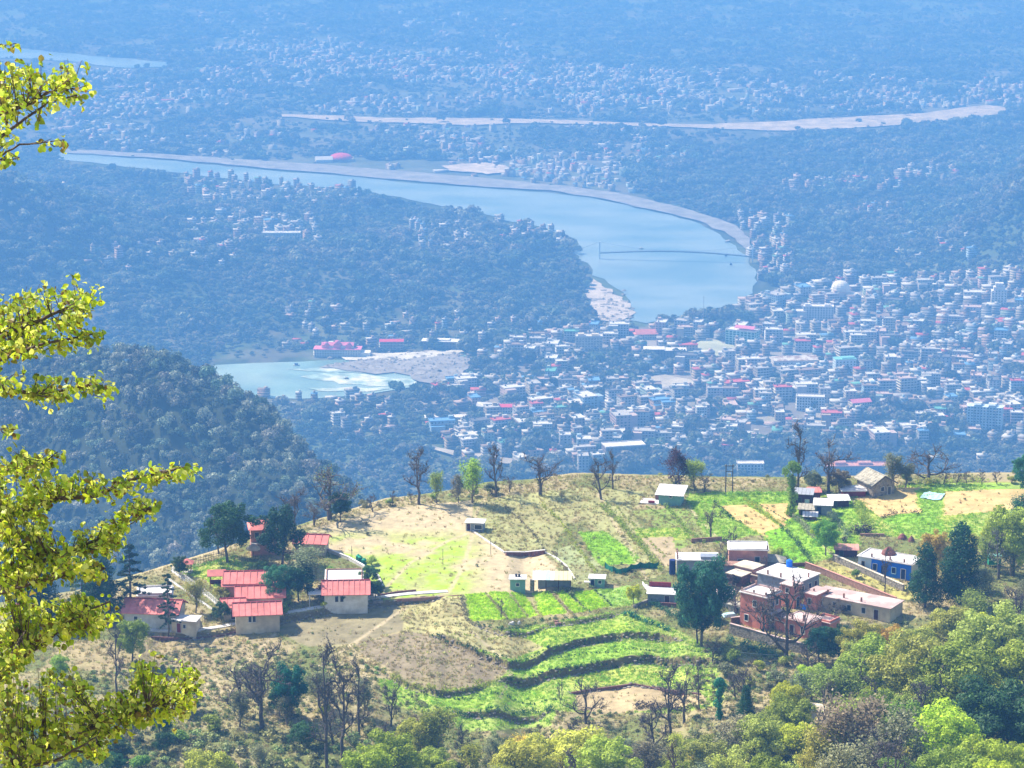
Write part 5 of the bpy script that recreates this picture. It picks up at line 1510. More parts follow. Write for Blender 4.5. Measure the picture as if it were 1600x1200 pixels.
custom('glass_hotel', 'mint and white hotel with green glass bays and a pink rooftop', 'hotel', 1160, 538, -0.45,
       [('walls', MB().box(0, 0, -3, 40, 18, 22), 'mint'), ('roof', parapet(40, 18, 19), 'roofwhite'), ('rooftop_canopy', MB().gable(4, 0, 22, 26, 12, 2.6, .3).box(-6, 0, 20, .4, .4, 2).box(14, 4, 20, .4, .4, 2).box(14, -4, 20, .4, .4, 2), 'pinkroof2'),
        ('windows', windows_grid(40, 18, 6, 5, .6, 3.1, 3.4, 2.1), 'glassgreen')], 'the mint glass hotel', 30)
custom('apartment_tower', 'tall white twin apartment block with columns of windows, tallest in town', 'building', 1538, 672, -0.25,
       [('walls', tower_block(40, 14, 9, 5), 'bluewhite'), ('roof', MB().box(0, 1.5, 28.3, 42, 10, .4).box(-8, 1, 31.2, 9, 7, .35).box(8, 1, 31.2, 9, 7, .35), 'roofwhite'),
        ('windows', windows_grid(38, 16.4, 9, 3.2, 1.0, 3.2, 1.7, 1.5, 'flr'), 'bglass'), ('balconies', (lambda b: [b.box(x, -8.6, k * 3.2 - .1, 3.4, 1.6, .2) for k in range(1, 9) for x in (-12, 0, 12)] and b)(MB()), 'white')], 'the tall twin apartment tower', 32)
custom('apartment_block', 'white five storey block with strip balconies in the lower town', 'building', 1266, 640, -0.12,
       [('walls', MB().box(0, 0, -3, 32, 14, 19), 'white'), ('roof', parapet(32, 14, 16), 'conc'), ('windows', windows_grid(32, 14, 5, 3), 'bglass'), ('balconies', ledges(32, 14, 5), 'white')], 'the white five storey block', 26)
custom('dark_block', 'big block with shaded dark front and bright white roof below the town', 'building', 974, 718, 0.22,
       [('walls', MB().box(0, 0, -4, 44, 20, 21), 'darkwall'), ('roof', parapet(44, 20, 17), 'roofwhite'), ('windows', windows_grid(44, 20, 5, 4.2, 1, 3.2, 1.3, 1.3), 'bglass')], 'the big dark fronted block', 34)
custom('white_flats', 'white flats with four rows of dark windows just behind the electric poles', 'building', 1172, 742, 0.0,
       [('walls', MB().box(0, 0, -4, 28, 12, 17), 'white'), ('roof', parapet(28, 12, 13), 'roofwhite'), ('windows', windows_grid(28, 12, 4, 3.4, 1, 3.2, 1.9, 1.7), 'bglass')], 'the pole side flats', 26)
custom('pale_blue_flats', 'pale blue flats standing lower in front of the white flats', 'building', 1190, 790, 0.0,
       [('walls', MB().box(0, 0, -4, 44, 14, 20), 'bluewhite'), ('roof', parapet(44, 14, 16), 'conc'), ('windows', windows_grid(44, 14, 5, 3.4, 1, 3.2, 1.9, 1.7), 'bglass')], 'the pale blue flats', 30)
custom('long_building', 'long low building with shaded front and pinkish roof above the slate house', 'building', 1345, 742, 0.04,
       [('walls', MB().box(0, 0, -4, 76, 16, 15), 'greyblue'), ('roof', parapet(76, 16, 11).box(-22, 2, 11.4, 12, 8, 3).box(4, 2, 11.4, 14, 8, 2.6), 'salmon'), ('windows', windows_grid(76, 16, 3, 5.5, 1, 3.2, 1.4, 1.6), 'bglass')], 'the long pink roof', 50)  # the front's shade is put into the grey blue wall colour
custom('market_hall', 'wide hall with a rusty white corrugated roof in mid town', 'hall', 1240, 566, 0.12,
       [('walls', MB().box(0, 0, -3, 56, 26, 8).gable_wall(0, 0, 5, 56, 26, 3.4), 'grey' if 'grey' in M else 'conc'), ('roof', MB().gable(0, 0, 5, 56, 26, 3.4, .3), mat('rusty_sheet', (.66, .60, .54), var=.3, scale=.4, col2=(.34, .22, .18))), ('windows', windows_grid(56, 26, 1, 5), 'bglass')], 'the corrugated market hall', 36)
custom('teal_roofed_block', 'white block with teal roof edge in the middle of town', 'building', 1319, 582, 0.15,
       [('walls', MB().box(0, 0, -3, 26, 14, 21), 'bluewhite'), ('roof', MB().box(0, 0, 18, 27, 15, .5).box(4, 0, 18.5, 16, 9, 1.2), 'tealroof'), ('windows', windows_grid(26, 14, 5, 4), 'bglass')], 'the teal roofed block', 20)
custom('cream_block', 'tall cream block beside the sandbank end of town', 'building', 920, 545, 0.0,
       [('walls', MB().box(0, 0, -3, 34, 16, 20).box(-10, 0, 17, 8, 8, 3.4).box(8, 0, 17, 9, 8, 2.8), 'cream'), ('roof', parapet(34, 16, 17), 'conc'), ('windows', windows_grid(34, 16, 5, 3.6, 1, 3.2, 1.2, 1.4), 'bglass')], 'the tall cream block', 26)
custom('hotel_block', 'wide grey hotel with parapet turrets at the upper edge of town', 'hotel', 1278, 500, -0.06,
       [('walls', MB().box(0, 0, -3, 40, 16, 22).box(-22, -4, -3, 14, 14, 17), 'conc'), ('roof', parapet(40, 16, 19).box(-14, 0, 19.4, 7, 6, 3).box(12, 0, 19.4, 8, 6, 2.6), 'roofwhite'), ('windows', windows_grid(40, 16, 6, 3.4), 'bglass')], 'the wide grey hotel', 30)
custom('dark_fronted_hotel', 'twin white roofed blocks with dark fronts below the river bend', 'hotel', 1038, 560, -0.03,
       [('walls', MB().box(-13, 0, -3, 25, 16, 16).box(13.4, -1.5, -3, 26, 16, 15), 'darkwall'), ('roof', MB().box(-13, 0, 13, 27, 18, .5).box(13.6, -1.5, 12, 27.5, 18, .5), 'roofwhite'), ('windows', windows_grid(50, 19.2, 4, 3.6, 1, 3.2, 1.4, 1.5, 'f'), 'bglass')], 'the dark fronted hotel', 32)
custom('pink_roofed_temple', 'red tiered roof temple just below the riverside trees', 'temple', 1008, 528, 0.1,
       [('walls', MB().box(0, 0, -3, 28, 16, 10), 'cream'), ('roof', MB().box(0, 0, 7, 32, 19, .5, 0, .8).gable(0, 0, 7.5, 26, 14, 4, .3), 'redroof'), ('windows', windows_grid(28, 16, 2), 'bglass')], 'the red tiered temple', 22)
custom('stepped_tower', 'stepped white tower of the upper right town', 'building', 1560, 478, -0.1,
       [('walls', MB().box(0, 0, -3, 20, 14, 24).box(0, 0, 21, 15, 11, 5).box(0, 0, 26, 10, 8, 5), 'white'), ('roof', MB().box(0, 0, 31, 11, 9, .4).box(0, 0, 26.03, 15.6, 11.6, .3).box(0, 0, 21.03, 21, 15, .3), 'roofwhite'), ('windows', windows_grid(20, 14, 7, 3.6), 'bglass')], 'the stepped white tower', 20)
custom('magenta_roofed_block', 'block with bright magenta roof in the lower right town', 'building', 1343, 640, 0.3,
       [('walls', MB().box(0, 0, -3, 24, 14, 13), 'cream'), ('roof', MB().gable(0, 0, 10, 24, 14, 3, .3), 'pinkroof2'), ('windows', windows_grid(24, 14, 3), 'bglass')], 'the magenta roofed block', 20)
custom('garden_school', 'pale striped school block on the left bank woods', 'building', 440, 378, 0.0,
       [('walls', MB().box(0, 0, -3, 56, 14, 17), 'white'), ('roof', parapet(56, 14, 14), 'roofwhite'), ('windows', windows_grid(56, 14, 4, 4, .8, 3.3, 2.6, 2.0), 'bglass')], 'the striped white school', 40)
custom('riverside_hotel', 'red roofed hotel with dark arches right of the tiered temple', 'hotel', 612, 548, 0.02,
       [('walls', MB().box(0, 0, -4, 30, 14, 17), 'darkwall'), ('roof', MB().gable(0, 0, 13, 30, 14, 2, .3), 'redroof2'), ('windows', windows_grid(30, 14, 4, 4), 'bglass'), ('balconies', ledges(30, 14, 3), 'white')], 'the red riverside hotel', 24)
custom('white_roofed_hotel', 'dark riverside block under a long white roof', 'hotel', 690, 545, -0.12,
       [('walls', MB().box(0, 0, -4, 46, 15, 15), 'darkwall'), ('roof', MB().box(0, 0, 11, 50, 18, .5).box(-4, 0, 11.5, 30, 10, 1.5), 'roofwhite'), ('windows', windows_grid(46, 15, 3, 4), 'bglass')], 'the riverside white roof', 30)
custom('radio_mast', 'thin lattice mast rising beside the river trees', 'mast', 1099, 505, 0.0,
       [('pole', MB().tube([(0, 0, 0), (0, 0, 38)], [.5, .2], 4), 'metal'), ('crossbar', MB().bar((-2, 0, 30), (2, 0, 30), .3, .3).bar((-1.5, 0, 35), (1.5, 0, 35), .3, .3), 'metal')], 'the thin mast', 4)
custom('lattice_mast', 'slender white mast above the white domed temple terraces', 'mast', 1345, 470, 0.0,
       [('pole', MB().tube([(0, 0, 0), (0, 0, 34)], [.7, .3], 4), 'white'), ('crossbar', MB().bar((-2.5, 0, 24), (2.5, 0, 24), .4, .4), 'white')], 'the white mast', 4)
custom('retaining_wall', 'long ribbed grey retaining wall below the apartment tower', 'wall', 1472, 672, -0.33,
       [('wall', MB().box(0, 0, -3, 56, 1.2, 12), 'conc'), ('buttresses', (lambda b: [b.box(x, -.9, -3, .8, 1.0, 11.6) for x in range(-27, 28, 3)] and b)(MB()), 'conc')], 'the ribbed retaining wall', 12)

# ------------------------------------------------------------------ ordinary houses
ZONES = [  # polygon on the photograph, spacing m, size range, tall?
 (townpoly, 15.5, 1.12),
 ([(1155, 335), (1235, 340), (1240, 430), (1190, 440), (1170, 400)], 24, .8),
 ([(450, 490), (590, 485), (800, 505), (930, 505), (860, 540), (700, 552), (440, 545)], 32, .75),
 ([(290, 272), (440, 272), (560, 290), (560, 325), (300, 320)], 25, .8),
 ([(300, 335), (400, 340), (500, 350), (500, 385), (400, 380), (360, 420), (300, 420)], 23, .85),
 ([(100, 395), (300, 385), (300, 430), (120, 430)], 50, .8),
 ([(640, 350), (760, 355), (740, 385), (660, 390)], 30, .8),
 ([(780, 345), (880, 362), (890, 395), (780, 390)], 30, .8),
 ([(1225, 288), (1410, 286), (1410, 300), (1225, 302)], 24, .8),
 ([(1405, 268), (1500, 264), (1500, 282), (1405, 284)], 24, .8),
 ([(1340, 325), (1415, 325), (1415, 336), (1340, 338)], 26, .8),
 ([(1350, 370), (1520, 350), (1520, 420), (1360, 400)], 60, .8),
 ([(400, 600), (560, 608), (640, 640), (600, 690), (540, 700), (480, 650), (410, 620)], 30, .8),
 ([(1250, 655), (1600, 665), (1600, 735), (1300, 740), (1000, 740), (760, 735), (740, 700)], 70, .9),
]
NR2 = np.random.RandomState(909)
spots = []
skipg = [q[2] for q in SANDS] + [RIVER, RIVER2]
greens = [[(1000, 485), (1130, 470), (1180, 492), (1180, 525), (1000, 512)], [(590, 600), (660, 600), (740, 655), (640, 660)], [(700, 565), (860, 565), (860, 605), (710, 595)], [(905, 555), (980, 550), (1000, 575), (930, 592)], [(1330, 645), (1440, 645), (1440, 668)], [(1385, 458), (1465, 455), (1465, 488)]]
for poly, sp, szk in ZONES:
    us = [q[0] for q in poly]; vs = [q[1] for q in poly]
    n = 6500 if poly is townpoly else 260
    for _ in range(n):
        a = NR2.uniform(min(us), max(us)); b = NR2.uniform(min(vs), max(vs))
        if not inpoly(np.array([a]), np.array([b]), poly)[0]: continue
        if any(inpoly(np.array([a]), np.array([b]), q)[0] for q in skipg + greens): continue
        dd = ray(a, b); kk = (CZ - 0.0) / -dd[2]
        x, y = dd[0] * kk, dd[1] * kk
        z = float(far(np.array([x]), np.array([y]))[0])
        if z > 3:
            p = GF(a, b); x, y, z = p
            if y < 2300: continue
        s_ = sp * NR2.uniform(.8, 1.25)
        bad = False
        for (ux, uy, ur) in used:
            if abs(ux - x) < ur + s_ * .5 and abs(uy - y) < ur + s_ * .5 and (ux - x) ** 2 + (uy - y) ** 2 < (ur + s_ * .5) ** 2:
                bad = True; break
        if bad: continue
        k = int(NR2.choice(len(BP), p=np.array([8, 12, 9, 10, 9, 6, 6, 6, 4, 9, 9, 3, 9, 3, 1, 5]) / 109.))
        w, d_, n_, st, _m = BP[k]
        sc = szk * NR2.uniform(.75, 1.15) if sp < 25 else szk * NR2.uniform(.7, 1.1)
        if sp > 25 and n_ > 3 and NR2.rand() < .7: k = [0, 10, 13, 1][NR2.randint(4)]; w, d_, n_, st, _m = BP[k]
        used.append((x, y, max(w, d_) * sc * .5))
        rz = -0.35 + 0.9 * float(vnoise(x / 140, y / 140, 7)) + NR2.normal() * .1
        if NR2.rand() < .3: rz += pi / 2
        wall = str(NR2.choice(list(WALLC), p=[.24, .20, .13, .07, .09, .11, .09, .03, .04]))
        roof = str(NR2.choice(list(ROOFC), p=[.34, .26, .12, .055, .045, .025, .095, .06]))
        spots.append((x, y, z, rz, k, sc, wall, roof, float(w * sc * (n_ * 3.2 + 4) / y ** 2), a, b))
spots.sort(key=lambda q: -q[8])
N_IND = 262
words_n = {1: 'single storey', 2: 'two storey', 3: 'three storey', 4: 'four storey', 5: 'five storey'}
ordn = ['nearest', 'second nearest', 'third nearest', 'fourth nearest', 'fifth nearest', 'sixth nearest', 'seventh nearest', 'eighth nearest']
info = {}
for i, q in enumerate(spots[:N_IND]):
    dl = sorted((((q[0] - p.x) ** 2 + ((q[1] - p.y) * .3) ** 2) ** .5, s_, p) for s_, p in LAND)
    dist, s_, p = dl[0]
    dx, dy = q[0] - p.x, (q[1] - p.y) * .25
    side = ('right of' if dx > 0 else 'left of') if abs(dx) > abs(dy) else ('behind' if dy > 0 else 'in front of')
    n_ = BP[q[4]][2]; st = BP[q[4]][3]
    desc = '%s %s %s with %s roof' % (q[6], words_n[n_], 'shed' if st == 'shed' else 'house' if n_ < 3 else 'block', q[7])
    info.setdefault((desc, side, s_), []).append((dist, i))
labels = {}
for (desc, side, s_), L_ in info.items():
    L_.sort()
    for j, (_d, i) in enumerate(L_):
        if len(('x x ' + desc + ' ' + side + ' ' + s_).replace(' with ', ' ').replace(' storey', '-storey').split()) > 15: s_ = s_.replace('the ', '')
        if len(L_) == 1: labels[i] = '%s, %s %s' % (desc, side, s_)
        else: labels[i] = '%s %s, %s %s' % (ordn[min(j, 7)], desc.replace(' with ', ', ').replace(' storey', '-storey').replace(' roof', '-roof'), side, s_)
for i, q in enumerate(spots[:N_IND]):
    st = BP[q[4]][3]
    town_block((q[0], q[1], q[2]), q[3], q[4], q[5], q[6], q[7], labels[i], cat='house' if BP[q[4]][2] < 3 else 'building',
               name='town_house' if BP[q[4]][2] < 3 else 'town_block', skip=() if i < 170 else ('water_tank',))
print('houses', len(spots))

# the rest of the houses and the far plain in one object
KD = [0.72]
def cube_cloud(name, rows, label, strips=True):
    """rows: x, y, z, w, d, h, rz, wall colour, roof colour"""
    V_ = []; F_ = []; T_ = []
    A = np.array([(-1, -1), (1, -1), (1, 1), (-1, 1)]) / 2
    def add(x, y, z0, z1, w, d, c, s_, col, topcol=None):
        b = sum(len(v__) for v__ in V_)
        P = A * [w, d]
        P = np.column_stack([x + P[:, 0] * c - P[:, 1] * s_, y + P[:, 0] * s_ + P[:, 1] * c])
        V_.append(np.vstack([np.column_stack([P, np.full(4, z0)]), np.column_stack([P, np.full(4, z1)])]))
        T_.append(np.tile(np.array(col) * KD[0], (8, 1)))
        F_.append(np.array([(0, 1, 5, 4), (1, 2, 6, 5), (2, 3, 7, 6), (3, 0, 4, 7), (4, 5, 6, 7)]) + cnt[0]); cnt[0] += 8
    cnt = [0]
    for (x, y, z, w, d, h, rz, wc, rc) in rows:
        c, s_ = cos(rz), sin(rz)
        add(x, y, z - 2, z + h, w, d, c, s_, wc)
        add(x, y, z + h, z + h + .5, w + .8, d + .8, c, s_, rc)
        if strips:
            n_ = max(1, int(h / 3.2))
            for k in range(n_):
                add(x, y, z + k * 3.2 + 1.1, z + k * 3.2 + 2.4, w + .12, d + .12, c, s_, np.array(wc) * .35)
        if h > 6: add(x + w * .2 * c, y + w * .2 * s_, z + h + .5, z + h + 3, w * .3, d * .35, c, s_, wc)
    me = np_mesh(name, np.concatenate(V_), np.concatenate(F_), np.concatenate(T_))
    me.materials.append(M['dist'])
    return tag(link(name, me), label, kind='stuff')
rows = []
for q in spots[N_IND:]:
    w, d_, n_, st, _m = BP[q[4]]
    rows.append((q[0], q[1], q[2], w * q[5], d_ * q[5], max(3.5, n_ * 3.2), q[3], WALLC[q[6]], ROOFC[q[7]]))
cube_cloud('smaller_town_houses', rows, 'smaller houses filling the gaps of the riverside town')
rows = []
n0 = 90000
yv = np.sqrt(NR2.rand(n0) * (8000 ** 2 - 4150 ** 2) + 4150 ** 2); uv_ = NR2.uniform(-120, 1720, n0)
xv = (uv_ - 800) / FPX * yv * 1.02
zv = far(xv, yv); pu, pv_ = proj(xv, yv, zv)
a1 = fbm(xv / 150, yv / 230, 111, 3); a2 = fbm(xv / 420, yv / 600, 113, 3)
dn = np.zeros(n0)
CITY = [([(90, 225), (500, 225), (700, 260), (980, 300), (1010, 260), (1250, 212), (1300, 202), (450, 196), (80, 190)], .22), ([(120, 90), (560, 60), (760, 60), (900, 110), (1250, 120), (1620, 130), (1620, 165), (1400, 172), (1100, 186), (420, 178), (100, 190)], .30), ([(600, 100), (1320, 118), (1300, 160), (560, 176)], .42),
        ([(300, 20), (420, 15), (560, 60), (300, 90)], .06), ([(620, 18), (820, 30), (820, 70), (640, 60)], .09), ([(1340, 145), (1620, 150), (1620, 165), (1400, 172)], .12), ([(100, 232), (140, 232), (960, 300), (1100, 335), (1100, 318), (980, 285), (500, 235), (120, 215)], .12)]
for poly, k_ in CITY:
    m_ = inpoly(pu, pv_, poly)
    dn = np.where(m_, np.maximum(dn, k_ * ss((a1 - .36) / .25) * (0.5 + a2)), dn)
for q in skipg + [RIVER3]: dn = np.where(inpoly(*proj(xv, yv, np.zeros(n0)), q), 0, dn)
tu, tv = proj(xv, yv, zv + 7)
for q in [RIVER, SANDS[3][2], RIVER3]: dn = np.where(inpoly(tu, tv, q), dn * .15, dn)
keep = np.nonzero(NR2.rand(n0) < dn)[0]
wl_ = list(WALLC.values()); rl_ = list(ROOFC.values())
for i in keep:
    big = NR2.rand() < .06
    w = NR2.uniform(6, 14) * (2.2 if big else 1); d_ = NR2.uniform(7, 13) * (1.4 if big else 1)
    rows.append((xv[i], yv[i], zv[i], w, d_, NR2.choice([3.5, 6.5, 9.6, 12.8], p=[.4, .35, .18, .07]) * (.8 if big else 1), NR2.normal() * .3, wl_[NR2.choice(9, p=[.24, .20, .13, .07, .09, .11, .09, .03, .04])], rl_[NR2.choice(8, p=[.5, .22, .08, .04, .04, .02, .05, .05])]))
print('far houses', len(rows)); KD[0] = 0.62
cube_cloud('distant_houses', rows, 'distant houses of the plain beyond the river', strips=False)

# boulders along the river bend
rb = []
for poly, n in ((SANDS[2][2], 2600), (SANDS[0][2], 260), ([(500, 545), (725, 545), (740, 560), (500, 562)], 160), ([(930, 470), (985, 440), (995, 480), (985, 500)], 50), ([(915, 495), (990, 495), (980, 515), (910, 510)], 160)):
    us = [q[0] for q in poly]; vs = [q[1] for q in poly]
    c_ = 0
    while c_ < n:
        a, b = NR2.uniform(min(us), max(us)), NR2.uniform(min(vs), max(vs)); c_ += 1
        if inpoly(np.array([a]), np.array([b]), poly)[0]:
            dd = ray(a, b); kk = CZ / -dd[2]; rb.append((dd[0] * kk, dd[1] * kk, .5))
def rock(rs):
    bm = bmesh.new(); b2 = bmesh.ops.create_icosphere(bm, subdivisions=1, radius=1.6)
    for v_ in b2['verts']: v_.co *= rs.uniform(.7, 1.3); v_.co.z *= .7
    me = bpy.data.meshes.new('rock'); bm.to_mesh(me); bm.free(); me.materials.append(M['stone']); return proto_obj('rock', me)
s_ = (0.6 + 2.4 * NR2.rand(len(rb)) ** 2.5)[:, None] * np.ones(3)
scatter('river_boulders', np.array(rb), s_, [rock(rs) for _ in range(4)], 'boulders strewn along the river bend')

# ------------------------------------------------------------------ footbridge and boats
A_ = GF(937, 405); B_ = GF(1176, 411)
A_.z = B_.z = 0
dv = (B_ - A_); Lb = dv.length; ang = math.atan2(dv.y, dv.x)
br = thing('suspension_footbridge', 'long suspension footbridge crossing the turquoise river on thin cables', 'bridge', A_, ang)
DK = 9.0
deck = MB(); N_ = 24
zz = lambda t: DK + 5 * sin(pi * t)
for i in range(N_):
    t0, t1 = i / N_, (i + 1) / N_
    deck.bar((Lb * t0, 0, zz(t0)), (Lb * t1 , 0, zz(t1)), 3.2, .9)
deck.build('deck', mat('bridge_deck', (.035, .035, .05), var=.2), br)
for sy in (-1, 1):
    rl = MB()
    for i in range(N_):
        t0, t1 = i / N_, (i + 1) / N_
        rl.bar((Lb * t0, sy * 1.6, zz(t0) + 1.3), (Lb * t1, sy * 1.6, zz(t1) + 1.3), .25, .25)
        rl.bar((Lb * t0, sy * 1.6, zz(t0)), (Lb * t0, sy * 1.6, zz(t0) + 1.4), .15, .15)
    rl.build('railing', M['metal'], br)
    cb = MB(); hg = MB(); pts = []
    for i in range(N_ + 1):
        t = i / N_; z = DK + 6 + 11 * (2 * t - 1) ** 2
        pts.append((Lb * t, sy * 1.7, z))
        hg.bar((Lb * t, sy * 1.65, zz(t)), (Lb * t, sy * 1.7, z), .07, .07)
    cb.tube(pts, [.10] * len(pts), 4); cb.bar((0, sy * 1.7, 26), (-55, sy * 1.7, 4), .25, .25); cb.bar((Lb, sy * 1.7, 26), (Lb + 45, sy * 1.7, 2), .25, .25)
    cb.build('main_cable', M['metal'], br); hg.build('hangers', M['metal'], br)['kind'] = 'stuff'
for x in (0, Lb):
    tw = MB()
    for sy in (-1, 1): tw.box(x, sy * 2.4, -2, 1.3, 1.3, 28.5)
    tw.box(x, 0, 25.0, 1.2, 3.4, 1.2); tw.box(x, 0, 5.0, 1.2, 4.0, 1.0)
    tw.build('tower', M['bluewhite'], br)
def boat(px, py, L_, label, col='wood', rz=0.2):
    dd = ray(px, py); kk = (CZ - 1.0) / -dd[2]
    t = thing('river_boat', label, 'boat', (dd[0] * kk, dd[1] * kk, 1.0), rz, 'boats on the river')
    w = L_ * .32
    V_ = [(-L_ / 2, 0, .9), (-L_ * .3, -w / 2, .8), (L_ * .3, -w / 2, .8), (L_ / 2, 0, 1.1), (L_ * .3, w / 2, .8), (-L_ * .3, w / 2, .8)]
    V2 = [(x * .75, y * .6, -.3) for x, y, z in V_]
    F_ = [(i, (i + 1) % 6, (i + 1) % 6 + 6, i + 6) for i in range(6)]
    MB().add(V_ + V2, [tuple(reversed(f)) for f in F_] + [(6, 7, 8, 9, 10, 11), (0, 1, 2, 3, 4, 5)]).build('hull', M[col], t)
    MB().box(0, 0, 1.0, L_ * .45, w * .8, 1.5).box(0, 0, 2.5, L_ * .55, w * .95, .2).build('cabin', M['white' if col == 'wood' else 'bluedark'], t)
boat(1002, 389, 7.5, 'dark covered boat alone in the middle of the river', 'wood')
boat(1134, 400, 4.5, 'small dark boat just behind the far end of the footbridge', 'bluedark')
boat(1142, 414, 4.5, 'small dark boat in front of the far end of the footbridge', 'bluedark')
boat(463, 571, 9, 'pale boat moored on the near river pool', 'white', 0)
boat(541, 592, 7, 'small raft in the white rapids', 'wood', .3)
boat(1137, 378, 11, 'dark jetty boat by the pink river bank', 'wood', .5)
# ------------------------------------------------------------------ village on the ridge
def at_corner(px, py, w, d, rz):
    """origin of a house whose front right corner (local +w/2, -d/2) stands at the ground point"""
    p = G(px, py)
    c, s = cos(rz), sin(rz)
    lx, ly = w / 2, -d / 2
    return Vector((p.x - (lx * c - ly * s), p.y - (lx * s + ly * c), p.z))

def window_on(t, side, w, d, u_, z, ww=0.9, hh=1.1, frame='white', pane='dark', name='window', extra=None):
    """framed window or door on a wall, pane set into the frame"""
    fr = MB(); pn = MB()
    def put(mb, a, zc, la, lh, out, th):
        if side == 'f': mb.box(a, -d / 2 - out, zc, la, th, lh)
        elif side == 'b': mb.box(a, d / 2 + out, zc, la, th, lh)
        elif side == 'l': mb.box(-w / 2 - out, a, zc, th, la, lh)
        else: mb.box(w / 2 + out, a, zc, th, la, lh)
    put(fr, u_ - ww / 2 - .05, z - .06, .1, hh + .12, .05, .14); put(fr, u_ + ww / 2 + .05, z - .06, .1, hh + .12, .05, .14)
    put(fr, u_, z + hh, ww, .08, .05, .14); put(fr, u_, z - .1, ww, .1, .08, .2)
    put(pn, u_, z, ww, hh, .015, .05)
    f = fr.build(name, M[frame], t)
    p_ = pn.build('panel' if name == 'door' else 'pane', M[pane], f)
    return f

def flat_house(name, label, o, rz, w, d, h, wall, roof='roofwhite', wins=(), doors=(), par=0.0, parm=None, stubs=(), cat='house', over=.25, tank=None, base=1.2, thick=.16):
    t = thing(name, label, cat, o, rz)
    MB().box(0, 0, -base, w, d, h + base).build('walls', M[wall], t)
    MB().box(0, 0, h + .003, w + over * 2, d + over * 2, thick).build('roof', M[roof], t)
    if par:
        p_ = MB()
        for s_ in (-1, 1):
            p_.box(s_ * (w / 2 - .1), 0, h + thick + .005, .18, d, par); p_.box(0, s_ * (d / 2 - .1), h + thick + .005, w - .4, .18, par)
        p_.build('parapet', M[parm or wall], t)
    for (sd, u_, z, ww, hh) in wins: window_on(t, sd, w, d, u_, z, ww, hh, frame='white' if wall != 'white' else 'conc')
    for (sd, u_, ww, hh, m_) in doors: window_on(t, sd, w, d, u_, .08, ww, hh, frame='conc', pane=m_, name='door')
    for (x, y, hh) in stubs: MB().box(x, y, h + thick, .28, .28, hh).build('column_stub', M['brick'], t)
    if tank: MB().cyl(tank[0], tank[1], h + thick, tank[2], 1.2, 12).cyl(tank[0], tank[1], h + thick + 1.2, tank[2], .3, 12, .2).build('water_tank', M[tank[3]], t)
    return t

def sheets(t, w, d, z0, z1, n, m_, name='roof_sheet', y0=None, th=.05, lab=None):
    """a lean-to roof of separate sheets, low at the front"""
    for i in range(n):
        x = -w / 2 + (i + .5) * w / n
        j = R.uniform(-.03, .03)
        b = MB()
        ww = w / n - .05
        V_ = [(x - ww / 2, -d / 2 + j, z0), (x + ww / 2, -d / 2 + j, z0), (x + ww / 2, d / 2 + j, z1), (x - ww / 2, d / 2 + j, z1)]
        b.add(V_ + [(a, b_, c + th + (i % 2) * .02) for a, b_, c in V_], [(3, 2, 1, 0), (4, 5, 6, 7), (0, 1, 5, 4), (1, 2, 6, 5), (2, 3, 7, 6), (3, 0, 4, 7)])
        b.build(name, M[m_(i) if callable(m_) else m_], t)

def cottage(name, label, o, rz, w, d, h, rh, wall='cream', roof='redroof', wins=(), doors=(), over=.5, axis='x', nsh=8, cat='cottage', back=True):
    t = thing(name, label, cat, o, rz)
    MB().box(0, 0, -1.2, w, d, h + 1.2).gable_wall(0, 0, h - .01, w, d, rh, axis).build('walls', M[wall], t)
    rf = MB().gable(0, 0, h + .02, w, d, rh, .1, axis, over).build('roof', M[roof], t)
    # standing seams of the sheet roof and the ridge cap
    cap = MB(); bargeb = MB()
    if axis == 'x':
        cap.bar((-w / 2 - over, 0, h + rh + .16), (w / 2 + over, 0, h + rh + .16), .35, .08)
        k = rh / (d / 2 + over)
        for s_ in (-1, 1):
            for e in (-1, 1): bargeb.bar((e * (w / 2 + over + .03), s_ * (d / 2 + over), h - .02), (e * (w / 2 + over + .03), 0, h + rh - .02), .06, .22)
            if s_ > 0 and not back: continue
            for i in range(nsh + 1):
                x = -w / 2 - over + (w + 2 * over) * i / nsh
                o_ = MB().bar((x, s_ * (d / 2 + over), h + .15), (x, s_ * .18, h + rh + .14), .07, .05).build('roof_seam', M[roof], rf)
    else:
        cap.bar((0, -d / 2 - over, h + rh + .16), (0, d / 2 + over, h + rh + .16), .35, .08)
        for s_ in (-1, 1):
            for e in (-1, 1): bargeb.bar((s_ * (w / 2 + over), e * (d / 2 + over + .03), h - .02), (0, e * (d / 2 + over + .03), h + rh - .02), .06, .22)
            for i in range(nsh + 1):
                y = -d / 2 - over + (d + 2 * over) * i / nsh
                MB().bar((s_ * (w / 2 + over), y, h + .15), (s_ * .18, y, h + rh + .14), .07, .05).build('roof_seam', M[roof], rf)
    cap.build('ridge_cap', M['darkred' if roof == 'redroof' else roof], t)
    bargeb.build('bargeboard', M['darkred' if roof == 'redroof' else 'wood'], t)
    for (sd, u_, z, ww, hh) in wins: window_on(t, sd, w, d, u_, z, ww, hh)
    for (sd, u_, ww, hh, m_) in doors: window_on(t, sd, w, d, u_, .08, ww, hh, frame='white', pane=m_, name='door')
    if cat == 'cottage': t.scale = (1.1, 1.1, 1.02)
    return t

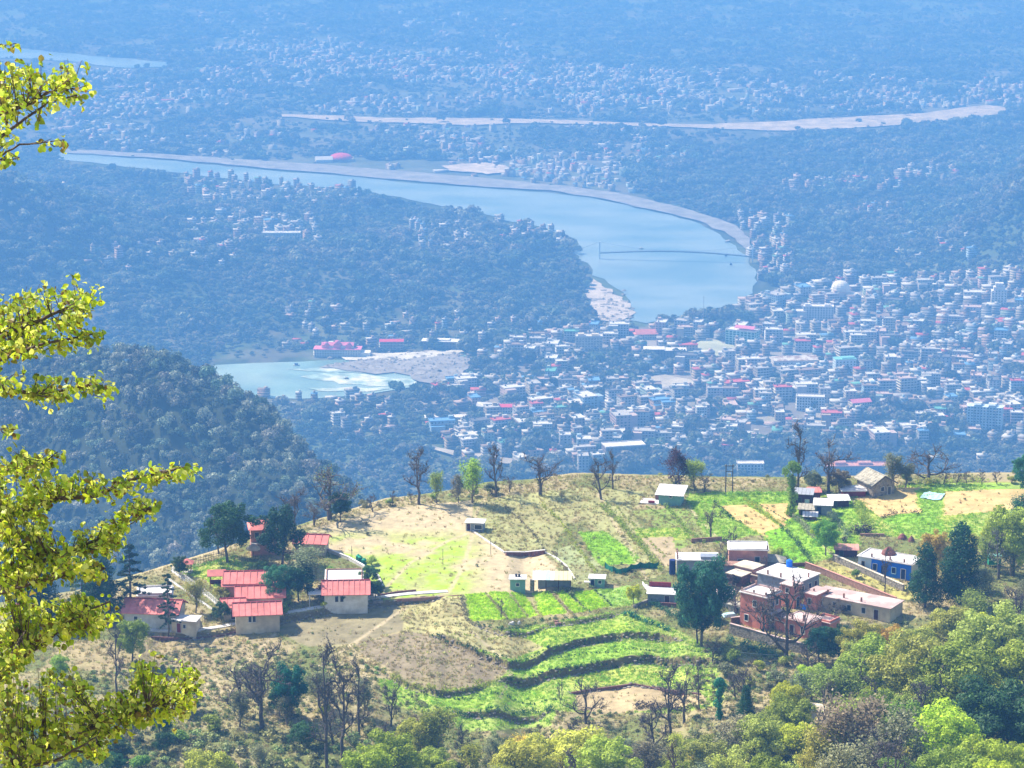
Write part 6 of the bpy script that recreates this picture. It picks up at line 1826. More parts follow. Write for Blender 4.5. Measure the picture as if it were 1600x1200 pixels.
# --- cottages on the left
cottage('cottage', 'cream cottage with pink gable roof, lowest of the left group by the white path', G(402, 973), .13, 7.4, 5.2, 2.35, 1.5, wins=[('f', -1.3, 1.1, .5, 1.1), ('f', -.6, 1.1, .5, 1.1)])
cottage('cottage', 'annex cottage with small pink roof touching the lowest cottage on its left', G(365, 962), .13, 3.4, 4.0, 2.3, 1.0, nsh=4, doors=[('f', 0, .9, 1.9, 'maroon')])
cottage('cottage', 'cottage with wide pink roof in the middle of the left group', G(407, 948), .10, 7.8, 5.0, 2.6, 1.5, wins=[('f', 2.4, 1.1, .5, .9)])
cottage('cottage', 'topmost pink roofed cottage of the left group below the big round tree', G(392, 925), .05, 8.4, 5.2, 2.6, 1.5, wall='salmon')
for (a, b, w, lb) in ((339, 915, 3.0, 'open pavilion with pink roof at the left end of the topmost cottage'), (362, 931, 3.3, 'open pavilion with pink roof beside the middle cottage')):
    t = thing('pavilion', lb, 'pavilion', G(a, b), .08)
    for sx in (-1, 1):
        for sy in (-1, 1): MB().box(sx * w * .42, sy * w * .36, -.4, .14, .14, 2.7).build('post', M['darkred'], t)
    MB().gable(0, 0, 2.3, w, w * .8, .9, .09, 'x', .3).build('roof', M['redroof'], t)
    MB().box(0, w * .3, -.2, w * .8, .3, 1.1).build('bench', M['maroon'], t)
t = cottage('cottage', 'large white cottage with long pink roof beside the meadow', G(541, 941), .05, 7.4, 6.0, 2.55, 1.7, wall='white', wins=[('f', -1.6, 1.2, .55, 1.1), ('f', -.7, 1.2, .55, 1.1)], doors=[('r', -1.0, .9, 1.9, 'maroon')], nsh=9)
MB().box(-5.2, -.6, 2.3, 2.6, 3.2, .14).build('porch_roof', M['roofwhite'], t)
for y in (-2.0, .8): MB().box(-6.3, y, -.6, .14, .14, 2.9).build('porch_post', M['white'], t)
flat_house('terrace_house', 'white flat roof terrace behind the large white cottage', G(538, 918), .05, 7.0, 8.0, 2.2, 'conc', par=.25, parm='brick')
t = thing('stone_steps', 'stone stair strip climbing between large white cottage and meadow', 'steps', G(590, 938), .18)
for i in range(10): MB().box(-.2 * i, i * 1.4, -.4, 1.9, 1.35, .45 + i * .02).build('step', M['conc' if i % 3 else 'stone'], t)
t = thing('stone_wall', 'low stone wall along the left edge of the worn meadow', 'wall', G(560, 880), 0)
pp = [G(512, 862), G(545, 875), G(568, 888), G(590, 903), G(600, 925)]
o0 = t.location.copy()
for i in range(len(pp) - 1):
    a, b = pp[i] - o0, pp[i + 1] - o0
    MB().bar((a.x, a.y, a.z + .2), (b.x, b.y, b.z + .2), .35, .9).build('wall_section', M['conc'], t)
    MB().bar((a.x, a.y, a.z + .68), (b.x, b.y, b.z + .68), .45, .08).build('coping', M['roofwhite'], t)
# two storey salmon house behind the dark tree
t = thing('village_house', 'two storey salmon house with pink hip roof behind the very dark tree', 'house', G(412, 862), .15)
MB().box(0, 0, -1.5, 5.2, 4.6, 6.9).build('walls', M['salmon'], t)
MB().box(0, -2.8, 2.6, 5.2, 1.1, .15).build('balcony', M['roofwhite'], t)
MB().add([(-3.1, -2.8, 5.4), (3.1, -2.8, 5.4), (3.1, 2.8, 5.4), (-3.1, 2.8, 5.4), (-1.2, 0, 6.9), (1.2, 0, 6.9)], [(0, 1, 5, 4), (1, 2, 5), (2, 3, 4, 5), (3, 0, 4), (3, 2, 1, 0)]).build('roof', M['redroof'], t)
for x in (-1.4, 1.3):
    window_on(t, 'f', 5.2, 4.6, x, 1.0, .8, 1.1, 'cream'); window_on(t, 'f', 5.2, 4.6, x, 3.7, .8, 1.1, 'cream')
cottage('cottage', 'small pink roofed cottage between dark tree and grey feathery tree', G(488, 862), -.1, 5.4, 4.2, 2.3, 1.2, nsh=5)
t = thing('canopy', 'round cream canopy beside the two storey salmon house', 'canopy', G(396, 873), 0)
MB().cyl(0, 0, -.3, .07, 2.6, 6).build('pole', M['wood'], t)
dome(MB(), 0, 0, 2.0, 1.45, .62, 12, 4).build('cover', M['cream'], t)
# lower left cottage half behind the lone conifer
cottage('cottage', 'long pink roofed cottage behind the lone dark conifer', G(242, 972), -.12, 9.0, 6.0, 2.7, 1.7, wall='white', wins=[('f', -2.5, 1.1, .6, 1.0), ('f', 2.9, 1.1, .6, 1.0)])
flat_house('white_shed', 'small white curved shed with dark red door by the white path', G(291, 985), -.18, 4.6, 3.2, 2.3, 'cream', wins=[('f', .2, 1.0, .45, .7)], doors=[('f', -.9, .75, 1.8, 'darkred')], cat='shed')
flat_house('terrace_house', 'pale flat roofed house above the long pink roofed cottage', G(243, 945), .1, 6.5, 5.0, 2.6, 'conc', cat='house', par=.4)
flat_house('white_shed', 'blue grey cabin behind the leftmost leaves', G(40, 968), .0, 5.0, 3.2, 2.4, 'bluewhite', 'redroof', wins=[('f', 0, 1, .8, .9)], cat='shed')
t = thing('gazebo', 'tiny gazebo with pink hip roof at the edge of the lawn', 'gazebo', G(293, 893), 0)
for sx in (-1, 1):
    for sy in (-1, 1): MB().box(sx * .75, sy * .75, -.3, .12, .12, 2.2).build('post', M['wood'], t)
MB().add([(-1.25, -1.25, 1.85), (1.25, -1.25, 1.85), (1.25, 1.25, 1.85), (-1.25, 1.25, 1.85), (0, 0, 2.75)], [(0, 1, 4), (1, 2, 4), (2, 3, 4), (3, 0, 4), (3, 2, 1, 0)]).build('roof', M['redroof'], t)
MB().box(0, 0, -.3, 1.9, 1.9, .42).build('plinth', M['conc'], t)
# green tanks
for i, (a, b, lb) in enumerate(((560, 877, 'hindmost of the three green water tanks by the meadow'), (563, 879, 'middle one of the three green water tanks by the meadow'), (569, 883, 'front right one of the three green water tanks by the meadow'))):
    t = thing('water_tank', lb, 'water tank', G(a, b), 0, 'green water tanks')
    MB().cyl(0, 0, -.1, .5, 1.25, 14).build('body', M['tank'], t)
    MB().cyl(0, 0, 1.16, .5, .22, 14, .18).cyl(0, 0, 1.38, .18, .1, 10).build('lid', M['green'], t)
    mb = MB()
    for z in (.3, .6, .9): mb.tube([(0, 0, z), (0, 0, z + .06)], [.52, .52], 14)
    mb.build('ribs', M['tank'], t)

def fence_line(name, label, pts, sp, ph, post_m, rail_m, rails=(0.35, .8), pw=.1, wall_h=0.0, cat='fence', cap=True):
    P = [G(a, b) for a, b in pts]
    t = thing(name, label, cat, P[0], 0)
    o0 = P[0]
    for i in range(len(P) - 1):
        a, b = P[i], P[i + 1]; L_ = (b - a).length; n = max(1, int(L_ / sp))
        if wall_h:
            q, r = a - o0, b - o0
            MB().bar((q.x, q.y, q.z + wall_h / 2 - .5), (r.x, r.y, r.z + wall_h / 2 - .5), .28, wall_h + 1.0).build('wall_section', M[rail_m if rail_m != 'wood' else 'conc'], t)
        for j in range(n + (1 if i == len(P) - 2 else 0)):
            q = a.lerp(b, j / n) - o0
            MB().box(q.x, q.y, q.z - .4, pw, pw, ph + .4 + R.uniform(-.05, .05) + wall_h).build('post', M[post_m], t)
        for rz_ in rails:
            q, r = a - o0, b - o0
            MB().bar((q.x, q.y, q.z + rz_ * ph + wall_h), (r.x, r.y, r.z + rz_ * ph + wall_h), .06, .08).build('rail', M[rail_m], t)
    return t
fence_line('white_fence', 'white post and rail fence on a low wall beside the lawn', [(268, 893), (300, 915), (330, 938), (352, 958)], 1.1, .9, 'white', 'white', (.3, .65, .95), .12, .35)
fence_line('white_kerb_wall', 'second white kerb line below the white fence', [(262, 905), (300, 932), (345, 962)], 6, .2, 'white', 'white', (.9,), .1, .25, 'wall')
fence_line('rustic_fence', 'thin picket fence along the lawn above the drop', [(285, 885), (318, 878), (350, 870)], .55, 1.3, 'palebark', 'palebark', (.45, .8), .07)
fence_line('timber_rail', 'single timber rail between white fence and cottage path', [(330, 965), (355, 950)], 2, .8, 'wood', 'wood', (.9,), .1)

# curved white path and its dark retaining wall
def ribbon(name, pts, w, m, label, lift=.03, off=0.0, kind='structure'):
    P = [G(a, b) for a, b in pts]
    Q_ = []
    for i in range(len(P) - 1):
        n = max(1, int((P[i + 1] - P[i]).length / 1.0))
        for j in range(n): Q_.append(P[i].lerp(P[i + 1], j / n))
    Q_.append(P[-1])
    V_ = []; F_ = []
    for i, q in enumerate(Q_):
        d = (Q_[min(i + 1, len(Q_) - 1)] - Q_[max(i - 1, 0)]); d.z = 0; d.normalize()
        nn = Vector((-d.y, d.x, 0))
        a = q + nn * (w / 2 + off); b = q - nn * (w / 2 - off)
        z = max(float(H(np.array([a.x]), np.array([a.y]))[0]), float(H(np.array([b.x]), np.array([b.y]))[0]), float(H(np.array([q.x]), np.array([q.y]))[0])) + lift + .12
        for p_ in (a, b): V_ += [(p_.x, p_.y, z), (p_.x, p_.y, z - .5)]
    for i in range(len(Q_) - 1):
        k = i * 4
        F_ += [(k, k + 2, k + 6, k + 4), (k + 1, k + 5, k + 7, k + 3), (k, k + 4, k + 5, k + 1), (k + 2, k + 3, k + 7, k + 6)]
    o = MB().add(V_, F_).build(name, M[m])
    return tag(o, label, kind=kind)
ribbon('footpath', [(215, 985), (250, 988), (300, 988), (345, 982), (390, 973), (430, 963), (500, 951), (575, 938), (640, 930), (700, 926)], 1.3, 'roofwhite', 'curved white path passing below the cottages', .02, .7)
def wall_run(name, label, pts, h, th, m, cap=None, sink=.8, cat='wall', seg=2.2, cout=.06):
    P = [G(a, b) for a, b in pts]; o0 = P[0]
    t = thing(name, label, cat, o0, 0)
    for i in range(len(P) - 1):
        n = max(1, int((P[i + 1] - P[i]).length / seg))
        for j in range(n):
            a = P[i].lerp(P[i + 1], j / n) - o0; b = P[i].lerp(P[i + 1], (j + 1) / n) - o0
            MB().bar((a.x, a.y, a.z + (h - sink) / 2), (b.x, b.y, b.z + (h - sink) / 2), th, h + sink).build('wall_section', M[m], t)
            if cap: MB().bar((a.x, a.y, a.z + h + .05), (b.x, b.y, b.z + h + .05), th + cout * 2, .1).build('coping', M[cap], t)
    return t
wall_run('retaining_wall', 'dark red retaining wall under the curved white path', [(236, 997), (290, 999), (340, 995), (390, 983), (425, 974)], .35, .3, 'redstone', None, .8)
wall_run('retaining_wall', 'dark maroon retaining wall in the middle of the meadow edge', [(790, 868), (820, 868), (852, 865)], .75, .4, 'redstone', 'conc', .9)
wall_run('stone_border', 'curving pale stone border from the maroon wall to the sheds', [(735, 828), (755, 842), (775, 855), (788, 864)], .25, .35, 'conc', None, .5)
wall_run('stone_border', 'thin curved pale kerb between fallow strip and sheds', [(852, 864), (870, 873), (885, 885), (898, 905)], .25, .25, 'roofwhite', None, .4)
wall_run('low_wall', 'low reddish wall beside the path above the fallow plot', [(590, 932), (620, 927), (650, 924)], .4, .3, 'redstone', None, .5)
wall_run('low_wall', 'long low earth wall along the top of the fallow plot', [(620, 938), (680, 934), (722, 931)], .25, .25, 'brick', None, .4)
wall_run('earth_bank_wall', 'low red earth wall crossing the pale centre terrace', [(893, 1084), (930, 1078), (990, 1070), (1030, 1078), (1095, 1086)], .3, .35, 'redstone', None, .5)

# --- sheds of the meadow and plots
t = flat_house('grey_shed', 'small grey box shed with white roof at the right edge of the meadow', G(743, 827), -.15, 3.6, 2.8, 1.7, 'greyblue', wins=[('f', .8, .5, 1.5, .9)], doors=[('f', -1.2, .7, 1.5, 'maroon')], cat='shed')
t = flat_house('pump_house', 'grey teal pump house with two black tanks on its white roof', G(809, 922), -.03, 2.9, 2.4, 2.5, 'teal', wins=[('f', 0, 1.2, .6, .6)], cat='shed')
for x in (-.3, .28): MB().cyl(x, .2, 2.66, .24, .55, 10).build('water_tank', M['blacktank'], t)
t = thing('canopy_shed', 'open shed with white and yellow sheet roof behind the lime plots', 'shed', G(863, 920), -.03)
sheets(t, 7.6, 3.6, 2.3, 3.0, 9, lambda i: 'yellow' if i > 4 else ('cloth' if i == 3 else 'roofwhite'))
MB().box(0.4, 1.2, -.4, 6.4, .2, 2.8).build('back_wall', M['greyblue'], t)
for x in (-3.5, -1.2, 1.2, 3.5): MB().box(x, -1.5, -.4, .12, .12, 2.7).build('post', M['maroon'], t)
MB().box(-3.9, .2, -.4, .8, .9, 2.2).build('stone_pillar', M['stone'], t)
MB().box(1.0, -1.35, 2.1, 5.2, .08, .16).build('beam', M['darkred'], t)
t = flat_house('teal_cabin', 'small teal cabin with white roof left of the green netting', G(933, 914), -.1, 2.9, 2.4, 1.6, 'teal', wins=[('f', .6, .7, .6, .6)], doors=[('f', -.8, .7, 1.4, 'bluedark')], cat='shed')
MB().box(-1.8, -1.3, 1.0, 1.3, 1.0, .08).build('awning', M['roofwhite'], t)
pp = [G(945, 888), G(958, 895), G(972, 898), G(986, 892), G(1000, 888), G(1014, 888), G(1029, 888)]
t = thing('green_netting', 'sagging dark green netting fence below the bright green strip', 'fence', pp[0], 0)
for i, p in enumerate(pp):
    q = p - pp[0]; MB().box(q.x, q.y, q.z - .3, .08, .08, 1.7).build('post', M['wood'], t)
    if i < len(pp) - 1:
        r = pp[i + 1] - pp[0]; b = MB(); V_ = []
        for k in range(7):
            s_ = k / 6; m_ = q.lerp(r, s_); sag = .35 * sin(pi * s_)
            V_ += [(m_.x, m_.y + .06 * sin(k * 2), m_.z - .1), (m_.x, m_.y + .12 * sin(k), m_.z + 1.35 - sag)]
        V2 = [(x, y + .03, z) for x, y, z in V_]
        F_ = []
        for k in range(6):
            a = k * 2; F_ += [(a, a + 2, a + 3, a + 1), (a + 14, a + 15, a + 17, a + 16), (a + 1, a + 3, a + 17, a + 15)]
        b.add(V_ + V2, F_).build('net_panel', M['net'], t)
# teal hut on the crest
t = thing('crest_hut', 'teal walled hut with white sheet roof standing on the crest', 'hut', G(1049, 785), -.22)
MB().box(0, 0, -.6, 4.7, 4.6, 2.9).build('walls', M['teal'], t)
sheets(t, 6.2, 6.2, 2.35, 3.05, 8, 'roofwhite')
window_on(t, 'f', 4.7, 4.6, .2, 1.75, .55, .4)
MB().box(-4.4, -.6, -.5, 4.0, 3.6, .75).build('plinth', M['roofwhite'], t)
MB().box(-3.9, -2.1, .25, 1.3, .5, .45).build('bench', M['darkred'], t)
MB().box(-3.0, 1.0, .2, 1.1, .9, 1.3).build('lean_to', M['redstone'], t)

# --- electric double pole
t = thing('power_pole', 'double wooden electric pole with crossbeam standing on the crest', 'power pole', G(1139, 770), 0)
for x in (-.72, .72): MB().tube([(x, 0, -.5), (x, 0, 6.3)], [.13, .09], 7).build('post', M['wood'], t)
MB().box(0, 0, 5.9, 2.1, .14, .16).build('crossbeam', M['wood'], t)
MB().box(0, 0, 4.7, 1.5, .1, .12).build('crossbeam', M['wood'], t)
for x in (-.9, 0, .9): MB().cyl(x, 0, 6.06, .05, .25, 6).build('insulator', M['white'], t)
MB().box(.0, -.2, 3.9, .7, .5, .5).build('transformer', M['metal'], t)
for a, b, h, lb in ((692, 882, 3.2, 'thin post in the middle of the worn meadow'), (767, 868, 3.4, 'thin post near the maroon retaining wall'), (550, 872, 2.6, 'thin post left on the meadow near the green tanks'), (1228, 905, 3.0, 'thin dark post on the white roof terrace edge'), (878, 1096, 5.0, 'dark leaning post at the lower terraces')):
    t = thing('post', lb, 'post', G(a, b), 0)
    MB().tube([(0, 0, -.4), (R.uniform(-.1, .1), 0, h)], [.06, .045], 6).build('shaft', M['wood'], t)

# --- hill huts by the climber wrapped tree
def small_hut(label, px, py, w, d, h, rz, wall, roof, door='maroon', win=None, n=5):
    t = thing('village_hut', label, 'hut', G(px, py), rz)
    MB().box(0, 0, -.6, w, d, h + .6).build('walls', M[wall], t)
    sheets(t, w + .7, d + .7, h + .02, h + .5, n, roof)
    window_on(t, 'f', w, d, -w * .22, .06, .75, min(1.7, h - .3), frame='wood', pane=door, name='door')
    if win: window_on(t, 'f', w, d, w * .22, .8, .8, .7, pane=win)
    return t
small_hut('dark hut with white framed window beside the vine clad tree', 1256, 788, 3.6, 2.8, 2.6, -.2, 'maroon', 'metal', 'dark', 'cloth')
small_hut('blue grey hut with pinkish white roof in the hut group', 1286, 802, 3.6, 3.2, 2.2, -.15, 'greyblue', 'roofwhite', 'bluedark')
small_hut('low tan roofed hut below the dark windowed hut', 1260, 803, 3.0, 2.4, 1.3, -.2, 'brick', 'slate', 'dark')
small_hut('low hut with white roof scrap in front of the vine clad tree', 1266, 812, 2.6, 1.6, .9, -.1, 'redstone', 'roofwhite', 'dark')
small_hut('low wide hut with pink white roof between huts and slate house', 1310, 790, 4.0, 2.6, 1.5, .05, 'maroon', 'roofwhite', 'dark', n=6)
small_hut('tiny dark red hut behind the blue grey hut', 1272, 780, 2.4, 2.0, 1.8, .0, 'darkred', 'redroof', 'dark', n=4)
t = cottage('slate_house', 'old stone house with pale slate gable roof on the right crest', G(1368, 768), .42, 5.4, 6.4, 2.4, 1.9, wall='stone', roof='slate', axis='y', wins=[('f', -.3, 1.0, .8, .9)], doors=[('f', 1.4, .8, 1.7, 'wood')], nsh=4, cat='house', over=.55)
# slates laid in courses on both slopes
for s_ in (-1, 1):
    for r_ in range(6):
        for c_ in range(8):
            w2 = 5.4 / 2 + .55; d2 = 6.4 / 2 + .55
            f0, f1_ = r_ / 6, (r_ + 1.12) / 6
            y0 = -d2 + c_ * 2 * d2 / 8 + R.uniform(-.04, .04); y1 = y0 + 2 * d2 / 8 - .04
            hh = 1.9; lift = .13 + R.uniform(0, .05)
            V_ = [(s_ * w2 * (1 - f0), y0, 2.42 + hh * f0 + lift + .03), (s_ * w2 * (1 - f0), y1, 2.42 + hh * f0 + lift + .03), (s_ * w2 * (1 - min(f1_, 1)), y1, 2.42 + hh * min(f1_, 1) + lift), (s_ * w2 * (1 - min(f1_, 1)), y0, 2.42 + hh * min(f1_, 1) + lift)]
            MB().add(V_ + [(a, b, c - .06) for a, b, c in V_], [(0, 1, 2, 3), (7, 6, 5, 4), (0, 4, 5, 1), (1, 5, 6, 2), (2, 6, 7, 3), (3, 7, 4, 0)]).build('slate', M['slate'], t)
flat_house('village_annex', 'white flat roof with dark red front, left of the slate house', G(1332, 772), .05, 5.0, 4.0, 1.2, 'darkred', 'roofwhite', cat='shed', over=.3)

# --- white flat roof house and salmon house
t = flat_house('village_house', 'white flat roofed house behind the big blue green tree', G(1089, 893), -.03, 8.0, 4.6, 3.0, 'greyblue', stubs=[(-3.9, -2, .9), (-3.9, -.6, .9), (-3.9, .8, .9), (-3.9, 2.1, .9)], wins=[('f', -2.5, 1, .8, 1), ('f', 2.2, 1, .8, 1)], doors=[('f', .2, .9, 2, 'bluedark')])  # grey blue walls carry the shade of the front in their colour
MB().box(2.3, -1.0, 3.17, 3.4, 2.4, .55).build('roof_box', M['greyblue'], t)
MB().cyl(-4.9, -1.6, 0, .65, 2.9, 12).build('water_tank', M['bluedark'], t)
flat_house('village_house', 'salmon house with wide pinkish white flat roof, right of the white flat roofed one', G(1168, 884), -.05, 7.6, 5.2, 4.0, 'salmon', stubs=[(3.7, -2.5, .9)], wins=[('f', 1.8, 1.6, .9, 1.1)], doors=[('f', -1.5, 1, 2.1, 'maroon')], par=.2, parm='roofwhite')
flat_house('village_annex', 'purple shaded lower house front below the salmon house', G(1150, 898), -.05, 5.5, 2.4, 2.2, 'greyblue', 'brick', doors=[('f', .5, .9, 1.8, 'maroon')])  # purplish tone is the front's shade, painted as wall colour
wall_run('parapet_wall', 'reddish brick wall behind the white flat roof', [(1080, 848), (1110, 846), (1128, 845)], .9, .25, 'brick', None, .5)
t = thing('village_house', 'low house with grey slate hip roof between salmon house and pink house', 'house', G(1206, 886), -.25)
MB().box(0, 0, -.6, 4.6, 2.8, 2.2).build('walls', M['greyblue'], t)
MB().add([(-2.8, -1.9, 1.62), (2.8, -1.9, 1.62), (2.8, 1.9, 1.62), (-2.8, 1.9, 1.62), (-.9, 0, 2.7), (.9, 0, 2.7)], [(0, 1, 5, 4), (1, 2, 5), (2, 3, 4, 5), (3, 0, 4), (3, 2, 1, 0)]).build('roof', M['slate'], t)

# --- the pink compound
RZ = -.69
t = flat_house('pink_house', 'two storey pink house with white parapet roof, largest of the village', at_corner(1196, 986, 5.8, 5.0, RZ), RZ, 5.8, 5.0, 6.4, 'pink', wins=[('f', -1.4, 1.1, .8, 1.2), ('f', .4, 4.2, .8, 1.2), ('r', -1.2, 1.0, .8, 1.2), ('r', 1.0, 4.3, .8, 1.2)], doors=[('r', .9, .9, 2.0, 'bluedark')], par=.35, parm='pinkwhite',
           stubs=[(-2.7, -2.3, .8), (0, -2.3, .8), (2.7, -2.3, .9), (2.7, 0, .9), (2.7, 2.3, .9), (-2.7, 2.3, .9)])
MB().box(3.4, -.3, 3.15, 1.1, 4.2, .14).build('balcony', M['pinkwhite'], t)
window_on(t, 'r', 5.8, 5.0, -.4, 3.3, .9, 2.0, frame='conc', pane='bluedark', name='door')
t = flat_house('white_roofed_hall', 'long hall with wide white flat roof and blue grey front behind the pink house', at_corner(1248, 936, 9.6, 7.0, RZ), RZ, 9.6, 7.0, 3.3, 'greyblue', wins=[('r', -2.2, 1, .8, 1.3)], doors=[('r', .2, .9, 2.2, 'bluedark'), ('r', 2.2, .9, 2.2, 'maroon')],
           stubs=[(-2.5, -3.4, .9), (.5, -3.4, .9), (3.4, -3.4, .9), (4.6, 0, .9)], tank=(-2.0, 3.2, .62, 'blue'), cat='house')
flat_house('pink_cube_house', 'small pink cube house with flat roof inside the compound', at_corner(1274, 955, 2.7, 4.6, RZ), RZ, 2.7, 4.6, 3.1, 'pink', 'pinkwhite', wins=[('f', 0, 1.1, .6, 1.2)], doors=[('r', .6, .9, 2.1, 'bluedark')], stubs=[(-.2, -.6, .5)])
flat_house('pink_cottage', 'one storey pink house with bright flat roof at the front of the compound', at_corner(1262, 1000, 5.2, 4.6, RZ), RZ, 5.2, 4.6, 3.1, 'pink', 'pinkwhite', wins=[('f', 1.5, 1.0, .8, 1.3)], doors=[('f', -.9, .9, 2.1, 'maroon')], par=.12, parm='pinkwhite', stubs=[(-1.0, -2.1, 1.1), (1.5, -2.1, 1.3), (-2.2, -1.2, .5)])
flat_house('pink_annex', 'low red pink annex with pale awning roof right of the front pink house', at_corner(1296, 990, 3.6, 3.4, RZ), RZ, 3.6, 3.4, 1.9, 'pink', 'pinkwhite', par=.35, parm='pink')
flat_house('cream_house', 'long cream house with white flat roof and three brick chimney stubs', at_corner(1390, 974, 16.0, 5.6, RZ + .12), RZ + .12, 16.0, 5.6, 2.8, 'cream', 'pinkwhite', wins=[('f', -6.4, 1, .8, 1.1), ('f', -3.4, 1, .8, 1.1), ('f', -.4, 1, .8, 1.1), ('f', 2.6, 1, .8, 1.1)], doors=[('f', -7.8, .9, 2.1, 'bluedark'), ('f', 5.2, .9, 2.1, 'maroon')], stubs=[(-5.6, -1.4, .9), (-2.0, -1.9, .9), (1.8, -2.2, .9)])
flat_house('tan_house', 'small house with tan mud roof behind the pink house', at_corner(1176, 910, 4.4, 3.6, RZ), RZ, 4.4, 3.6, 2.6, 'salmon', 'cream')
t = flat_house('unfinished_house', 'roofless tan walled room with maroon rails behind the pink house', at_corner(1215, 925, 6.0, 3.6, RZ), RZ, 6.0, 3.6, 2.2, 'brick', 'cream', par=.5, parm='redstone')
flat_house('stone_tank', 'grey concrete water tank box left of the pink house', G(1134, 945), -.1, 3.4, 2.4, 2.6, 'conc', 'pinkwhite', cat='water tank')
wall_run('parapet_wall', 'maroon parapet wall behind the white roofed hall', [(1186, 890), (1215, 887), (1258, 886)], .9, .25, 'redstone', None, .3)
wall_run('compound_wall', 'long pink brown compound wall descending behind the cream house', [(1258, 888), (1290, 900), (1320, 912), (1360, 928), (1400, 944)], 1.3, .25, 'brick', 'salmon', .5)
wall_run('compound_wall', 'grey stone compound wall with white coping in front of the pink house', [(1140, 990), (1175, 1000), (1215, 1012), (1262, 1024)], 2.0, .35, 'stone', 'pinkwhite', 1.0)
wall_run('compound_wall', 'short red wall at the left corner of the pink compound', [(1142, 975), (1165, 972)], 1.2, .3, 'redstone', 'pinkwhite', .6)
t = thing('yard_clutter', 'pale blue tarpaulin heap in the yard left of the pink house', 'tarpaulin', G(1140, 962), .4)
MB().box(0, 0, 0, 3.0, 1.8, .5, 0, .6).build('cover', M['cloth'], t)
MB().box(1.9, .8, 0, 1.4, 1.2, .9, .3, .5).build('heap', M['stone'], t)

flat_house('pink_room', 'small pink roof room on the terrace between pink house and white roofed hall', at_corner(1240, 952, 3.0, 2.6, RZ), RZ, 3.0, 2.6, 4.4, 'pink', 'pinkwhite', wins=[('f', 0, 3.0, .7, .9), ('f', 0, .8, .7, .9)], doors=[('r', 0, .8, 2.0, 'bluedark')], stubs=[(1.2, -1.0, .7)])
flat_house('pink_room', 'narrow pink wing joining the front pink house to the compound court', at_corner(1232, 990, 3.2, 3.0, RZ), RZ, 3.2, 3.0, 2.6, 'pink', 'brick', doors=[('r', 0, .8, 1.9, 'maroon')], par=.3, parm='redstone')
flat_house('tan_house', 'lean purple brick room at the left back corner of the compound', at_corner(1158, 918, 3.4, 3.0, RZ), RZ, 3.4, 3.0, 2.2, 'redstone', 'cream', doors=[('f', 0, .8, 1.7, 'dark')])
flat_house('stone_shed', 'low stone shed with slab roof in the yard left of the pink house', at_corner(1162, 962, 3.6, 2.2, RZ), RZ, 3.6, 2.2, 1.5, 'stone', 'slate', doors=[('f', .4, .7, 1.2, 'dark')], cat='shed')
for (a, b, c_, lb) in ((1186, 936, 'cloth', 'pale laundry sheet hung on the pink house roof edge'), (1256, 962, 'blue', 'blue laundry cloth hung in the compound court')):
    t = thing('laundry', lb, 'laundry', G(a, b) + Vector((0, 0, 1.2)), RZ)
    V_ = [(x * .4 - .8, .05 * sin(x * 2), z) for x in range(5) for z in (0, 1.0)]
    MB().add(V_ + [(x, y + .03, z) for x, y, z in V_], [(k * 2, k * 2 + 2, k * 2 + 3, k * 2 + 1) for k in range(4)] + [(k * 2 + 10, k * 2 + 11, k * 2 + 13, k * 2 + 12) for k in range(4)]).build('cloth', M[c_], t)
    for x in (-.9, .9): MB().box(x, 0, -1.25, .05, .05, 2.3).build('pole', M['wood'], t)
# --- terrace with stairs left of the big tree
t = flat_house('terrace_house', 'white roofed terrace house with red parapet above stone stairs', G(1035, 940), -.12, 5.4, 4.0, 2.1, 'greyblue', 'roofwhite', doors=[('f', 1, .9, 1.8, 'maroon')])
MB().box(-.6, 2.1, 2.3, 4.2, .3, .9).build('parapet', M['darkred'], t)
t = thing('stone_stairs', 'white edged stone stairs left of the red parapet terrace', 'stairs', G(1008, 915), -.5)
for i in range(11): MB().box(i * .42, -i * .5, -.5 - i * .06, 1.0, .6, .7).build('step', M['roofwhite' if i % 2 else 'conc'], t)
MB().bar((-.6, .1, .5), (4.2, -5.5, -.1), .12, .5).build('side_wall', M['roofwhite'], t)
wall_run('retaining_wall', 'rough stone retaining wall below the stairs', [(990, 950), (1012, 940), (1030, 936)], .5, .4, 'stone', None, .6)
wall_run('retaining_wall', 'dark red retaining wall under the terrace house', [(1032, 948), (1062, 950)], .9, .4, 'redstone', None, .6)

# --- blue house
RB = -.55
t = flat_house('blue_house', 'single storey house with bright blue front and white flat roof', at_corner(1424, 908, 11.4, 5.4, RB), RB, 11.4, 5.4, 3.2, 'bluewhite', wins=[('f', -4.6, 1.0, .7, 1.4)], par=.15, parm='roofwhite', stubs=[(-2.9, -2.5, .8), (1.0, -2.5, .8), (4.0, -2.5, .8)])
MB().box(1.4, -2.78, .0, 8.4, .12, 3.19).build('blue_front', M['blue'], t)
window_on(t, 'f', 11.4, 5.7, -2.0, 1.0, .8, 1.3, frame='white', pane='bluedark')
window_on(t, 'f', 11.4, 5.7, -.2, .1, .9, 2.1, frame='blue', pane='bluedark', name='door')
window_on(t, 'f', 11.4, 5.7, 2.0, 1.0, .8, 1.2, frame='cloth', pane='bluedark')
window_on(t, 'f', 11.4, 5.7, 4.0, .1, .9, 2.1, frame='white', pane='bluedark', name='door')
t2 = thing('hay_heap', 'dark red brown haystack heap on the roof of the blue house', 'haystack', t.location + Vector((-.2, 1.6, 3.4)), 0)
MB().tube([(0, 0, 0), (0, 0, .5), (0, 0, 1.0), (0, 0, 1.5)], [1.5, 1.3, .8, .15], 11).build('heap', mat('old_hay', (.26, .10, .08), var=.5, scale=3, bump=.8), t2, smooth=False)
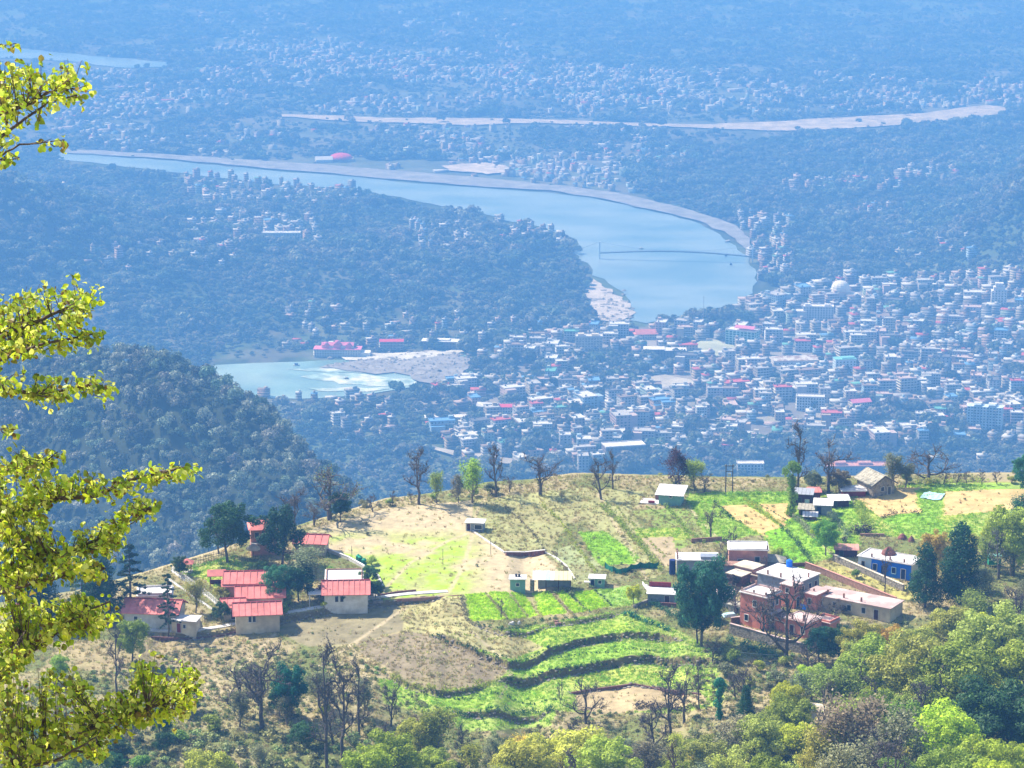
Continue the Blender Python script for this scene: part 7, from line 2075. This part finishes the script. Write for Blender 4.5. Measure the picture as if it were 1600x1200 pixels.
wall_run('stone_wall', 'rough stone yard wall in front of the blue house', [(1302, 876), (1325, 886), (1350, 897), (1380, 910), (1412, 924)], 1.3, .4, 'stone', 'cream', .6)
wall_run('low_wall', 'red and tan low wall behind the roof of the blue house', [(1344, 838), (1365, 838), (1382, 838)], .6, .3, 'brick', None, .4)
small_hut('open shed with pink roof at the left end of the stone yard wall', 1322, 868, 4.4, 2.2, 1.5, -.1, 'maroon', 'salmon', 'dark', n=6)
t = thing('oven', 'pinkish clay oven with two dark mouths beside the blue house', 'oven', G(1347, 886), RB)
MB().box(0, 0, -.3, 1.7, .8, 1.3).build('body', M['salmon'], t)
for x in (-.4, .4): MB().cyl(x, -.42, .5, .01, .01, 3).box(x, -.41, .35, .42, .08, .5).build('mouth', M['dark'], t)
t = thing('teal_board', 'teal painted board hut among the trees at the right edge', 'board', G(1553, 885), .05)
MB().box(0, 0, .5, 2.5, 1.3, 1.8).build('panel', M['green'], t)
MB().box(0, 0, 2.3, 2.8, 1.6, .1).build('roof', M['tealroof'], t)
for x in (-1.1, 1.1): MB().box(x, 0, -.4, .12, .12, .95).build('leg', M['wood'], t)
# cloth on the field
t = thing('pale_blue_cloth', 'pale blue plastic sheet lying on the green field by the golden stubble', 'plastic sheet', G(1457, 776), -.35)
V_ = []; F_ = []
for i in range(9):
    for j in range(6):
        V_.append((i * .55 - 2.2, j * 1.0 - 2.5 + .3 * sin(i), .10 + .22 * R.random()))
for i in range(8):
    for j in range(5): F_.append((i * 6 + j, (i + 1) * 6 + j, (i + 1) * 6 + j + 1, i * 6 + j + 1))
MB().add(V_, F_).build('sheet', M['cloth'], t)
for i, (a, b, lb) in enumerate(((1410, 842, 'larger reddish haystack on the green field behind the blue house'), (1424, 846, 'smaller reddish haystack right of the larger one'))):
    t = thing('hay_heap', lb, 'haystack', G(a, b), 0, 'haystacks')
    MB().tube([(0, 0, -.1), (0, 0, .4), (0, 0, .9), (0, 0, 1.2)], [1.0 - .3 * i, .9 - .3 * i, .5 - .2 * i, .1], 9).build('heap', bpy.data.materials['old_hay'], t)
flat_house('hidden_house', 'tan roofed house buried in the bottom right woods', hit(1288, 1128, 340, 620), -.4, 5.5, 3.4, 2.2, 'conc', 'cream')
# overhead wire across the lower right
a, b = G(1150, 1030) + Vector((0, 0, 1.4)), G(1345, 1030) + Vector((0, 0, 2.2))
t = thing('overhead_wire', 'thin pale overhead wire strung below the pink house', 'wire', a, 0)
pts = [((b - a) * (k / 12)) + Vector((0, 0, -1.0 * sin(pi * k / 12))) for k in range(13)]
MB().tube([tuple(p) for p in pts], [.035] * 13, 4).build('cable', M['white'], t)
MB().tube([(0, 0, -1.6), (0, 0, .1)], [.08, .06], 6).build('pole', M['wood'], t)
MB().tube([tuple(pts[-1] + Vector((0, 0, -2.4))), tuple(pts[-1] + Vector((0, 0, .1)))], [.08, .06], 6).build('pole', M['wood'], t)
# loose stones, rubble heaps along the plots
for i, (a, b, w, m_, lb) in enumerate(((873, 974, 2.4, 'brick', 'reddish brick rubble heap at the foot of the lime plots'), (800, 975, 3.2, 'conc', 'pale tarpaulin covered heap at the foot of the lime plots'), (1195, 1040, 2.5, 'stone', 'stone heap by the gnarled bare tree'), (640, 1148, 1.6, 'stone', 'grey boulder among the lower scrub'))):
    t = thing('rubble_heap', lb, 'heap', G(a, b), .3 * i)
    for k in range(9):
        MB().box(R.uniform(-w / 2, w / 2), R.uniform(-.4, .4), -.1, R.uniform(.3, .7), R.uniform(.3, .6), R.uniform(.25, .6), R.uniform(0, 3), .7).build('stone', M[m_], t)
# ------------------------------------------------------------------ the near tree whose branches reach in from the left
def P3(px, py, D):
    d = ray(px, py); k = D / d[1]
    return Vector((d[0] * k, D, CZ + d[2] * k))
lm_, lt, lb_ = new_mat('large_leaf')
Lk = lt.links.new
oi = nd(lt, 'ShaderNodeObjectInfo'); ge = nd(lt, 'ShaderNodeNewGeometry')
rp = nd(lt, 'ShaderNodeMath', operation='ADD'); Lk(oi.outputs['Random'], rp.inputs[0]); Lk(ge.outputs['Random Per Island'], rp.inputs[1])
fr = nd(lt, 'ShaderNodeMath', operation='FRACT'); Lk(rp.outputs[0], fr.inputs[0])
cr = nd(lt, 'ShaderNodeValToRGB'); cr.color_ramp.interpolation = 'LINEAR'
els = [(0, (.10, .16, .02)), (.15, (.38, .54, .02)), (.42, (.72, .78, .03)), (.66, (.88, .86, .20)), (.84, (.34, .52, .03)), (1.0, (.30, .20, .05))]  # dark end tones put the shadow among the leaves into their colour
while len(cr.color_ramp.elements) < len(els): cr.color_ramp.elements.new(.5)
for e, (p_, c_) in zip(cr.color_ramp.elements, els): e.position = p_; e.color = (*c_, 1)
Lk(fr.outputs[0], cr.inputs[0])
nz_ = nd(lt, 'ShaderNodeTexNoise'); nz_.inputs['Scale'].default_value = 14; nz_.inputs['Detail'].default_value = 4; Lk(ge.outputs['Position'], nz_.inputs['Vector'])
mr_ = nd(lt, 'ShaderNodeMapRange'); mr_.inputs['From Min'].default_value = .57; mr_.inputs['From Max'].default_value = .66; Lk(nz_.outputs['Fac'], mr_.inputs['Value'])
mx_ = nd(lt, 'ShaderNodeMix', data_type='RGBA'); Lk(mr_.outputs[0], mx_.inputs['Factor']); Lk(cr.outputs[0], mx_.inputs[6]); mx_.inputs[7].default_value = (.20, .09, .025, 1)
Lk(mx_.outputs[2], lb_.inputs['Base Color']); lb_.inputs['Roughness'].default_value = .45; lb_.inputs['Specular IOR Level'].default_value = .35
tr_ = nd(lt, 'ShaderNodeBsdfTranslucent'); Lk(mx_.outputs[2], tr_.inputs['Color'])
ms_ = nd(lt, 'ShaderNodeMixShader'); ms_.inputs[0].default_value = .5
Lk(lb_.outputs[0], ms_.inputs[1]); Lk(tr_.outputs[0], ms_.inputs[2]); Lk(ms_.outputs[0], lt.nodes['Material Output'].inputs['Surface'])
M['bigleaf'] = lm_
M['twig'] = mat('near_bark', (.13, .09, .07), var=.4, scale=9, bump=.5, bscale=20)

# broad pointed leaf folded along its midrib, unit length, stalk at the origin
LV = np.array([(0, 0, 0), (.22, .30, .07), (.52, .42, .11), (.80, .26, .05), (1.02, 0, -.10), (.80, -.26, .05), (.52, -.42, .11), (.22, -.30, .07), (.5, 0, 0)], float)
LF = [(0, 8, 1), (8, 2, 1), (8, 3, 2), (8, 4, 3), (8, 5, 4), (8, 6, 5), (8, 7, 6), (8, 0, 7)]
LF = [tuple(f) for f in LF]
leaf_meshes = []
rs = np.random.RandomState(61)
for k in range(6):
    v_ = LV * [1, 1, 1.0 + .8 * rs.rand()] + rs.normal(size=LV.shape) * .025
    v_[4, 2] -= .15 * rs.rand(); v_[:, 2] += .10 * np.sin(v_[:, 0] * 3 + k)
    me = bpy.data.meshes.new('leaf'); me.from_pydata([tuple(a) for a in v_], [], LF); me.materials.append(lm_); me.polygons.foreach_set('use_smooth', [True] * len(LF))
    leaf_meshes.append((me, v_))

foot = P3(-170, 1560, 39.0)
gz = float(H(np.array([foot.x]), np.array([foot.y]))[0])
tree = thing('overhanging_tree', 'near tree with large yellow green backlit leaves reaching in from the left edge', 'tree', (foot.x, foot.y, gz))
O = Vector((foot.x, foot.y, gz))
def rel(p): return tuple(p - O)
tr_pts = [Vector((foot.x, foot.y, gz - .5)), P3(-165, 1500, 39), P3(-180, 1250, 38.8), P3(-150, 1000, 38.6), P3(-165, 750, 38.3), P3(-140, 500, 38.2), P3(-150, 250, 38), P3(-130, 60, 37.8)]
MB().tube([rel(p) for p in tr_pts], [.30, .26, .22, .19, .15, .12, .08, .04], 10).build('trunk', M['twig'], tree, smooth=True)
# main branches: (points px, py), start radius, leaf zone polygons, count
BR = [
 ([(-140, 330), (-60, 240), (0, 178), (40, 165), (75, 145), (110, 138)], .032, [[(0, 92), (60, 88), (128, 92), (142, 120), (140, 160), (100, 150), (60, 160), (0, 172)]], 210, 38.0),
 ([(-140, 330), (-60, 275), (0, 214), (40, 185), (75, 160), (120, 148)], .026, [[(0, 150), (90, 150), (110, 140), (60, 195), (30, 215), (0, 235)]], 80, 37.6),
 ([(-60, 275), (0, 245), (30, 225), (75, 222), (100, 218)], .014, [[(55, 208), (70, 206), (105, 222), (98, 230), (60, 216)]], 16, 38.3),
 ([(-60, 300), (-20, 262), (15, 240), (30, 246)], .012, [[(0, 238), (30, 240), (33, 252), (20, 260), (0, 255)]], 18, 38.1),
 ([(-150, 150), (-60, 90), (0, 70), (25, 68)], .012, [[(0, 62), (22, 68), (30, 76), (0, 76)]], 8, 38.1),
 ([(-145, 640), (-60, 560), (0, 527), (50, 505), (95, 485), (135, 465)], .042, [[(0, 460), (60, 442), (95, 425), (120, 422), (128, 450), (170, 436), (174, 446), (150, 462), (140, 485), (115, 520), (60, 530), (0, 560)]], 360, 38.2),
 ([(-145, 650), (-60, 610), (0, 562), (60, 540), (110, 528), (165, 520)], .030, [[(0, 530), (60, 510), (110, 505), (160, 518), (155, 545), (100, 545), (60, 545), (0, 575)]], 150, 37.9),
 ([(-150, 700), (-60, 630), (0, 606), (50, 616), (90, 612), (140, 600), (172, 610)], .030, [[(0, 575), (60, 585), (110, 580), (145, 582), (174, 602), (170, 625), (120, 615), (100, 635), (60, 632), (0, 600)]], 170, 38.4),
 ([(-150, 760), (-60, 690), (0, 672), (20, 668)], .014, [[(0, 662), (22, 664), (25, 680), (8, 688), (0, 680)]], 12, 38.0),
 ([(-150, 900), (-70, 840), (0, 812), (40, 795), (90, 778), (150, 776), (200, 752), (250, 738), (290, 730)], .045, [[(0, 745), (60, 730), (110, 735), (160, 738), (210, 735), (245, 725), (300, 728), (310, 738), (295, 745), (250, 755), (200, 770), (150, 770), (90, 775), (40, 800), (0, 805)]], 400, 38.3),
 ([(-150, 860), (-70, 770), (0, 736), (40, 736), (70, 722), (90, 706)], .026, [[(0, 702), (50, 698), (90, 706), (95, 722), (60, 742), (0, 742)]], 105, 37.8),
 ([(-155, 980), (-70, 930), (0, 905), (60, 880), (110, 862), (170, 835), (210, 810), (238, 795)], .038, [[(0, 780), (60, 800), (90, 835), (130, 825), (180, 800), (210, 785), (235, 782), (246, 800), (200, 812), (190, 845), (200, 858), (140, 862), (60, 885), (0, 900)]], 470, 38.1),
 ([(-155, 1010), (-70, 950), (0, 928), (40, 915), (80, 905), (130, 892), (165, 888)], .026, [[(0, 880), (60, 880), (110, 862), (150, 872), (172, 900), (150, 905), (90, 900), (0, 920)]], 130, 37.7),
 ([(-158, 1200), (-80, 1110), (0, 1060), (40, 1022), (75, 1000), (110, 970), (140, 950), (172, 940)], .042, [[(0, 900), (50, 930), (100, 935), (150, 930), (178, 945), (178, 975), (150, 985), (130, 1002), (105, 1000), (60, 985), (40, 1020), (0, 1050)]], 470, 38.4),
 ([(-160, 1400), (-60, 1260), (20, 1200), (70, 1170), (120, 1150), (160, 1130), (230, 1108), (290, 1085)], .055, [[(0, 1060), (60, 1050), (110, 1048), (150, 1080), (200, 1075), (205, 1050), (220, 1028), (245, 1030), (250, 1055), (285, 1040), (300, 1040), (322, 1070), (305, 1095), (290, 1120), (240, 1130), (180, 1140), (120, 1160), (60, 1180), (0, 1200)]], 800, 38.2),
 ([(-160, 1420), (-60, 1300), (30, 1202), (80, 1190), (130, 1165), (150, 1152)], .030, [[(0, 1130), (70, 1150), (60, 1200), (0, 1200)], [(148, 1165), (162, 1172), (160, 1188), (150, 1182)]], 120, 37.6),
 ([(-155, 1150), (-60, 1080), (0, 1050), (20, 1010), (40, 985)], .022, [[(0, 1020), (30, 1000), (50, 1010), (40, 1040), (0, 1070)]], 60, 37.9),
]
leaf_rows = []
for bi, (pts, r0, zones, n_leaf, D) in enumerate(BR):
    P_ = []
    for i, (a, b) in enumerate(pts):
        P_.append(P3(a, b, D + .35 * sin(i * 1.7 + bi)))
    S_ = []
    for i in range(len(P_) - 1):
        for j in range(3): S_.append(P_[i].lerp(P_[i + 1], j / 3) + Vector((0, R.uniform(-.03, .03), R.uniform(-.012, .012))))
    S_.append(P_[-1])
    rr = [r0 * 1.25 * (1 - .82 * k / (len(S_) - 1)) + .003 for k in range(len(S_))]
    bo = MB().tube([rel(p) for p in S_], rr, 6).build('branch', M['twig'], tree, smooth=True)
    tw = MB()
    per = n_leaf // len(zones)
    if pts[-1][1] > 760: per = int(per * 1.35)
    for zi, zone in enumerate(zones):
        if pts[-1][1] > 760:
            zc = sum(q[1] for q in zone) / len(zone); zone = [(q[0], zc + (q[1] - zc) * 1.22) for q in zone]
        us = [q[0] for q in zone]; vs = [q[1] for q in zone]
        cl = 0; tries = 0
        ncl = max(3, int(per / 2.9))
        while cl < ncl and tries < 4000:
            tries += 1
            a = R.uniform(min(us) - 8, max(us)); b = R.uniform(min(vs), max(vs))
            if not inpoly(np.array([max(a, 1)]), np.array([b]), zone)[0]: continue
            cl += 1
            c = P3(a, b, D + R.gauss(0, .38))
            # twig from the nearest branch point
            cand_ = sorted(S_[2:], key=lambda s_: (s_ - c).length + .25 * (s_.x > c.x) * abs(s_.x - c.x) * 2)[0]
            mid = cand_.lerp(c, .5) + Vector((0, R.uniform(-.04, .04), -.03))
            if (c - cand_).length > .04: tw.tube([rel(cand_), rel(mid), rel(c)], [.010, .007, .003], 4, False)
            for q in range(7 if n_leaf > 30 else 5):
                t_ = R.uniform(.35, 1.0); base = (cand_.lerp(mid, t_ * 2) if t_ < .5 else mid.lerp(c, t_ * 2 - 1)) if (c - cand_).length < .5 else c + (mid - c) * R.uniform(0, .7)
                leaf_rows.append((base + Vector((R.gauss(0, .055), R.gauss(0, .06), R.gauss(0, .045))), R.uniform(.06, .125), bi))
    if tw.v: tw.build('twigs', M['twig'], bo)
# which leaves show best: those nearest the viewer and away from others
from mathutils import Matrix, Euler
R.shuffle(leaf_rows)
tips = sorted(range(len(leaf_rows)), key=lambda i: -(leaf_rows[i][1] * 3 - (leaf_rows[i][0].y - 37) * .1 + leaf_rows[i][0].x * .03))
single = set([i for i in tips if proj(*leaf_rows[i][0])[0] > 6][:290])
Vs, Fs = [], []; nv = 0
for i, (p, s_, bi) in enumerate(leaf_rows):
    # leaves hang outward and down, blades roughly facing up and sideways
    e = Euler((R.gauss(0, .8), R.gauss(.55, .55), R.gauss(-.1, 1.3)))
    k = R.randrange(6)
    if i in single:
        o = bpy.data.objects.new('leaf', leaf_meshes[k][0]); C.objects.link(o); o.parent = tree
        o.location = p - O; o.rotation_euler = e; o.scale = (s_, s_, s_)
    else:
        m3 = np.array(e.to_matrix())
        Vs.append((leaf_meshes[k][1] * s_) @ m3.T + np.array(p - O)); Fs.append(np.array(LF) + nv); nv += 9
me = np_mesh('foliage', np.concatenate(Vs), np.concatenate(Fs), smooth=True); me.materials.append(lm_)
fo = link('foliage', me, None, tree); fo['kind'] = 'stuff'
print('leaves', len(leaf_rows))
